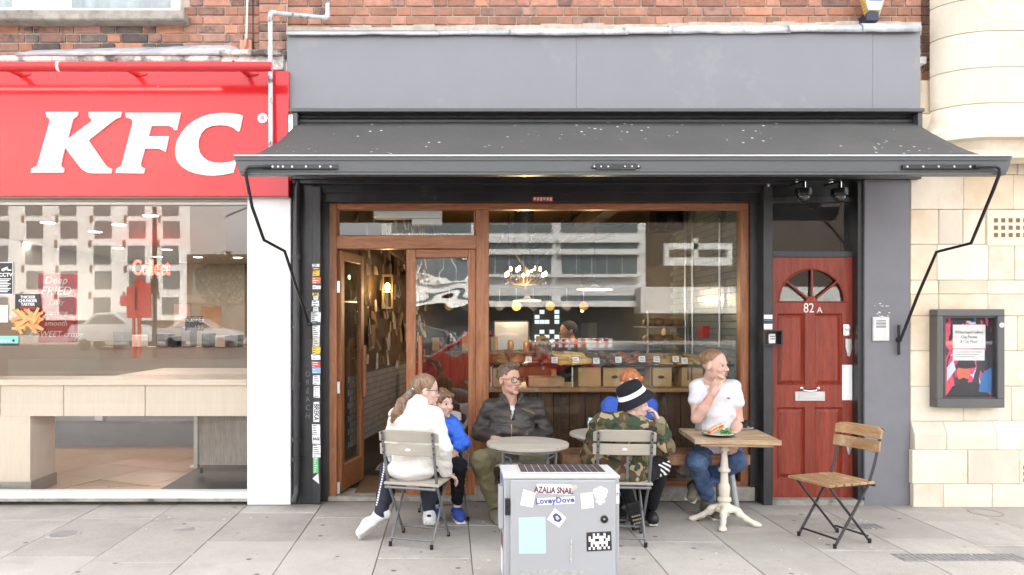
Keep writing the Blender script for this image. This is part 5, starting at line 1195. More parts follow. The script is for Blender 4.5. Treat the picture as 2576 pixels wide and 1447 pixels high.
# ================================================================== the far side of the street (seen mirrored in the glass)
def PR(px, py, yr, g=.07): v = P(px, py, 2 * g - yr); return Vector((v.x, yr, v.z))
def mirror_box(mb, a, b, c, d, yr, dep, g=.07):
    p, q_ = PR(a, c, yr, g), PR(b, d, yr, g); return mb.box(p.x, q_.x, yr - dep, yr, q_.z, p.z)
m_ren = M('white_render', (.84, .82, .79), .8, var=.04); m_win = M('far_window', (.12, .15, .16), .1, var=.1, spec=.8); m_bronze = M('bronze_panel', (.2, .13, .09), .6); m_dbrown = M('dark_brown_cladding', (.075, .05, .036), .7); m_conc = M('pale_concrete', (.74, .73, .71), .85, var=.08)
HY = -80
ho = tag(empty('hotel', (-60, HY, 0)), 'white hotel with a grid of square windows across the street', 'building')
mirror_box(MB(), -900, 478, 330, 806, HY, 14).build('wall', m_ren, ho); mirror_box(MB(), -900, 478, 806, 900, HY - .3, 14).build('ground_floor', m_dbrown, ho)
for r, (t_, b_) in enumerate(((375, 415), (440, 480), (500, 541), (556, 598), (618, 664), (682, 726), (748, 790))):
    for c in range(-5, 5):
        x = 84 + 86 * c + (r % 2) * 3
        f_ = mirror_box(MB(), x - 21, x + 21, t_, b_, HY + .12, .2).build('window', m_win, ho)
        mirror_box(MB(), x - 34, x - 27, t_ - 14, t_ + 3, HY + .1, .2).build('bronze_panel', m_bronze, ho)
lo2 = tag(empty('low_block', (-50, -70, 0)), 'low brown building beside the white hotel across the street', 'building')
mirror_box(MB(), 470, 800, 640, 900, -70, 12).build('wall', m_dbrown, lo2); mirror_box(MB(), 485, 760, 690, 745, -69.9, .3).build('window', m_win, lo2); mirror_box(MB(), 470, 800, 742, 762, -69.85, .3).build('band', m_bronze, lo2)
OY = -53.7
of = tag(empty('office_block', (10, OY, 0)), 'pale concrete office block with long window strips across the street', 'building')
g_ = .19
mirror_box(MB(), 960, 1624, 430, 772, OY, 12, g_).build('wall', m_conc, of)
mirror_box(MB(), 960, 1624, 772, 860, OY - .5, 12, g_).build('shop_fronts', M('dark_shop_front', (.04, .04, .042), .3), of)
for (a, b) in ((985, 1185), (1210, 1388), (1412, 1604)):
    for t_, b_ in ((465, 520), (540, 585), (611, 626)): mirror_box(MB(), a, b, t_, b_, OY + .06, .3, g_).build('window', m_win, of)
    for k in range(5): mirror_box(MB(), a + (b - a) * k / 5 + 1.5, a + (b - a) * (k + 1) / 5 - 1.5, 641, 689, OY + .06, .3, g_).build('window', m_win, of)
    mirror_box(MB(), a, b, 744, 757, OY + .06, .3, g_).build('window', m_win, of)
    mirror_box(MB(), a - 8, b + 8, 690, 697, OY + .5, .6, g_).build('sill_band', m_ren, of); mirror_box(MB(), a - 8, b + 8, 627, 640, OY + .4, .5, g_).build('white_band', m_ren, of); mirror_box(MB(), a - 8, b + 8, 597, 610, OY + .4, .5, g_).build('white_band', m_ren, of)
mirror_box(MB(), 960, 1624, 757, 772, OY + .7, .8, g_).build('canopy', m_ren, of)
an = tag(empty('annexe_block', (22, -50, 0)), 'brown annexe with a white framed window and a pale band beside the office block', 'building')
mirror_box(MB(), 1624, 2600, 430, 860, -56, 10, g_).build('wall', m_dbrown, an); mirror_box(MB(), 1612, 2600, 722, 788, -52, 3, g_).build('pale_band', m_conc, an)
fb = MB()
for a, b, c, d in ((1672, 1842, 612, 627), (1672, 1842, 648, 668), (1672, 1684, 627, 648), (1830, 1842, 627, 648), (1745, 1757, 600, 648)): mirror_box(fb, a, b, c, d, -51.8, .5, g_)
fb.build('window_frame', m_ren, an)
m_leaf = M('tree_leaf', (.035, .075, .012), .6, rnd=.1, var=.3, vs=3)
tr_ = tag(empty('street_tree', PR(565, 830, -45)), 'leafy green street tree in front of the low brown building', 'tree')
tb = PR(565, 850, -45); tc = PR(568, 705, -45); MB().tube([tb, tb.lerp(tc, .6), tc], [.2, .14, .05], 8).build('trunk', m_dbrown, tr_)
lb_ = MB(); tr2 = random.Random(8)
for i in range(1500):
    v = Vector((tr2.gauss(0, 1), tr2.gauss(0, 1), tr2.gauss(0, .8))); v *= min(1, 1.7 / max(.01, v.length)); p = tc + v * 1.15; a = Vector((tr2.uniform(-1, 1), tr2.uniform(-1, 1), tr2.uniform(-1, 1))).normalized() * .16; b = a.orthogonal().normalized() * .1
    lb_.quad(p - a, p - b, p + a, p + b)
lb_.build('crown', m_leaf, tr_)
tl = tag(empty('traffic_signal', PR(350, 880, -22)), 'red backed traffic signal posts standing in the road opposite', 'traffic light')
m_tr = M('signal_red', (.6, .02, .02), .5)
for a, b, c, d in ((318, 345, 722, 800), (302, 330, 744, 770), (345, 352, 700, 900), (338, 362, 704, 780), (332, 337, 760, 900), (352, 378, 712, 800)): mirror_box(MB(), a, b, c, d, -22 + .001 * (a % 5), .15).build('signal_post' if b - a < 10 else 'signal_head', m_tr, tl, bevel=.01)
mirror_box(MB(), 383, 392, 520, 900, -22.4, .12).build('lamp_post', m_blkpl, tl); mirror_box(MB(), 378, 394, 700, 740, -22.2, .2).build('signal_head', m_blkpl, tl)
cn = tag(empty('tower_crane', PR(490, 640, -95)), 'thin lattice tower crane rising in the gap beside the hotel', 'crane')
a, b = PR(494, 650, -95), PR(484, 555, -95); MB().tube([a, b], .25, 6).build('mast', m_ssteel, cn); MB().tube([b + Vector((-4, 0, -3)), b + Vector((8, 0, 2))], .15, 6).build('jib', m_ssteel, cn)

def car(name, x, y, L, H, W, m, label, face=1, pickup=False, van=False):
    t = tag(empty(name, (x, y, -.12)), label, 'van' if van else ('pickup' if pickup else 'car'))
    wb, r = L * .30, .32
    if van: prof = [(-.5, .25), (-.5, .95), (-.47, 1.0), (.22, 1.0), (.36, .62), (.48, .55), (.5, .25)]
    elif pickup: prof = [(-.5, .3), (-.5, .6), (-.12, .6), (-.1, .98), (.12, 1.0), (.24, .62), (.48, .55), (.5, .3)]
    else: prof = [(-.5, .22), (-.5, .55), (-.45, .66), (-.33, .68), (-.17, .98), (.06, 1.0), (.24, .68), (.44, .58), (.5, .45), (.5, .22)]
    pp = [(x + face * a * L, -.12 + b * H) for a, b in prof]
    MB().prism(pp, y - W / 2, y + W / 2).build('body', m, t, smooth=True, bevel=.06, seg=3)
    g = MB()
    wn_ = {True: [(-.07, .66), (-.06, .92), (.1, .93), (.2, .66)]}.get(pickup, [(-.27, .69), (-.16, .92), (.05, .94), (.2, .69)])
    if van: wn_ = [(.05, .62), (.05, .9), (.22, .9), (.32, .62)]
    g.prism([(x + face * a * L, -.12 + b * H) for a, b in wn_], y - W / 2 - .01, y + W / 2 + .01).build('side_window', m_win, t)
    for sx in (-1, 1):
        for sy in (-1, 1):
            w = tag(empty('wheel', parent=t)); w.location = (sx * wb, sy * (W / 2 - .09), r)
            MB().lathe([(r * .55, -.1), (r, -.09), (r, .09), (r * .55, .1)], origin(w), 20, (0, 1, 0)).build('tyre', m_black, w, smooth=True); MB().lathe([(r * .58, -.09), (r * .58, .09)], origin(w), 16, (0, 1, 0)).build('rim', m_ssteel, w)
    for sy in (-1, 1): MB().ball((x + face * L * .47, y + sy * W * .36, -.12 + H * .48), .1, 10, 6, (.6, 1.2, .7)).build('headlight', m_chrome, t, smooth=True)
car('parked_car', PR(1250, 900, -9.2, .19).x, -9.2, 4.1, 1.42, 1.75, M('car_red', (.19, .006, .011), .2, var=.02, coat=.6), 'dark red hatchback parked in the road opposite the cafe')
car('parked_car', PR(1060, 900, -13, .19).x - .3, -13.5, 4.4, 1.5, 1.75, M('car_dark_blue', (.03, .035, .045), .2, var=.02, coat=.6), 'dark blue grey hatchback beyond the red car', -1)
car('pickup_truck', PR(552, 850, -46).x, -42, 5.3, 1.85, 1.9, M('car_silver', (.36, .37, .38), .3, var=.02, coat=.4), 'silver pickup truck waiting beyond the traffic signals')
car('delivery_van', PR(330, 850, -40).x, -38, 4.9, 2.2, 1.95, M('van_white', (.5, .5, .5), .35, var=.02, coat=.3), 'white van waiting beyond the traffic signals')
m_rw = M('barrier_red', (.55, .03, .02), .5)
for i, (a, b) in enumerate(((1388, 1430), (1434, 1482), (1486, 1540))):
    t = tag(empty('barrier', PR((a + b) / 2, 895, -37, g_)), ['red and white road barrier nearest the parked cars', 'red and white road barrier between two others', 'red and white road barrier with a red notice'][i], 'barrier')
    y_ = -37; f_ = MB(); p, q_ = PR(a, 852, y_, g_), PR(b, 893, y_, g_)
    f_.tube([(p.x, y_, -.12), (p.x, y_, p.z), (q_.x, y_, p.z), (q_.x, y_, -.12)], .03, 6)
    for k in range(9): f_.cyl((p.x + (q_.x - p.x) * k / 8, y_, .1), (p.x + (q_.x - p.x) * k / 8, y_, p.z), .012, n=5)
    f_.build('rail_frame', m_white, t)
    for zz_ in (p.z - .12, .12):
        for k in range(5): bx('stripe_panel', p.x + (q_.x - p.x) * k / 5, p.x + (q_.x - p.x) * (k + 1) / 5, y_ + .031 + .001 * k, y_ + .05, zz_ - .09, zz_ + .09, m_rw if k % 2 else m_white, t, bevel=0)
# ================================================================== street furniture and tableware
m_slat = M('taupe_composite_slat', (.36, .325, .27), .65, var=.08, vs=4, stretch=(1, 6, 6), rnd=.06)
m_cmet = M('grey_chair_metal', (.17, .175, .18), .4, metal=.4, var=.08)
m_oak = wood('oiled_oak_slat', (.26, .14, .06), (.42, .26, .13), .55, 1.5, 'x', rnd=.15, worn=(.5, .38, .25))
def folding_chair(label, group, ms=m_slat, mm_=m_cmet, name='folding_chair', badge=True):
    t = tag(empty(name), label, 'chair', group)
    def fl(parts, pts, w): return parts.tube(pts, w, 8)
    for sx in (-1, 1):
        MB().tube([(sx * .172, -.245, .765), (sx * .170, -.175, .52), (sx * .168, -.13, .40), (sx * .164, .155, .012)], .0095, 8).build('back_frame', mm_, t, smooth=True)
        MB().tube([(sx * .148, .185, .395), (sx * .142, -.165, .012)], .009, 8).build('leg', mm_, t, smooth=True)
        MB().tube([(sx * .164, .155, .0), (sx * .164, .155, .03)], .012, 8).build('foot_cap', m_blkpl, t, smooth=True); MB().tube([(sx * .142, -.165, .0), (sx * .142, -.165, .03)], .012, 8).build('foot_cap', m_blkpl, t, smooth=True)
        MB().tube([(sx * .158, -.175, .396), (sx * .158, .18, .398)], .008, 6).build('seat_rail', mm_, t, smooth=True)
    MB().tube([(-.142, -.15, .05), (.142, -.15, .05)], .007, 6).build('stretcher', mm_, t, smooth=True); MB().tube([(-.164, .13, .055), (.164, .13, .055)], .007, 6).build('stretcher', mm_, t, smooth=True)
    MB().tube([(-.175, -.178, .39), (.175, -.178, .39)], .009, 8).build('seat_bar', mm_, t, smooth=True); MB().tube([(-.158, .18, .397), (.158, .18, .397)], .008, 6).build('seat_bar', mm_, t, smooth=True)
    for i in range(6):
        y = -.165 + i * .067; MB().box(-.19, .19, y, y + .058, .402, .42).build('seat_slat', ms, t, bevel=.004)
    def back(z0, z1, yo, ear):
        mb = MB(); n = 10; vs_ = []
        for i in range(n + 1):
            u = -1 + 2 * i / n; x = u * .202; y = yo + .018 * u * u; zt = z1 - (ear * max(0, abs(u) - .75) * 4 if ear else 0)
            vs_ += [(x, y - .009, z0), (x, y - .009 - .012, zt), (x, y + .007, z0), (x, y + .007 - .012, zt)]
        fs = []
        for i in range(n):
            a = i * 4; b = a + 4; fs += [(a, b, b + 1, a + 1), (a + 3, b + 3, b + 2, a + 2), (a + 1, b + 1, b + 3, a + 3), (a + 2, b + 2, b, a)]
        fs += [(0, 1, 3, 2), (n * 4 + 2, n * 4 + 3, n * 4 + 1, n * 4)]
        return mb.add(vs_, fs).build('back_slat', ms, t, bevel=.003)
    back(.698, .775, -.222, .018); s2 = back(.608, .682, -.205, 0)
    if badge: MB().lathe([(.018, 0), (.018, .002)], (0, -.221, .648), 16, (0, -1, .1), 1, .45).build('badge', m_steel, s2)
    bb = MB()
    for sx in (-1, 1):
        for z, yy in ((.755, -.262), (.715, -.25), (.665, -.238), (.625, -.226)): bb.ball((sx * .172, yy + .006, z), .006, 6, 4)
    bb.build('bolts', m_blkpl, t, smooth=True)
    return t
CG = 'taupe folding chairs at the cafe tables'
c1_ = folding_chair('taupe slatted folding chair the girl in the white jacket sits on', CG); c1_.location = (-.205, -.98, 0); c1_.rotation_euler = (0, 0, R(-16))
def chair_copy(src, loc, rz, label):
    c = copy_tree(src); c.location = loc; c.rotation_euler = (0, 0, R(rz)); c['label'] = label; return c
chair_copy(c1_, (1.16, -.95, 0), -5, 'taupe slatted folding chair under the boy in camouflage')
chair_copy(c1_, (-.055, -.36, 0), 193, 'taupe slatted folding chair under the boy in the blue jacket')
chair_copy(c1_, (.50, -.26, 0), 182, 'taupe slatted folding chair under the man in the leather jacket')
wc = folding_chair('empty black metal bistro chair with oak slats standing before the grey pillar', None, m_oak, M('black_chair_metal', (.02, .02, .022), .35, var=.2, dirt=(.3, .3, .3), dt=(.72, .78), ds=12), 'bistro_chair', False); wc.location = (2.605, -.965, 0); wc.rotation_euler = (0, 0, R(109)); wc.scale = (.93, 1, 1)

def round_table(loc, rz, label):
    t = tag(empty('round_table'), label, 'table', 'round slatted cafe tables'); r = .277; zt = .66; n = 9; w = 2 * r / n
    for i in range(n):
        y0, y1 = -r + i * w + .0025, -r + (i + 1) * w - .0025; poly = []; k = 8
        xa = lambda y: math.sqrt(max(1e-6, r * r - y * y))
        ys = [y0 + (y1 - y0) * j / k for j in range(k + 1)]
        pts = [(xa(y), y) for y in ys] + [(-xa(y), y) for y in reversed(ys)]
        m_ = len(pts); MB().add([(x, y, zt) for x, y in pts] + [(x, y, zt - .02) for x, y in pts], [tuple(range(m_)), tuple(range(2 * m_ - 1, m_ - 1, -1))] + [(i2, i2 + m_, (i2 + 1) % m_ + m_, (i2 + 1) % m_) for i2 in range(m_)]).build('top_slat', m_slat, t, bevel=.002)
    MB().lathe([(r * .80, zt - .045), (r * .83, zt - .045), (r * .83, zt - .021), (r * .80, zt - .021)], (0, 0, 0), 28).build('apron_ring', m_cmet, t)
    for sx in (-1, 1):
        MB().tube([(sx * .175, -.13, zt - .03), (sx * .175, -.10, .5), (sx * .17, .17, .01)], .0095, 8).build('leg', m_cmet, t, smooth=True)
        MB().tube([(sx * .15, .13, zt - .03), (sx * .15, .10, .5), (sx * .15, -.17, .01)], .0095, 8).build('leg', m_cmet, t, smooth=True)
        MB().tube([(sx * .175, -.12, .6), (sx * .125, -.11, .57), (sx * .12, -.1, .52)], .007, 6).build('brace', m_cmet, t, smooth=True)
    for y, z in ((-.1, .51), (.1, .51), (.15, .06), (-.15, .06)): MB().tube([(-.165, y, z), (.165, y, z)], .008, 6).build('stretcher', m_cmet, t, smooth=True)
    t.location = loc; t.rotation_euler = (0, 0, R(rz)); return t
round_table((X(1327, -.97), -.97, 0), 0, 'round taupe slatted table in front of the man in leather, behind the cabinet')
round_table((X(1529, -.54), -.54, 0), 0, 'round taupe slatted table partly behind the boy in camouflage, with a can')

# bench
bn = tag(empty('bench', (1.7, -.2, 0)), 'long rough wooden plank bench on steel pipe legs under the cafe window', 'bench')
m_bench = wood('rough_bench_wood', (.16, .065, .03), (.36, .17, .09), .6, 1, 'x', bump=.4, worn=(.46, .32, .22))
bx0, bx1 = X(1415, -.36), X(1889, -.36)
MB().box(bx0, bx1, -.36, -.03, .385, .47).build('seat_plank', m_bench, bn, bevel=.012, seg=2)
m_galv = M('galvanised_pipe', (.4, .42, .42), .45, metal=.4, var=.2, vs=10)
for x in (bx0 + .12, bx1 - .1):
    MB().tube([(x - .03, -.27, .385), (x + .02, -.30, 0)], .026, 12).build('leg', m_galv, bn, smooth=True); MB().tube([(x - .05, -.10, .385), (x - .03, -.06, 0)], .026, 12).build('leg', m_galv, bn, smooth=True)

# square table on a cast iron foot
st = tag(empty('pedestal_table', (X(1822, -.5), -.5, 0)), 'square worn wooden table on a cream cast iron pedestal', 'table')
TQ = Matrix.Rotation(R(-6), 3, 'Z'); tc_ = Vector((X(1822, -.5) + .015, -.52, 0)); TZ2 = .65
m_ttop = wood('worn_table_top', (.30, .19, .10), (.5, .36, .23), .6, 1, 'x', bump=.3, worn=(.55, .45, .36)); m_iron = M('chipped_cream_iron', (.72, .66, .55), .45, var=.08, vs=8, dirt=(.06, .05, .045), dt=(.66, .72), ds=18, bump=.2, bs=40)
def tb(x0, x1, y0, y1, z0, z1, nm, m):
    mb = MB().box(x0, x1, y0, y1, z0, z1); mb.v = [tuple(TQ @ Vector(v) + tc_) for v in mb.v]; return mb.build(nm, m, st, bevel=.004)
for i in range(4): tb(-.295, .295, -.28 + i * .14 + .001, -.14 + i * .14 - .001, TZ2 - .035, TZ2, 'top_board', m_ttop)
tb(-.25, .25, -.262, .262, TZ2 - .052, TZ2 - .036, 'under_board', m_ttop)
px_ = Vector((X(1822, -.56), -.56, 0))
prof = [(.07, .095), (.075, .11), (.045, .14), (.036, .16), (.05, .17), (.05, .19), (.034, .2), (.04, .24), (.042, .27), (.036, .29), (.03, .3), (.026, .37), (.026, .375), (.042, .385), (.042, .4), (.03, .41), (.028, .42), (.022, .5), (.021, .53), (.036, .54), (.036, .55), (.026, .56), (.03, .6), (.06, .61)]
MB().lathe(prof, px_, 16).build('column', m_iron, st, smooth=True, ang=60)
for a in (45, 135, 225, 315):
    d = Vector((math.cos(R(a + 22)), math.sin(R(a + 22)), 0)); S_ = SDF(.006, .02)
    S_.chain([px_ + Vector((0, 0, .12)) + d * .03, px_ + d * .09 + Vector((0, 0, .105)), px_ + d * .15 + Vector((0, 0, .05)), px_ + d * .21 + Vector((0, 0, .022))], [.032, .022, .018, .02]).ell(px_ + d * .225 + Vector((0, 0, .016)), (.03, .026, .016)).ell(px_ + d * .10 + Vector((0, 0, .075)), (.022, .022, .022)).cut(px_ + Vector((0, 0, .001)), (0, 0, -1))
    S_.mesh('claw_foot', m_iron, parent=st)
def onT(px, py): # point on the table top seen at this place of the photo
    d = (CAMZ - TZ2) * F / (py - CY); return Vector(((px - CX) * d / F, d - CAMD, TZ2))
m_plate = M('speckled_plate', (.55, .55, .53), .3, dirt=(.05, .05, .05), dt=(.62, .66), ds=30); m_dkrim = M('black_glaze', (.02, .02, .022), .2); m_whglz = M('white_glaze', (.8, .8, .78), .2)
p = onT(1808, 1097); pt = tag(empty('plate', p), 'black rimmed plate of toasted wrap and salad on the pedestal table', 'plate')
MB().lathe([(.07, .0), (.112, .012), (.118, .018), (.112, .019), (.07, .008), (.001, .007)], p, 28).build('dish', m_dkrim, pt, smooth=True); MB().lathe([(.001, .009), (.07, .0095), (.105, .0185)], p, 28).build('glaze', m_plate, pt, smooth=True)
m_bread = M('toasted_wrap', (.62, .42, .24), .7, var=.2, vs=20, dirt=(.3, .13, .05), dt=(.55, .7), ds=25); m_fill = M('tomato_filling', (.5, .08, .03), .5, var=.4, vs=40); m_green = M('salad_leaf', (.10, .26, .03), .5, var=.35, vs=30)
for i, (dx, dy, rz_, zz2) in enumerate(((-.035, .01, .5, .045), (.0, .03, .2, .055))):
    q = p + Vector((dx, dy, zz2)); sw = tag(empty('sandwich', p + Vector((dx, dy, .02))), ['toasted wrap half with red filling leaning on the plate, nearer the glass', 'toasted wrap half behind the other on the plate'][i], 'sandwich')
    SDF(.005, .01).box(q, (.055, .022, .018), .012, (0, R(-22), rz_)).mesh('bread', m_bread, parent=sw); SDF(.005, .01).box(q + Vector((-.004, -.012, .002)), (.05, .014, .009), .006, (0, R(-22), rz_)).mesh('filling', m_fill, parent=sw)
def leaves(c, n, r, lab, seed):
    lr = random.Random(seed); t = tag(empty('salad', c), lab, 'salad'); me_l = None
    for i in range(n):
        q = c + Vector((lr.gauss(0, r), lr.gauss(0, r * .7), abs(lr.gauss(.012, .01)))); a = Vector((lr.uniform(-1, 1), lr.uniform(-1, 1), lr.uniform(-.2, .9))).normalized() * .022; b = a.orthogonal().normalized() * .013
        mb = MB().add([q - a, q - b * .9 + a * .1, q + a, q + b * .9 + a * .1, q + Vector((0, 0, .005))], [(0, 1, 4), (1, 2, 4), (2, 3, 4), (3, 0, 4)]); o = mb.build('leaf', m_green, t)
leaves(p + Vector((.05, -.01, .02)), 26, .026, 'loose green salad leaves on the plate beside the wraps', 3)
b0 = onT(1787, 1080); leaves(b0 + Vector((0, 0, .02)), 16, .02, 'heap of green leaves beside the dark bowl at the back of the table', 4)
b1 = onT(1807, 1078); bw = tag(empty('bowl', b1), 'dark glazed bowl behind the plate on the pedestal table', 'bowl'); MB().lathe([(.035, 0), (.06, .02), (.066, .058), (.060, .058), (.05, .02), (.001, .012)], b1, 24).build('bowl_body', m_dkrim, bw, smooth=True)
b2 = onT(1866, 1080); sc_ = tag(empty('saucer', b2), 'white saucer under the black coffee cup', 'saucer'); MB().lathe([(.04, .0), (.085, .012), (.088, .016), (.05, .008), (.001, .007)], b2, 28).build('dish', m_whglz, sc_, smooth=True)
cu = tag(empty('coffee_cup', b2 + Vector((0, 0, .01))), 'wide black coffee cup with a spoon standing in it', 'cup'); MB().lathe([(.03, 0), (.05, .015), (.062, .055), (.058, .055), (.046, .02), (.001, .015)], b2 + Vector((0, 0, .01)), 24).build('cup_body', m_dkrim, cu, smooth=True); MB().lathe([(.001, .046), (.055, .046)], b2 + Vector((0, 0, .01)), 20).build('coffee_foam', m_bread, cu)
MB().tube([b2 + Vector((0, 0, .03)), b2 + Vector((0, .01, .105))], .003, 6).build('spoon', m_blkpl, cu); MB().tube([b2 + Vector((.058, -.02, .05)), b2 + Vector((.082, -.03, .045)), b2 + Vector((.075, -.03, .025)), b2 + Vector((.05, -.02, .022))], .005, 6).build('handle', m_dkrim, cu, smooth=True)
b3 = onT(1757, 1084); tg_ = tag(empty('tumbler', b3), 'small clear glass of water at the edge of the pedestal table', 'glass'); m_gl2 = glass('tumbler_glass', (.9, .93, .93), 1.6); MB().lathe([(.026, 0), (.028, .07), (.025, .07), (.023, .008), (.001, .008)], b3, 18).build('tumbler_body', m_gl2, tg_, smooth=True)
ca = P(1489, 1088, -.52); ca.z = .66; cn_ = tag(empty('drinks_can', ca), 'pale blue and yellow drinks can on the round table behind the boy', 'can')
MB().lathe([(.026, 0), (.03, .006), (.03, .1), (.026, .112)], ca, 20).build('can_body', M('can_blue', (.35, .58, .72), .25, metal=.3), cn_, smooth=True); MB().lathe([(.0305, .012), (.0305, .045)], ca, 20).build('yellow_band', M('can_yellow', (.75, .55, .05), .3), cn_, smooth=True); MB().lathe([(.0303, .06), (.0303, .085)], ca, 20).build('white_band', m_whglz, cn_, smooth=True); MB().lathe([(.001, .108), (.026, .112)], ca, 20).build('can_lid', m_steel, cn_, smooth=True)

# utility cabinet with solar top
YF, YBK = -2.0, -1.70
ub = tag(empty('utility_cabinet', (X(1413, YF), -1.85, 0)), 'grey metal street cabinet with a solar panel top and stickers on its door', 'cabinet')
m_cab = M('cabinet_grey', (.345, .355, .37), .45, var=.03, vs=3, dirt=(.3, .3, .3), dt=(.7, .8), ds=5, bump=.05, bs=150); m_cabtop = M('cabinet_top_pale', (.5, .5, .5), .5, var=.06)
ux0, ux1, uz = X(1268, YF), X(1558, YF), Z(1196, YF)
MB().box(ux0, ux1, YF, YBK, 0, uz - .02).build('body', m_cab, ub, bevel=.006, seg=2)
MB().box(ux0 - .004, ux1 + .004, YF - .006, YBK + .006, uz - .0195, uz).build('lid', m_cabtop, ub, bevel=.006, seg=2)
slr = MB().box(ux0 + .09, ux1 - .055, YF + .05, YBK - .03, uz + .0005, uz + .007).build('solar_panel', m_cabtop, ub, bevel=.002)
m_cell = M('solar_cell', (.028, .024, .04), .5, spec=.25, dirt=(.07, .05, .055), dt=(.62, .72), ds=14)
n_ = 12; sx0, sx1 = ux0 + .095, ux1 - .06
for i in range(n_):
    for j in range(2): bx('solar_cell', sx0 + (sx1 - sx0) * i / n_ + .002, sx0 + (sx1 - sx0) * (i + 1) / n_ - .002, YF + .055 + j * .107, YF + .158 + j * .107, uz + .0072, uz + .0085, m_cell, slr, bevel=0)
YD = YF - .022
dr = pbox(1284, 1549, YD, YF - .001, 1209, 1640).build('cabinet_door', m_cab, ub, bevel=.004, seg=2)
for a, b in ((1256, 1276), (1277, 1297)): pbox(1271, 1283.5, YD - .006, YF, a, b).build('hinge', m_blkpl, ub, bevel=.002)
pbox(1255, 1267, YF + .02, YF + .1, 1225, 1330).build('side_rail', m_cab, ub, bevel=.003)
lkb = MB().lathe([(.021, 0), (.021, .006), (.016, .011), (.009, .011), (.008, .007)], P(1520, 1306, YD), 20, (0, -1, 0)).build('lock', m_blkpl, ub, smooth=True); MB().lathe([(.005, 0), (.005, .003)], P(1520, 1306, YD - .008), 10, (0, -1, 0)).build('key_pin', m_steel, lkb)
def stk(pts, m, y=YD - .001, nm='sticker', par=dr):
    o = MB().prism([(X(a, y), Z(b, y)) for a, b in pts], y - .0008, y).build(nm, m, par); return o
def c2(q): return ((1240 + q[0] / 4.158) / 1.0559, (1180 + q[1] / 4.158) / 1.0559)
m_stw = M('sticker_paper', (.8, .8, .8), .5, var=.02); m_stb = M('sticker_pale_blue', (.42, .57, .66), .5, var=.03); m_maroon = M('print_maroon', (.14, .02, .035), .5); m_blue = M('print_blue', (.09, .11, .38), .5); m_violet = M('print_violet', (.07, .05, .16), .5)
stk([c2(q) for q in ((625, 500), (760, 540), (728, 700), (590, 672))], m_stw); stk([c2(q) for q in ((775, 440), (1150, 448), (1166, 470), (1158, 560), (760, 540), (755, 500))], m_stw); stk([c2(q) for q in ((772, 600), (1190, 578), (1194, 655), (800, 675), (762, 655))], m_stw)
stk([c2(q) for q in ((1160, 455), (1215, 450), (1226, 480), (1190, 508), (1165, 500))], M('sticker_torn', (.5, .45, .38), .7)); stk([c2(q) for q in ((1255, 545), (1390, 530), (1404, 700), (1268, 716))], m_stw); stk([c2(q) for q in ((972, 708), (1098, 812), (1022, 922), (886, 830))], m_stw)
stk([c2(q) for q in ((570, 812), (868, 802), (877, 1208), (575, 1210))], m_stb); stk([c2(q) for q in ((1320, 976), (1594, 962), (1602, 1172), (1325, 1186))], m_ink)
stk([c2(q) for q in ((945, 790), (985, 760), (1030, 790), (1052, 830), (1020, 862), (970, 850))], m_violet, YD - .002, 'print'); stk([c2(q) for q in ((975, 800), (1000, 790), (1025, 825), (995, 840))], m_stb, YD - .003, 'print')
tx = lambda s_, q, sz, m, **k: text(s_, P(*c2(q), YD - .003), sz, m, dr, **k)
tx('AZALiA SNAiL', (960, 512), .046, m_maroon, scx=.72, bold=.0012, rot=(R(90), R(2), 0)); tx('LoveyDove', (972, 624), .042, m_blue, bold=.0014, spacing=1.08, rot=(R(90), R(-3), 0))
# flower-like doodle sticker
for cx_, cy_, r_ in ((1475, 505, 42), (1430, 520, 38), (1520, 520, 38), (1450, 565, 40), (1505, 565, 40), (1475, 620, 24), (1442, 630, 20), (1508, 630, 20), (1472, 652, 22)): stk([c2((cx_ + r_ * math.cos(a * .5236), cy_ + r_ * math.sin(a * .5236))) for a in range(12)], m_stw, YD - .001 - .00002 * (cx_ % 50))
for cx_, cy_ in ((1438, 505), (1510, 505)): MB().tube([P(*c2((cx_ + 22 * math.cos(a * .6283), cy_ + 18 * math.sin(a * .6283))), YD - .003) for a in range(11)], .0008, 4).build('print', m_stone, dr)
# black square sticker with a plain white block pattern
pat = ['0010100100', '1011111101', '1110011011', '0111111110', '0101101010', '1010110101']
for r_, row in enumerate(pat):
    for c_, ch_ in enumerate(row):
        if ch_ == '1': a, b = 1345 + c_ * 23.5, 990 + r_ * 30 - c_ * 1.2; stk([c2(q) for q in ((a, b), (a + 22, b - 1), (a + 23, b + 27), (a + 1, b + 28))], m_stw, YD - .002, 'print')
MB().tube([P(*c2((1155, 1040)), YD - .003), P(*c2((1150, 1180)), YD - .003), P(*c2((1152, 1310)), YD - .003)], .0045, 6).build('glue_mark', M('glue_residue', (.5, .48, .44), .8, var=.3, vs=50), dr)
stk([c2(q) for q in ((560, 1392), (1345, 1388), (1350, 1700), (562, 1700))], M('worn_patch', (.36, .36, .36), .7, var=.2, vs=40)); pbox(1549.5, 1558, YF - .003, YF - .0005, 1219, 1267).build('sticker', m_stw, ub); text('Z', P(1556, 1243, YF - .004), .03, m_violet, ub, rot=(R(90), R(90), 0))
for a, b, m in ((1185, 1215, m_blue), (1340, 1372, m_maroon), (1380, 1440, m_stw)):
    s_ = sc(-1.85); MB().box(ux0 - .002, ux0, -1.9, -1.78, CAMZ + (CY - b) / s_, CAMZ + (CY - a) / s_).build('sticker', m, ub)

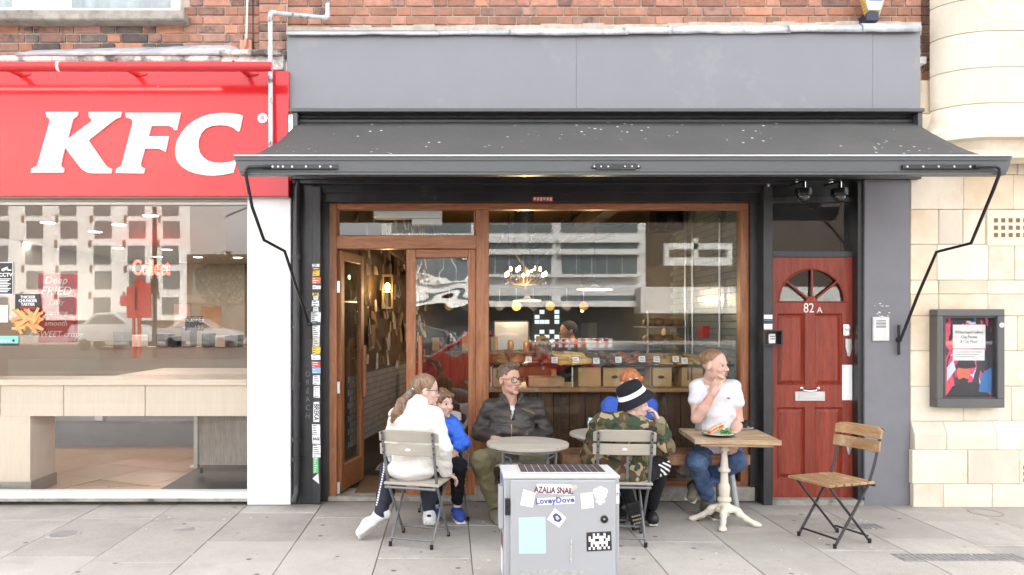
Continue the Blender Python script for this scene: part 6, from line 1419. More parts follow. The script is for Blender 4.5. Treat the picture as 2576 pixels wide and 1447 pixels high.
# covers in the pavement
m_cover = M('iron_cover', (.26, .25, .24), .6, var=.2, vs=20, bump=.4, bs=120)
def onG(px, py): d = CAMZ * F / (py - CY); return Vector(((px - CX) * d / F, d - CAMD, 0))
g1 = onG(160, 1343); o = tag(empty('stopcock_cover', g1), 'round water stopcock cover set in mortar in the flagstones before the shop window', 'cover')
MB().lathe([(.085, -.02), (.085, .0035), (.001, .0035)], g1, 24).build('lid', m_cover, o); MB().lathe([(.086, .0), (.10, .004), (.112, .002), (.12, -.01)], g1, 24).build('mortar_ring', M('pale_mortar', (.4, .37, .33), .9, var=.2, vs=20), o, smooth=True)
g2 = onG(470, 1331); o = tag(empty('triangular_cover', g2), 'small dark triangular patch in a mortar square on the pavement', 'cover'); MB().box(g2.x - .11, g2.x + .11, g2.y - .07, g2.y + .07, -.02, .002, rot=(0, 0, .1)).build('mortar_bed', bpy.data.materials['pale_mortar'], o)
MB().add([g2 + Vector((-.08, -.05, .003)), g2 + Vector((.075, -.05, .003)), g2 + Vector((.04, .05, .003))], [(0, 1, 2)]).build('patch', m_cover, o)
def grid_cover(name, c, w, d, label, rz=0):
    o = tag(empty(name, c), label, 'cover'); MB().box(c.x - w / 2, c.x + w / 2, c.y - d / 2, c.y + d / 2, -.03, .003, rot=(0, 0, rz)).build('frame', m_cover, o, bevel=.001); n = max(4, int(w / .035))
    mb = MB()
    for i in range(n):
        x = c.x - w / 2 + .02 + (w - .04) * i / (n - 1); mb.box(x - .006, x + .006, c.y - d / 2 + .015, c.y + d / 2 - .015, .003, .006, rot=(0, 0, rz), piv=c)
    mb.build('ribs', m_cover, o)
grid_cover('drain_cover', onG(2415, 1403), .78, .15, 'long ribbed iron cover in the pavement below the notice board')
grid_cover('meter_cover', onG(2175, 1325), .24, .15, 'small square ribbed cover behind the empty bistro chair'); 
g3 = onG(2480, 1290); o = tag(empty('round_cover', g3), 'round stone-filled cover in the pavement at the foot of the sandstone wall', 'cover'); MB().lathe([(.12, -.02), (.12, .003), (.105, .003), (.104, .0)], g3, 28).build('rim', m_cover, o)
lr_ = random.Random(31)
lit = MB()
for i in range(70):
    q = onG(lr_.uniform(60, 2520), lr_.choice((lr_.uniform(1285, 1310), lr_.uniform(1300, 1440)))); s_ = lr_.uniform(.004, .012); lit.box(q.x - s_, q.x + s_, q.y - s_ * .6, q.y + s_ * .6, .001, .004, rot=(0, 0, lr_.uniform(0, 3)))
lit.build('litter', M('litter_scraps', (.6, .55, .48), .9, var=.5, vs=3)); tag(bpy.data.objects['litter'], 'cigarette ends and paper crumbs scattered over the flagstones', 'litter', kind='stuff')
# ================================================================== people
m_eye = M('eye_white', (.42, .40, .38), .35, var=0); m_iris = M('eye_iris', (.03, .025, .02), .15, var=0)
def skinm(name, c): return M(name, c, .55, var=.10, vs=14, spec=.3, bump=.12, bs=260, dirt=(c[0] * .92, c[1] * .70, c[2] * .66), dt=(.5, .72), ds=11)
m_lip = M('lips', (.40, .17, .145), .45, var=.05); m_glas = M('spectacle_frame', (.015, .012, .012), .25)
def V(*a): return Vector(a)
class Head:
    def __init__(s, c, fwd, H, up=(0, 0, 1), roll=0):
        f = Vector(fwd).normalized(); u = Vector(up); u = (u - f * u.dot(f)).normalized(); r = f.cross(u)     # r: to the person's right
        s.c = Vector(c); s.H = H; s.f = f; s.u = u; s.r = r; s.m = Matrix((r, f, u)).transposed()
    def w(s, x, y, z): return s.c + (s.r * x + s.f * y + s.u * z) * s.H
    def e(s, S, c, r, k=.03, sub=False): S.ell(s.w(*c), Vector(r) * s.H, s.m, k * s.H / .22 * 1.0, sub)
    def cp(s, S, a, b, r0, r1=None, k=.02): S.cap(s.w(*a), s.w(*b), r0 * s.H, (r0 if r1 is None else r1) * s.H, k)
    def build(s, S, child=False, mouth_open=0, male=True):
        s.e(S, (0, -.05, .13), (.335, .41, .37), .02); s.e(S, (0, .10, -.10), (.265 if male else .26, .27, .36), .02)
        s.e(S, (0, .13, -.31), (.215 if male else .19, .20, .16), .018); s.cp(S, (-.03 if male else 0, .305, -.43), (.03 if male else 0, .305, -.43), .068 if male else .058, k=.012)
        s.cp(S, (-.14, .305, .085), (.14, .305, .085), .048 if male else .03, k=.012)
        for x in (-1, 1):
            s.e(S, (x * .145, .40, -.005), (.088, .07, .036), .006, True); s.e(S, (x * .165, .245, -.13), (.10, .095, .09), .014)
            s.e(S, (x * .345, -.03, -.05), (.04, .085, .125), .008); s.e(S, (x * .385, .0, -.04), (.02, .04, .07), .006, True)
        s.cp(S, (0, .345, .03), (0, .435 if male else .415, -.13), .036, .055, .008)
        for x in (-1, 1): s.cp(S, (x * .055, .395, -.15), (x * .05, .40, -.155), .038, k=.006)
        s.cp(S, (-.075, .365, -.25), (.075, .365, -.25), .034, k=.005); s.cp(S, (-.06, .36, -.31), (.06, .36, -.31), .038, k=.005)
        if mouth_open: s.e(S, (0, .40, -.28), (.06, .07, .022 + .02 * mouth_open), .004, True)
        else: s.e(S, (0, .415, -.279), (.085, .05, .007), .004, True)
    def lips(s, P_):
        q = (P_ - np.array(s.c)) / s.H; x = q @ np.array(s.r); y = q @ np.array(s.f); z = q @ np.array(s.u)
        return (np.abs(x) < .085) & (y > .33) & (np.abs(z + .28) < .05 - .25 * np.abs(x) ** 1.3)
    def eyes(s, par):
        for x in (-1, 1):
            e = MB().ball((0, 0, 0), .053 * s.H, 14, 9); e.v = [tuple(Vector(v) + s.w(x * .14, .297, -.005)) for v in e.v]; eo = e.build('eye', m_eye, par, smooth=True)
            i = MB().ball((0, 0, 0), .036 * s.H, 10, 7); i.v = [tuple(s.m @ Vector((v[0], v[1] * .5, v[2])) + s.w(x * .14, .336, -.005)) for v in i.v]; i.build('iris', m_iris, eo, smooth=True)
    def brows(s, par, m, t=.018):
        S = SDF(.0025 if s.H < .25 else .003, .004)
        for x in (-1, 1): S.chain([s.w(x * .05, .355, .085), s.w(x * .14, .345, .105), s.w(x * .235, .27, .08)], [t * s.H, t * s.H, t * .6 * s.H])
        S.mesh('eyebrows', m, parent=par)
    def specs(s, par, round_=False):
        g = tag(empty('glasses', parent=par)); g.location = s.w(0, .42, 0) - origin(par)
        mb = MB(); rx, rz = (.105, .10) if round_ else (.125, .085)
        for x in (-1, 1):
            n = 20; pts = []
            for i in range(n + 1):
                a = 2 * math.pi * i / n; ex = 1 if round_ else .6; ca_, sa_ = math.cos(a), math.sin(a)
                pts.append(s.w(x * .15 + rx * math.copysign(abs(ca_) ** ex, ca_), .425 - .02 * abs(ca_) , -.005 + rz * math.copysign(abs(sa_) ** ex, sa_)))
            mb.tube(pts, .0024, 6, False); mb.tube([s.w(x * .26, .41, .03), s.w(x * .345, .30, .03), s.w(x * .37, .0, .02)], .002, 6)
        mb.tube([s.w(-.045, .43, .02), s.w(0, .44, .03), s.w(.045, .43, .02)], .002, 6); mb.build('frame', m_glas, g, smooth=True)
        for x in (-1, 1):
            l = MB().add([s.w(x * .15 + rx * math.cos(i * .4488), .424, -.005 + rz * math.sin(i * .4488)) for i in range(14)], [tuple(range(14))]); l.build('lens', glass_lens, g)
glass_lens = glass('lens_glass', (.96, .97, .97), .8)
def hairmat(name, c0, c1):
    t = NT(name); n = t.noise(60, 3, .6, t.vec((1, 1, .25))); c = t.ramp(n, [(.3, c0), (.7, c1)]); t.bump(t.noise(160, 2, .6, t.vec((1, 1, .2))), .5, .004); return t.fin(c, .5, spec=.4)
def hand(S, wr, d, n, size=.18, curl=(.5, .5, .55, .6), side=1, thumb=.5, spread=.12):
    """palm and five separate fingers; d: towards the fingertips, n: out of the palm, side: which way the thumb lies"""
    d = Vector(d).normalized(); n = Vector(n); n = (n - d * n.dot(d)).normalized(); s_ = d.cross(n) * side; k = size / .18; wr = Vector(wr)
    m = Matrix((s_, d, n)).transposed()
    S.box(wr + d * .048 * k, Vector((.038, .046, .013)) * k, .012 * k, m, .010); S.cap(wr - d * .02 * k, wr + d * .02 * k, .024 * k, .024 * k, .012)
    L = (.070, .078, .072, .058); rad = (.0086, .009, .0086, .0076)
    for i in range(4):
        o = (.029 - .0193 * i) * k; b = wr + d * (.088 - .004 * (i == 3)) * k + s_ * o; dd = (d + s_ * spread * (1.5 - i) * .5).normalized(); c = curl[i]; p = b
        ax = s_ * -1; an = 0
        for j, fr in enumerate((.42, .32, .26)):
            an += c * (.8, 1.0, .8)[j]; dir_ = (dd * math.cos(an) + n * math.sin(an)); q = p + dir_ * L[i] * fr * k
            S.cap(p, q, rad[i] * k * (1 - .08 * j), rad[i] * k * (1 - .08 * (j + 1)), .004); p = q
    t0 = wr + d * .022 * k + s_ * .030 * k; t1 = t0 + (d * .62 + s_ * .6 + n * .35 * thumb).normalized() * .042 * k; t2 = t1 + (d * .85 + s_ * (.1 - .3 * thumb) + n * .5 * thumb).normalized() * .032 * k
    S.chain([t0, t1, t2], [.013 * k, .0105 * k, .0088 * k], .008)
def wr_(amp, a=(30, 25, 40), w=3.0, ph=0.):
    def f(x, y, z): return amp * np.sin(a[0] * x + w * np.sin(a[2] * .6 * z + ph) + ph) * np.sin(a[2] * z + w * np.sin(a[0] * .5 * x + a[1] * .7 * y) + 1.3 * ph) + amp * .5 * np.sin(a[2] * 1.9 * z + a[0] * 1.1 * x + 2 * np.sin(a[1] * y))
    return f
def shoe(S, heel, toe, up, w=.043, h=.05):
    heel, toe, up = Vector(heel), Vector(toe), Vector(up).normalized(); d = (toe - heel).normalized(); up = (up - d * up.dot(d)).normalized()
    S.cap(heel + up * .04 + d * .02, heel + up * .055 + d * .03, .038, .036, .02).chain([heel + up * .035 + d * .02, heel.lerp(toe, .55) + up * .04, toe + up * .028 - d * .03], [w * .88, w, w * .8], .03)
    S.cut(heel, -up, .006)
def sole(par, heel, toe, up, m, w=.045, t=.018):
    heel, toe, up = Vector(heel), Vector(toe), Vector(up).normalized(); d = (toe - heel).normalized(); up = (up - d * up.dot(d)).normalized(); s_ = d.cross(up); L = (toe - heel).length
    S = SDF(.005, .02); mt = Matrix((s_, d, up)).transposed()
    S.box(heel.lerp(toe, .25) + up * t * .4, (w * .85, L * .27, t * .6), .012, mt).box(heel.lerp(toe, .7) + up * t * .4, (w, L * .3, t * .6), .012, mt)
    return S.mesh('sole', m, parent=par)
def mesh_(S, name, mat, par, **k): return S.mesh(name, mat, parent=par, **k)
def person(loc, label): return tag(empty('person', loc), label, 'person')

# ---- cloth materials
def cloth(name, c, rough=.85, weave=.15, var=.1, vs=6, wb=.5, ws=14, spec=.2):
    t = NT(name); n = t.noise(vs, 4, .6); col = t.mix(1., c, t.ramp(n, [(.3, 1 - var), (.7, 1 + var)]), 'MULTIPLY')
    t.bump(t.noise(ws, 4, .6, t.vec((1, 1, 1.6)), 1.2), wb, .02); t.bump(t.noise(400, 2, .5), weave, .001); return t.fin(col, rough, spec=spec)
def leather_mat():
    t = NT('brown_black_leather'); c = t.ramp(t.noise(5, 5, .6), [(.3, (.030, .025, .023)), (.7, (.062, .052, .047))]); t.bump(t.noise(7, 2.5, .5, t.vec((.7, 1, 2.0)), 1.2), .55, .03); t.bump(t.noise(180, 3, .5), .1, .001); return t.fin(c, .48, spec=.5)
m_leath = leather_mat()
def camo_mat():
    t = NT('camouflage_cloth'); v = t.vec((1, 1, .8))
    a = t.noise(8.5, 1.5, .5, v, .7); b = t.noise(9.5, 1.5, .5, t.vec((1.1, 1, 1)), .8); d = t.noise(11, 1.5, .5, t.vec((1, .9, 1.2)), .8)
    c = t.ramp(a, [(0, (.135, .115, .062)), (.50, (.085, .05, .032)), (.60, (.30, .25, .15))], True)
    c = t.mix(t.ramp(b, [(.545, 0), (.55, 1)]), c, (.042, .058, .034)); c = t.mix(t.ramp(d, [(.615, 0), (.62, 1)]), c, (.03, .028, .026))
    t.bump(t.noise(12, 4, .6, t.vec((1, 1, 1.5)), 1.), .5, .02); return t.fin(c, .9, spec=.15)
m_camo = camo_mat()
def denim_mat():
    t = NT('blue_denim'); c = t.ramp(t.noise(4.5, 4, .6), [(.32, (.035, .062, .14)), (.62, (.12, .19, .33)), (.75, (.24, .32, .46))]); c = t.mix(1., c, t.ramp(t.noise(240, 2, .5, t.vec((1, 1, .3))), [(.35, .8), (.65, 1.15)]), 'MULTIPLY'); t.bump(t.noise(13, 4, .65, t.vec((1, 1, 1.8)), 1.), .55, .02); return t.fin(c, .85, spec=.2)
m_denim = denim_mat()
m_tee = cloth('white_tee', (.68, .68, .71), wb=.35); m_teeb = cloth('blue_tee', (.045, .10, .42)); m_puff = cloth('white_quilted_jacket', (.70, .68, .64), .75, wb=.4, ws=18); m_anorak = cloth('bright_blue_anorak', (.03, .13, .62), .5, wb=.6, ws=16, spec=.4)
m_olive = cloth('olive_cotton', (.185, .165, .095), wb=.6); m_navyp = cloth('dark_navy_trousers', (.035, .036, .052)); m_blk = cloth('black_trousers', (.014, .014, .017)); m_sockw = cloth('sock_cloth', (.5, .55, .55))
m_shw = M('white_shoe', (.75, .75, .74), .5, var=.03); m_shsole = M('white_rubber_sole', (.66, .65, .62), .6, dirt=(.35, .33, .3), dt=(.55, .75), ds=10); m_shb = M('blue_shoe', (.03, .07, .35), .6); m_sho = M('olive_shoe', (.17, .15, .11), .7, var=.15, vs=20); m_shk = M('black_shoe', (.015, .015, .016), .5)

# ---------------------------------------------------------------- man in the leather jacket
SK = skinm('skin_ruddy', (.55, .33, .25))
pm = person(P(1290, 1290, -.25), 'seated man in glasses, brown leather jacket and olive trousers looking along the street')
H = .235; hd = Head(P(1281, 954, -.17), (.62, -.78, .02), H); nb = P(1286, 1003, -.15)
shL, shR = P(1230, 1024, -.13), P(1350, 1022, -.13); pel = P(1288, 1142, -.16); hipL, hipR = P(1258, 1146, -.2), P(1318, 1146, -.2)
knL, knR = P(1209, 1161, -.58), P(1352, 1160, -.6); anL, anR = P(1243, 1262, -.42), P(1360, 1275, -.45)
elL, elR = P(1206, 1090, -.10), P(1372, 1090, -.10); haL, haR = P(1246, 1106, -.36), P(1330, 1112, -.36)
S = SDF(.0045, .025); hd.build(S); S.cap(hd.w(0, -.07, -.24), nb + V(0, .015, -.02), .048, .056, .012).cap(nb + V(0, .01, -.15), pel, .095, .11).cap(nb + V(0, .01, -.05), shL, .045, .045).cap(nb + V(0, .01, -.05), shR, .045, .045)
S.chain([shL, elL, haL], [.042, .036, .026]).chain([shR, elR, haR], [.042, .036, .026]).chain([hipL, knL, anL], [.06, .05, .035]).chain([hipR, knR, anR], [.06, .05, .035])
hand(S, haL, (.75, -.35, -.25), (.2, .6, -.75), .18, side=-1); hand(S, haR, (-.8, -.3, -.2), (-.2, .6, -.75), .18, side=1)
mesh_(S, 'body', [SK, m_lip], pm, matfn=lambda q: hd.lips(q) * 1)
hm = hairmat('hair_brown_grey', (.07, .045, .03), (.19, .14, .10)); S = SDF(.005, .02)
hd.e(S, (0, -.08, .17), (.352, .42, .37)); hd.e(S, (0, .2, .47), (.25, .18, .08), .04); hd.e(S, (0, .42, -.02), (.42, .26, .31), .03, True); hd.e(S, (0, .1, -.45), (.6, .5, .38), .03, True); hd.e(S, (-.37, .06, -.12), (.12, .2, .2), .02, True); hd.e(S, (.37, .06, -.12), (.12, .2, .2), .02, True)
mesh_(S, 'hair', hm, pm, wrinkle=lambda x, y, z: .004 * np.sin(150 * x + 30 * z) * np.sin(110 * z + 90 * y)); hd.brows(pm, hm, .016); hd.eyes(pm); hd.specs(pm)
S = SDF(.006, .035); ch_ = P(1287, 1075, -.19)
S.ell(P(1287, 1045, -.15), (.185, .115, .125)).ell(ch_, (.178, .135, .16)).ell(P(1288, 1118, -.19), (.175, .135, .11)).cap(shL + V(.03, 0, -.01), shR + V(-.03, 0, -.01), .078, .078)
S.chain([shL + V(0, 0, -.01), elL, elL.lerp(haL, .85)], [.06, .06, .048], .04).chain([shR + V(0, 0, -.01), elR, elR.lerp(haR, .85)], [.06, .06, .048], .04)
S.cap(nb + V(-.065, -.02, .005), nb + V(.06, -.02, .005), .03, .03, .03)
S.ell(nb + V(.005, -.055, .03), (.055, .07, .075), None, .01, True).cut(P(1288, 1150, -.2), (0, 0, -1), .01)
for i in range(5): t_ = i / 4; S.ell(P(1287, 1008, -.15).lerp(P(1288, 1045, -.2), t_) + V(0, -.11, 0), (.045 * (1 - t_) + .006, .08, .02), None, .008, True)
mesh_(S, 'leather_jacket', m_leath, pm, wrinkle=wr_(.004, (14, 16, 44), 2.0))
col_ = MB().tube([nb + V(-.075, .035, .03), nb + V(-.07, -.04, .022), nb + V(-.035, -.09, -.035)], [.018, .02, .012], 8).tube([nb + V(.08, .035, .03), nb + V(.072, -.04, .022), nb + V(.04, -.09, -.035)], [.018, .02, .012], 8); col_.build('collar', m_leath, pm, smooth=True)
z0 = [P(1287, y, -.335) for y in (1046, 1075, 1105, 1130)]; MB().tube([V(p.x, yy, p.z) for p, yy in zip(z0, (-.285, -.325, -.33, -.325))], .0045, 6).build('zip', m_brass, pm, smooth=True)
for pts in ((P(1240, 1122, -.315), P(1247, 1100, -.32), P(1251, 1090, -.315)), (P(1336, 1122, -.315), P(1331, 1100, -.32), P(1326, 1090, -.315)), (P(1314, 1028, -.262), P(1332, 1035, -.258), P(1346, 1042, -.25))): MB().tube(list(pts), .0032, 6).build('zip', m_brass, pm, smooth=True)
S = SDF(.006, .02).ell(P(1287, 1040, -.165), (.075, .085, .075)).ell(nb + V(0, -.01, .03), (.045, .05, .05), None, .01, True); mesh_(S, 'tee_shirt', m_tee, pm)
S = SDF(.006, .03).chain([hipL, knL, anL + V(0, 0, -.01)], [.095, .075, .055]).chain([hipR, knR, anR + V(0, 0, -.01)], [.095, .075, .055]).cap(hipL, hipR, .10, .10); mesh_(S, 'trousers', m_olive, pm, wrinkle=wr_(.005, (30, 30, 40), 2.5, 1))
for a in (anL, anR): S = SDF(.006, .02); shoe(S, V(a.x, a.y + .05, 0), V(a.x + .02, a.y - .2, 0), (0, 0, 1)); mesh_(S, 'shoe', m_sho, pm)

# ---------------------------------------------------------------- man in the white tee
SK2 = skinm('skin_fair', (.60, .385, .31)); pw = person(P(1800, 1290, -.3), 'seated man in a white v-neck tee and blue jeans eating with one hand')
H = .238; hd = Head(P(1798, 918, -.24), (.70, -.71, -.03), H); nb = P(1788, 952, -.17)
shL, shR = P(1752, 974, -.2), P(1847, 974, -.22); pel = P(1802, 1140, -.18); hipL, hipR = P(1775, 1146, -.2), P(1835, 1146, -.2)
knL, knR = P(1752, 1160, -.42), P(1852, 1160, -.42); anL, anR = P(1780, 1250, -.27), P(1745, 1225, -.14)
elL, elR = P(1752, 1054, -.36), P(1857, 1060, -.24); haL, haR = P(1797, 984, -.41), P(1846, 1098, -.46)
S = SDF(.0045, .025); hd.build(S, mouth_open=.4); S.cap(hd.w(0, -.07, -.24), nb + V(0, .015, -.02), .050, .058, .012).cap(nb + V(0, .01, -.15), pel, .095, .11).cap(nb + V(0, .01, -.05), shL, .045, .045).cap(nb + V(0, .01, -.05), shR, .045, .045)
S.chain([shL, elL], [.047, .038]).chain([elL, elL.lerp(haL, .35), haL], [.038, .040, .026], .015).chain([shR, elR], [.047, .038]).chain([elR, elR.lerp(haR, .35), haR], [.038, .040, .026], .015).chain([hipL, knL, anL], [.06, .05, .04]).chain([hipR, knR, anR], [.06, .05, .04])
S.ell(P(1798, 995, -.2), (.14, .088, .10)); hand(S, haL, (.34, .24, .62), (.62, .55, -.42), .185, (.62, .55, .5, .5), side=1, thumb=.9); hand(S, haR, (-.12, -.35, -.7), (-.3, .8, -.1), .18, (.6, .6, .65, .7), side=-1)
mesh_(S, 'body', [SK2, m_lip], pw, matfn=lambda q, hd=hd: hd.lips(q) * 1)
hm2 = hairmat('hair_short_ginger_brown', (.16, .08, .04), (.33, .19, .11)); S = SDF(.005, .02)
hd.e(S, (0, -.08, .17), (.343, .412, .352)); hd.e(S, (0, .40, -.02), (.42, .25, .30), .03, True); hd.e(S, (0, .1, -.45), (.6, .5, .37), .03, True)
for x in (-1, 1): hd.e(S, (x * .37, .08, -.13), (.12, .2, .2), .02, True)
mesh_(S, 'hair', hm2, pw, wrinkle=lambda x, y, z: .0018 * np.sin(260 * x) * np.sin(240 * z + 90 * y)); hd.brows(pw, hm2, .013); hd.eyes(pw)
m_stub = M('stubble', (.38, .22, .15), .7, var=.25, vs=160); S = SDF(.005, .015); hd.e(S, (0, .14, -.32), (.218, .212, .165), .02); hd.cp(S, (0, .275, -.42), (0, .265, -.41), .075); hd.e(S, (0, .33, -.16), (.16, .3, .16), .02, True); hd.e(S, (0, -.3, -.3), (.5, .28, .5), .01, True); mesh_(S, 'beard', m_stub, pw)
S = SDF(.006, .035); S.ell(P(1798, 1000, -.2), (.16, .11, .115)).ell(P(1800, 1040, -.21), (.158, .118, .12)).ell(P(1800, 1085, -.21), (.158, .128, .15)).ell(P(1802, 1125, -.2), (.162, .135, .09)).cap(shL + V(.02, 0, .0), shR + V(-.02, 0, .0), .05, .05).cap(nb + V(-.04, .0, -.035), shL, .04, .045).cap(nb + V(.05, .0, -.035), shR, .04, .045)
S.chain([shL, shL.lerp(elL, .45)], [.05, .062], .025).chain([shR, shR.lerp(elR, .42)], [.05, .062], .025)
S.ell(nb + V(.0, -.03, .03), (.062, .075, .06), None, .012, True)
S.ell(P(1786, 956, -.27), (.055, .085, .05), None, .006, True).ell(P(1790, 980, -.31), (.032, .06, .055), None, .006, True)
mesh_(S, 'tee_shirt', m_tee, pw, wrinkle=wr_(.0045, (20, 20, 34), 2.4, 2)); MB().prism([(X(1828, -.33), Z(1001, -.33)), (X(1834, -.33), Z(1000, -.33)), (X(1838, -.33), Z(1002, -.33)), (X(1833, -.33), Z(1004.5, -.33))], -.335, -.32).build('chest_logo', m_blue, pw)
S = SDF(.006, .03).chain([hipL, knL, anL], [.090, .072, .054]).chain([hipR, knR, knR.lerp(anR, .5), anR], [.090, .072, .063, .052]).cap(hipL, hipR, .105, .105); mesh_(S, 'jeans', m_denim, pw, wrinkle=wr_(.006, (28, 28, 40), 2.6, .5))
S = SDF(.0055, .02); q0, q1 = V(anL.x - .005, -.22, 0.0), V(anL.x + .012, -.47, .0); shoe(S, q0, q1, (0, 0, 1), .046); S.cap(anL + V(0, 0, .02), anL + V(0, 0, -.05), .048, .045); mesh_(S, 'shoe', m_sho, pw); sole(pw, q0, q1, (0, 0, 1), m_shsole, .047, .014)
hl, toe = P(1756, 1222, -.14), P(1738, 1262, -.30); hl = V(hl.x + .02, -.10, hl.z + .02); S = SDF(.0055, .02); upv = (toe - hl).cross(V(1, .2, 0)); upv = upv if upv.z > 0 else -upv; shoe(S, hl, toe + V(-.02, -.02, 0), upv, .045); mesh_(S, 'shoe', m_sho, pw); sole(pw, hl, toe + V(-.02, -.02, 0), upv, m_shsole, .046, .013)
S = SDF(.004, .01); S.ell(haL + V(.06, .02, .105), (.03, .014, .014), (0, .5, 0)); mesh_(S, 'bite', m_bread, pw)

# ---------------------------------------------------------------- red-haired boy
SK3 = skinm('skin_pale', (.64, .45, .38)); pr_b = person(P(1583, 1250, -.2), 'red-haired boy in a blue tee on the bench, hidden behind the bucket hat')
H = .205; hd = Head(P(1587, 962, -.2), (.25, -.96, -.12), H); nb = P(1583, 1002, -.17); shL, shR = P(1536, 1021, -.17), P(1632, 1021, -.17); pel = P(1582, 1135, -.18)
S = SDF(.0045, .025); hd.build(S, male=False); S.cap(hd.w(0, -.08, -.22), nb, .042, .046, .012).cap(nb + V(0, .01, -.13), pel, .085, .10); elL, elR = P(1524, 1088, -.28), P(1644, 1085, -.28); hl2, hr2 = P(1560, 1084, -.44), P(1612, 1084, -.44)
S.chain([shL, elL, hl2], [.042, .034, .024]).chain([shR, elR, hr2], [.042, .034, .024]); hand(S, hl2, (.6, -.6, .1), (.3, .2, -.9), .16, side=-1); hand(S, hr2, (-.6, -.6, .1), (-.3, .2, -.9), .16, side=1)
k1, k2, a1, a2 = P(1555, 1158, -.5), P(1615, 1158, -.5), P(1555, 1260, -.4), P(1620, 1260, -.4); S.chain([pel, k1, a1], [.06, .05, .035]).chain([pel, k2, a2], [.06, .05, .035])
mesh_(S, 'body', [SK3, m_lip], pr_b, matfn=lambda q, hd=hd: hd.lips(q) * 1)
hm3 = hairmat('hair_ginger', (.30, .085, .025), (.56, .22, .09)); S = SDF(.005, .02); hd.e(S, (0, -.06, .15), (.375, .44, .39)); hd.cp(S, (-.3, .2, .2), (-.22, .32, .12), .09); hd.e(S, (.05, .46, -.06), (.3, .22, .27), .03, True); hd.e(S, (0, .1, -.55), (.6, .5, .38), .03, True)
mesh_(S, 'hair', hm3, pr_b, wrinkle=lambda x, y, z: .006 * np.sin(120 * x + 25 * z) * np.sin(70 * z + 90 * y)); hd.brows(pr_b, hm3, .013); hd.eyes(pr_b)
S = SDF(.006, .035).ell(P(1583, 1042, -.18), (.15, .10, .12)).ell(P(1583, 1105, -.18), (.14, .11, .14)).cap(shL, shR, .062, .062).chain([shL, elL], [.064, .062]).chain([shR, elR], [.064, .062]).ell(nb + V(0, -.02, .03), (.05, .06, .05), None, .01, True); mesh_(S, 'tee_shirt', m_teeb, pr_b, wrinkle=wr_(.004, (24, 24, 30), 2.2, 3))
S = SDF(.006, .03).chain([pel + V(-.05, 0, 0), k1, a1], [.09, .07, .05]).chain([pel + V(.05, 0, 0), k2, a2], [.09, .07, .05]); mesh_(S, 'trousers', m_blk, pr_b)
for a in (a1, a2): S = SDF(.006, .02); shoe(S, V(a.x, a.y + .05, 0), V(a.x, a.y - .16, 0), (0, 0, 1), .04); mesh_(S, 'shoe', m_shk, pr_b)

# ---------------------------------------------------------------- boy in camouflage and bucket hat
pc_ = person((1.17, -.95, 0), 'boy in a camouflage hoodie and black bucket hat seen from behind, eating')
H = .205; hd = Head(P(1598, 1016, -.93), (.97, -.16, -.10), H, up=(.05, .0, 1)); nb = P(1582, 1052, -.95); shL, shR = P(1513, 1072, -.96), P(1641, 1084, -.95); pel = P(1570, 1185, -.95)
elR = P(1668, 1122, -.98); wrR = P(1659, 1062, -.96); elL = P(1490, 1148, -.92); wrL = P(1505, 1135, -.68)
S = SDF(.0045, .025); hd.build(S, male=False); S.cap(hd.w(0, -.08, -.22), nb, .042, .046, .012).cap(nb + V(0, .01, -.13), pel, .085, .10)
S.chain([shR, elR, wrR], [.04, .034, .024]).chain([shL, elL, wrL], [.04, .034, .024]); hand(S, wrR, (-.35, .05, .75), (-.75, .1, -.2), .155, (.45, .5, .55, .6), side=-1, thumb=.8); hand(S, wrL, (.3, .9, 0), (0, 0, -1), .155, side=1)
hipL, hipR = P(1540, 1192, -.92), P(1610, 1192, -.92); knL, knR = P(1540, 1150, -.60), P(1660, 1172, -.66); anL, anR = P(1585, 1262, -.72), P(1640, 1272, -.58)
S.chain([hipL, knL, anL], [.055, .045, .03]).chain([hipR, knR, anR], [.055, .045, .03]); mesh_(S, 'body', [SK3, m_lip], pc_, matfn=lambda q, hd=hd: hd.lips(q) * 1)
hd.eyes(pc_); hd.brows(pc_, hm2, .012)
S = SDF(.005, .02); hd.e(S, (0, -.08, .10), (.35, .42, .36)); hd.e(S, (0, .42, -.1), (.5, .30, .5), .02, True); hd.e(S, (0, .1, -.5), (.6, .55, .38), .02, True); mesh_(S, 'hair', hm2, pc_)
m_hat = cloth('black_hat_cloth', (.014, .014, .02), wb=.4, ws=30); m_band = cloth('white_hat_band', (.78, .78, .78), wb=.1)
hu = V(-.52, -.10, 1).normalized(); hx_ = V(1, 0, .52).normalized(); hy_ = hu.cross(hx_)
hq = Matrix((hx_, hy_, hu)).transposed(); hc = hd.w(0, -.10, .23)
def hatl(prof, nm, m):
    mb = MB().lathe(prof, (0, 0, 0), 36); mb.v = [tuple(hq @ Vector((v[0] * 1.0, v[1] * .90, v[2] * .95)) + hc) for v in mb.v]; return mb.build(nm, m, pc_, smooth=True, ang=50)
hat = hatl([(.136, -.044), (.134, -.036), (.100, .015), (.094, .02), (.090, .075), (.082, .098), (.05, .108), (.001, .110), (.001, .100), (.08, .09), (.086, .02), (.094, .01), (.132, -.042)], 'bucket_hat', m_hat)
hatl([(.1035, .014), (.0975, .022), (.0955, .046), (.093, .046), (.093, .022)], 'hat_band', m_band)
S = SDF(.006, .04); S.ell(P(1575, 1088, -.97), (.175, .125, .15)).ell(P(1572, 1150, -.97), (.175, .13, .13)).ell(P(1568, 1192, -.96), (.19, .14, .085)).cap(shL, shR, .070, .062)
S.chain([shR, elR, elR.lerp(wrR, .78)], [.078, .070, .050], .03).chain([shL, elL, wrL], [.078, .074, .055], .03)
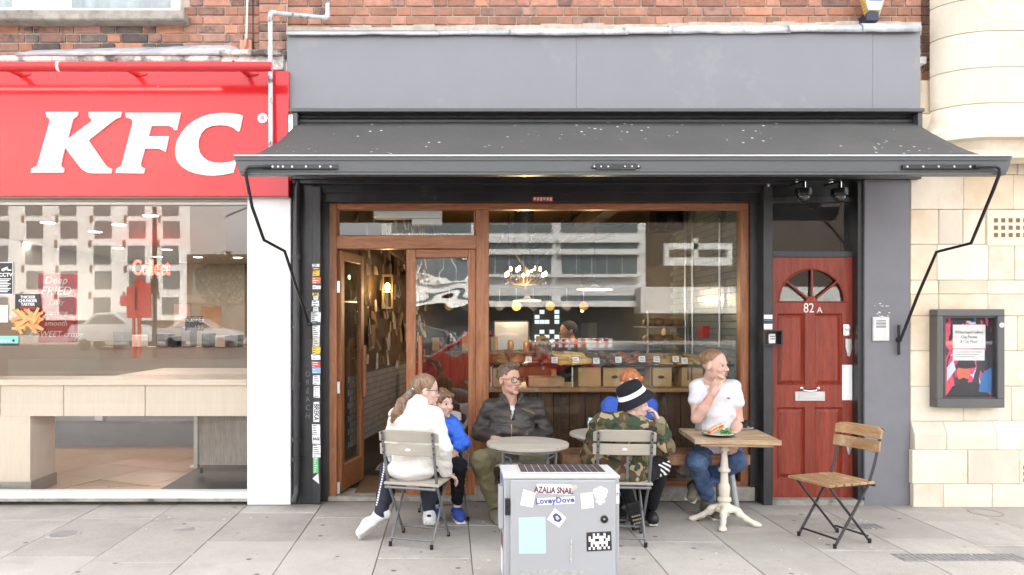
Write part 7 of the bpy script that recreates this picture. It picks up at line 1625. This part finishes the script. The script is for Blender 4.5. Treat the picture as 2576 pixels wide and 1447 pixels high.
S.ell(P(1556, 1066, -1.0), (.13, .085, .055), (0, R(12), 0)).ell(P(1530, 1060, -.98), (.075, .08, .05)).ell(P(1592, 1074, -1.0), (.09, .06, .03)).cap(P(1545, 1078, -1.06), P(1622, 1084, -1.03), .028, .026).ell(nb + V(.03, -.0, .07), (.075, .085, .06), None, .015, True)
mesh_(S, 'hoodie', m_camo, pc_, wrinkle=wr_(.007, (24, 22, 34), 2.8, 1.2)); m_cuff = cloth('khaki_rib', (.22, .19, .12)); S = SDF(.005, .01).cap(elR.lerp(wrR, .76), elR.lerp(wrR, 1.0), .046, .042); mesh_(S, 'cuff', m_cuff, pc_)
MB().tube([P(1579, 1148, -1.12), P(1578, 1205, -1.115)], .008, 4).build('strap', m_cmet, pc_)
kn_ = np.array(knR); m_strw = cloth('white_stripe_cloth', (.78, .78, .78))
def stripes(q):
    s_ = sc(-.75); px = CX + q[:, 0] * F / (CAMD + q[:, 1]); py = CY - (q[:, 2] - CAMZ) * F / (CAMD + q[:, 1]); v = py + .30 * (px - 1640); lim = (q[:, 0] > kn_[0] - .09) & (q[:, 2] > .36)
    return (lim & (np.mod(v - 1163, 13) < 6.5) & (v > 1163) & (v < 1196)).astype(int)
S = SDF(.005, .03).chain([hipR, knR, anR], [.088, .068, .042]).chain([hipL, knL, anL], [.088, .068, .042]).cap(hipL, hipR, .09, .09)
mesh_(S, 'track_trousers', [m_blk, m_strw], pc_, matfn=lambda q: ((q[:, 0] > kn_[0] - .11) & (q[:, 2] > .37) & (q[:, 1] > -.84) & (np.mod((q[:, 2] * 1.0 + .22 * q[:, 0] + .35 * q[:, 1]) - .03, .034) < .015) & (q[:, 2] > .385) & (q[:, 2] < .485)).astype(int))
S = SDF(.005, .02); shoe(S, V(anR.x - .01, -.66, .02), V(anR.x + .0, -.45, .0), (0, 0, 1), .04); mesh_(S, 'shoe', m_shk, pc_); sole(pc_, V(anR.x - .01, -.66, .012), V(anR.x, -.45, .0), (0, 0, 1), m_shsole, .041, .014)
t0, t1 = P(1592, 1272, -.74), P(1608, 1328, -.78); uv_ = V(0, 1, .25); S = SDF(.005, .02); shoe(S, t0, t1, uv_, .042); mesh_(S, 'shoe', m_shk, pc_)
so_ = MB(); dn = (t1 - t0).normalized(); sd_ = dn.cross(uv_.normalized()); m_tread = M('tan_tread', (.34, .29, .2), .7)
so_k = SDF(.005, .01).box(t0.lerp(t1, .45) - uv_.normalized() * .004, (.043, .098, .007), .006, Matrix((sd_, dn, uv_.normalized())).transposed()); sob = so_k.mesh('sole', m_shk, parent=pc_)
for i in range(7):
    for j in range(4):
        c = t0.lerp(t1, -.05 + i * .16) + sd_ * (-.028 + j * .0187) - uv_.normalized() * .012; so_.box(c.x - .006, c.x + .006, c.y - .002, c.y + .002, c.z - .005, c.z + .005)
so_.build('tread', m_tread, sob)

# ---------------------------------------------------------------- girl in the white jacket
SK4 = skinm('skin_girl', (.60, .40, .33)); pg = person((-.2, -.95, 0), 'girl with a ponytail, glasses and white quilted jacket seated with her back turned')
H = .212; hd = Head(P(1071, 981, -.98), (.98, .08, -.06), H); nb = P(1049, 1017, -1.0); shL, shR = P(1003, 1048, -.98), P(1090, 1048, -1.0); pel = P(1040, 1190, -.95)
elR = P(1112, 1128, -1.04); wrR = P(1122, 1190, -.96); elL = P(985, 1125, -.85); wrL = P(1000, 1165, -.70)
S = SDF(.0045, .025); hd.build(S, male=False); S.cap(hd.w(0, -.08, -.22), nb, .040, .044, .012).cap(nb + V(0, .01, -.13), pel, .08, .10); S.chain([shR, elR, wrR], [.04, .034, .024]).chain([shL, elL, wrL], [.04, .034, .024])
hand(S, wrR, (.55, .25, -.35), (-.3, -.1, -.9), .155, (.5, .55, .6, .6), side=1, thumb=.6); hand(S, wrL, (.3, .8, -.2), (0, 0, -1), .155, side=1)
hipL, hipR = P(1012, 1192, -.9), P(1072, 1192, -.9); knL, knR = P(982, 1178, -.68), P(1080, 1186, -.62); anL, anR = P(958, 1290, -.87), P(1080, 1282, -.70)
S.chain([hipL, knL, anL], [.055, .045, .03]).chain([hipR, knR, anR], [.055, .045, .03]); mesh_(S, 'body', [SK4, m_lip], pg, matfn=lambda q, hd=hd: hd.lips(q) * 1)
hm4 = hairmat('hair_light_brown', (.11, .06, .035), (.30, .19, .12)); S = SDF(.005, .02); hd.e(S, (0, -.07, .15), (.36, .43, .375)); hd.e(S, (0, .44, -.08), (.44, .30, .37), .03, True); hd.e(S, (0, .14, -.5), (.6, .5, .36), .03, True)
for x in (-1, 1): hd.e(S, (x * .40, .0, -.10), (.12, .16, .14), .02, True)
hd.cp(S, (0, -.40, .0), (0, -.46, -.08), .09, .08); tie = hd.w(0, -.50, -.12)
S.chain([tie, P(1008, 1012, -1.03), P(994, 1040, -1.05), P(986, 1062, -1.05)], [.020, .026, .024, .008], .02)
for i in range(8): S.cap(P(1002 + i * 2, 1022, -1.05), P(974 + i * 5, 1054 + (i % 3) * 7, -1.05), .009, .002, .008)
mesh_(S, 'hair', hm4, pg, wrinkle=lambda x, y, z: .0014 * np.sin(210 * x + 230 * z + 60 * y)); hd.brows(pg, hm4, .012); hd.eyes(pg); hd.specs(pg, True)
MB().tube([tie + V(.012, 0, .0), tie + V(-.012, 0, -.014)], .029, 12).build('hair_tie', m_cmet, pg, smooth=True); MB().ball(tie + V(.025, -.03, .03), .011, 8, 6).build('hair_bead', m_chrome, pg, smooth=True)
S = SDF(.006, .045); S.ell(P(1046, 1075, -.99), (.138, .115, .14)).ell(P(1040, 1135, -.98), (.15, .125, .14)).ell(P(1036, 1180, -.97), (.165, .135, .085)).cap(shL + V(.01, 0, -.005), shR + V(-.01, 0, -.005), .066, .066).cap(nb + V(-.01, -.01, -.015), nb + V(.02, 0, .02), .062, .055)
S.chain([shR, elR, elR.lerp(wrR, .95)], [.068, .064, .044], .03).chain([shL, elL, wrL], [.068, .06, .045], .03)
def puff(x, y, z): return .0045 * np.abs(np.sin(52 * z + 1.2 * np.sin(9 * x))) * -1 + .003 * np.sin(30 * x + 2 * np.sin(26 * z)) * np.sin(24 * z) + .002
mesh_(S, 'quilted_jacket', m_puff, pg, wrinkle=puff)
kl = np.array(knL); al_ = np.array(anL)
def gstripe(q):
    t_ = np.clip((kl[2] - q[:, 2]) / (kl[2] - al_[2]), 0, 1); cx_ = kl[0] + (al_[0] - kl[0]) * t_
    return ((np.abs(q[:, 0] - cx_ + .040) < .006) & (np.mod(q[:, 2], .016) < .011) & (q[:, 2] < kl[2] + .05) & (q[:, 2] > al_[2] + .05)).astype(int)
S = SDF(.005, .03).chain([hipL, knL, knL.lerp(anL, .6), anL], [.085, .066, .056, .044]).chain([hipR, knR, knR.lerp(anR, .6), anR], [.085, .066, .056, .044]).cap(hipL, hipR, .088, .088); mesh_(S, 'trousers', [m_navyp, m_strw], pg, wrinkle=wr_(.004, (30, 30, 40), 2.4, 2), matfn=gstripe)
hl, toe = P(972, 1303, -.86), P(905, 1353, -.99); toe.z = max(toe.z, .012); uv_ = V(-.5, .55, .65); S = SDF(.005, .02); shoe(S, hl, toe, uv_, .043); S.cap(anL, hl + V(.0, 0, .03), .040, .036); mesh_(S, 'shoe', m_shw, pg); sole(pg, hl, toe, uv_, m_shsole, .046, .026)
hl, toe = V(anR.x, -.76, .05), V(anR.x, -.56, .012); S = SDF(.005, .02); shoe(S, hl, toe, (0, .2, 1), .043); S.cap(anR, hl + V(0, .03, .04), .040, .038); sh_ = mesh_(S, 'shoe', m_shw, pg); sole(pg, hl + V(0, -.004, 0), toe, (0, .2, 1), m_shsole, .046, .026)
MB().lathe([(.016, 0), (.016, .002)], V(anR.x, -.778, .115), 14, (0, -1, .1), 1, .6).build('heel_badge', m_blkpl, sh_)

# ---------------------------------------------------------------- small boy in the blue jacket
SK5 = skinm('skin_boy', (.62, .41, .33)); pb_ = person((-.03, -.4, 0), 'small boy in a bright blue anorak with open mouth beside the girl')
H = .215; hd = Head(P(1112, 1014, -.46), (.72, -.69, .0), H); nb = P(1108, 1051, -.42); shL, shR = P(1078, 1069, -.42), P(1138, 1069, -.44); pel = P(1118, 1152, -.40)
elR, wrR = P(1163, 1112, -.52), P(1145, 1128, -.62); elL, wrL = P(1072, 1120, -.48), P(1095, 1140, -.6)
S = SDF(.0045, .025); hd.build(S, male=False, mouth_open=1); S.cap(hd.w(0, -.08, -.22), nb, .040, .044, .012).cap(nb + V(0, .01, -.11), pel, .07, .09).chain([shR, elR, wrR], [.036, .03, .022]).chain([shL, elL, wrL], [.036, .03, .022])
hand(S, wrR, (-.45, -.3, -.8), (-.3, .7, -.3), .145, (.35, .4, .4, .4), side=1); hand(S, wrL, (.5, -.4, -.5), (0, .4, -.8), .145, side=-1)
hipL, hipR = P(1095, 1160, -.42), P(1135, 1160, -.42); knL, knR = P(1108, 1172, -.62), P(1152, 1172, -.64); anL, anR = P(1093, 1258, -.45), P(1150, 1258, -.44)
S.chain([hipL, knL, anL], [.05, .042, .028]).chain([hipR, knR, anR], [.05, .042, .028]); mesh_(S, 'body', [SK5, m_lip], pb_, matfn=lambda q, hd=hd: hd.lips(q) * 1)
hm5 = hairmat('hair_boy_brown', (.09, .05, .03), (.24, .14, .085)); S = SDF(.005, .02); hd.e(S, (0, -.06, .16), (.37, .43, .375)); hd.cp(S, (-.2, .28, .27), (.2, .28, .27), .09, .07); hd.e(S, (0, .46, -.12), (.40, .26, .30), .03, True); hd.e(S, (0, .1, -.5), (.6, .5, .38), .03, True)
mesh_(S, 'hair', hm5, pb_, wrinkle=lambda x, y, z: .005 * np.sin(140 * x + 25 * z) * np.sin(60 * z + 90 * y)); hd.brows(pb_, hm5, .013); hd.eyes(pb_)
S = SDF(.0055, .035).ell(P(1108, 1088, -.43), (.115, .095, .12)).ell(P(1115, 1135, -.42), (.115, .10, .11)).cap(shL, shR, .058, .058).chain([shR, elR, elR.lerp(wrR, .9)], [.06, .056, .04]).chain([shL, elL, wrL], [.06, .054, .04]).cap(nb + V(-.03, .04, 0), nb + V(.05, .03, .0), .042, .04).ell(nb + V(.02, -.04, .03), (.05, .055, .045), None, .012, True)
mesh_(S, 'anorak', m_anorak, pb_, wrinkle=wr_(.0055, (34, 30, 44), 2.6)); S = SDF(.005, .01).cap(nb + V(.0, -.0, -.01), nb + V(.01, -.012, .035), .056, .05).ell(nb + V(.012, -.02, .06), (.05, .05, .03), None, .01, True); mesh_(S, 'neck_warmer', cloth('grey_fleece', (.5, .5, .5)), pb_)
S = SDF(.0055, .03).chain([hipL, knL, anL], [.075, .062, .042]).chain([hipR, knR, anR], [.075, .062, .042]).cap(hipL, hipR, .08, .08); mesh_(S, 'trousers', m_blk, pb_, wrinkle=wr_(.004, (34, 30, 44), 2.4, 1))
for a, dx in ((anR, .03), (anL, .0)):
    S = SDF(.005, .01).cap(a, a + V(0, 0, -.05), .03, .03); mesh_(S, 'sock', m_sockw, pb_)
    hl, toe = V(a.x - .01, a.y + .04, .02), V(a.x + dx, a.y - .14, .0); S = SDF(.005, .02); shoe(S, hl, toe, (0, 0, 1), .038); sh_ = mesh_(S, 'shoe', m_shb, pb_); sole(pb_, hl + V(0, 0, -.008), toe, (0, 0, 1), m_shsole, .040, .018)

# ---------------------------------------------------------------- baker inside
px0 = P(1436, 905, 3.1); pk = person((px0.x, 3.1, FZ), 'dark-haired baker in black turned away behind the pastry shelves')
hd = Head(P(1428, 832, 3.1), (-.9, -.3, 0), .235); SK6 = skinm('skin_brown', (.24, .11, .07)); nb = P(1436, 862, 3.1); S = SDF(.007, .03); hd.build(S); S.cap(hd.w(0, -.1, -.32), nb, .058, .065).cap(nb + V(0, 0, -.15), V(nb.x, 3.12, .95), .10, .11); sh1, sh2 = nb + V(-.18, 0, -.06), nb + V(.18, 0, -.06); S.chain([nb, sh1, sh1 + V(-.04, -.05, -.28)], [.05, .05, .04]).chain([nb, sh2, sh2 + V(.04, -.05, -.28)], [.05, .05, .04])
for s_, o_ in ((sh1, -.04), (sh2, .04)): hand(S, s_ + V(o_, -.12, -.34), (0, -.8, -.3), (0, 0, -1), .18, side=1); S.cap(s_ + V(o_, -.05, -.28), s_ + V(o_, -.12, -.34), .04, .028)
for o_ in (-.09, .09): S.chain([V(nb.x + o_, 3.12, .95), V(nb.x + o_, 3.1, .5), V(nb.x + o_, 3.12, .1)], [.08, .06, .04])
mesh_(S, 'body', [SK6, m_lip], pk, matfn=lambda q, hd=hd: hd.lips(q) * 1); S = SDF(.006, .02); hd.e(S, (0, -.08, .15), (.37, .44, .38)); hd.e(S, (0, .44, -.1), (.44, .26, .36), .03, True); hd.e(S, (0, .12, -.52), (.6, .5, .36), .03, True); mesh_(S, 'hair', m_blk, pk); hd.eyes(pk)
S = SDF(.008, .04).ell(nb + V(0, .0, -.22), (.19, .12, .22)).ell(nb + V(0, .0, -.5), (.19, .12, .22)).cap(sh1, sh2, .07, .07).chain([sh1, sh1 + V(-.04, -.05, -.2)], [.07, .065]).chain([sh2, sh2 + V(.04, -.05, -.2)], [.07, .065]); mesh_(S, 'work_shirt', m_blk, pk)
S = SDF(.008, .03)
for o_ in (-.09, .09): S.chain([V(nb.x + o_, 3.12, .95), V(nb.x + o_, 3.1, .5), V(nb.x + o_, 3.12, .08)], [.10, .08, .06])
mesh_(S, 'trousers', m_blk, pk)
for o_ in (-.09, .09): S = SDF(.007, .02); shoe(S, V(nb.x + o_, 3.16, FZ), V(nb.x + o_, 2.92, FZ), (0, 0, 1)); mesh_(S, 'shoe', m_shk, pk)
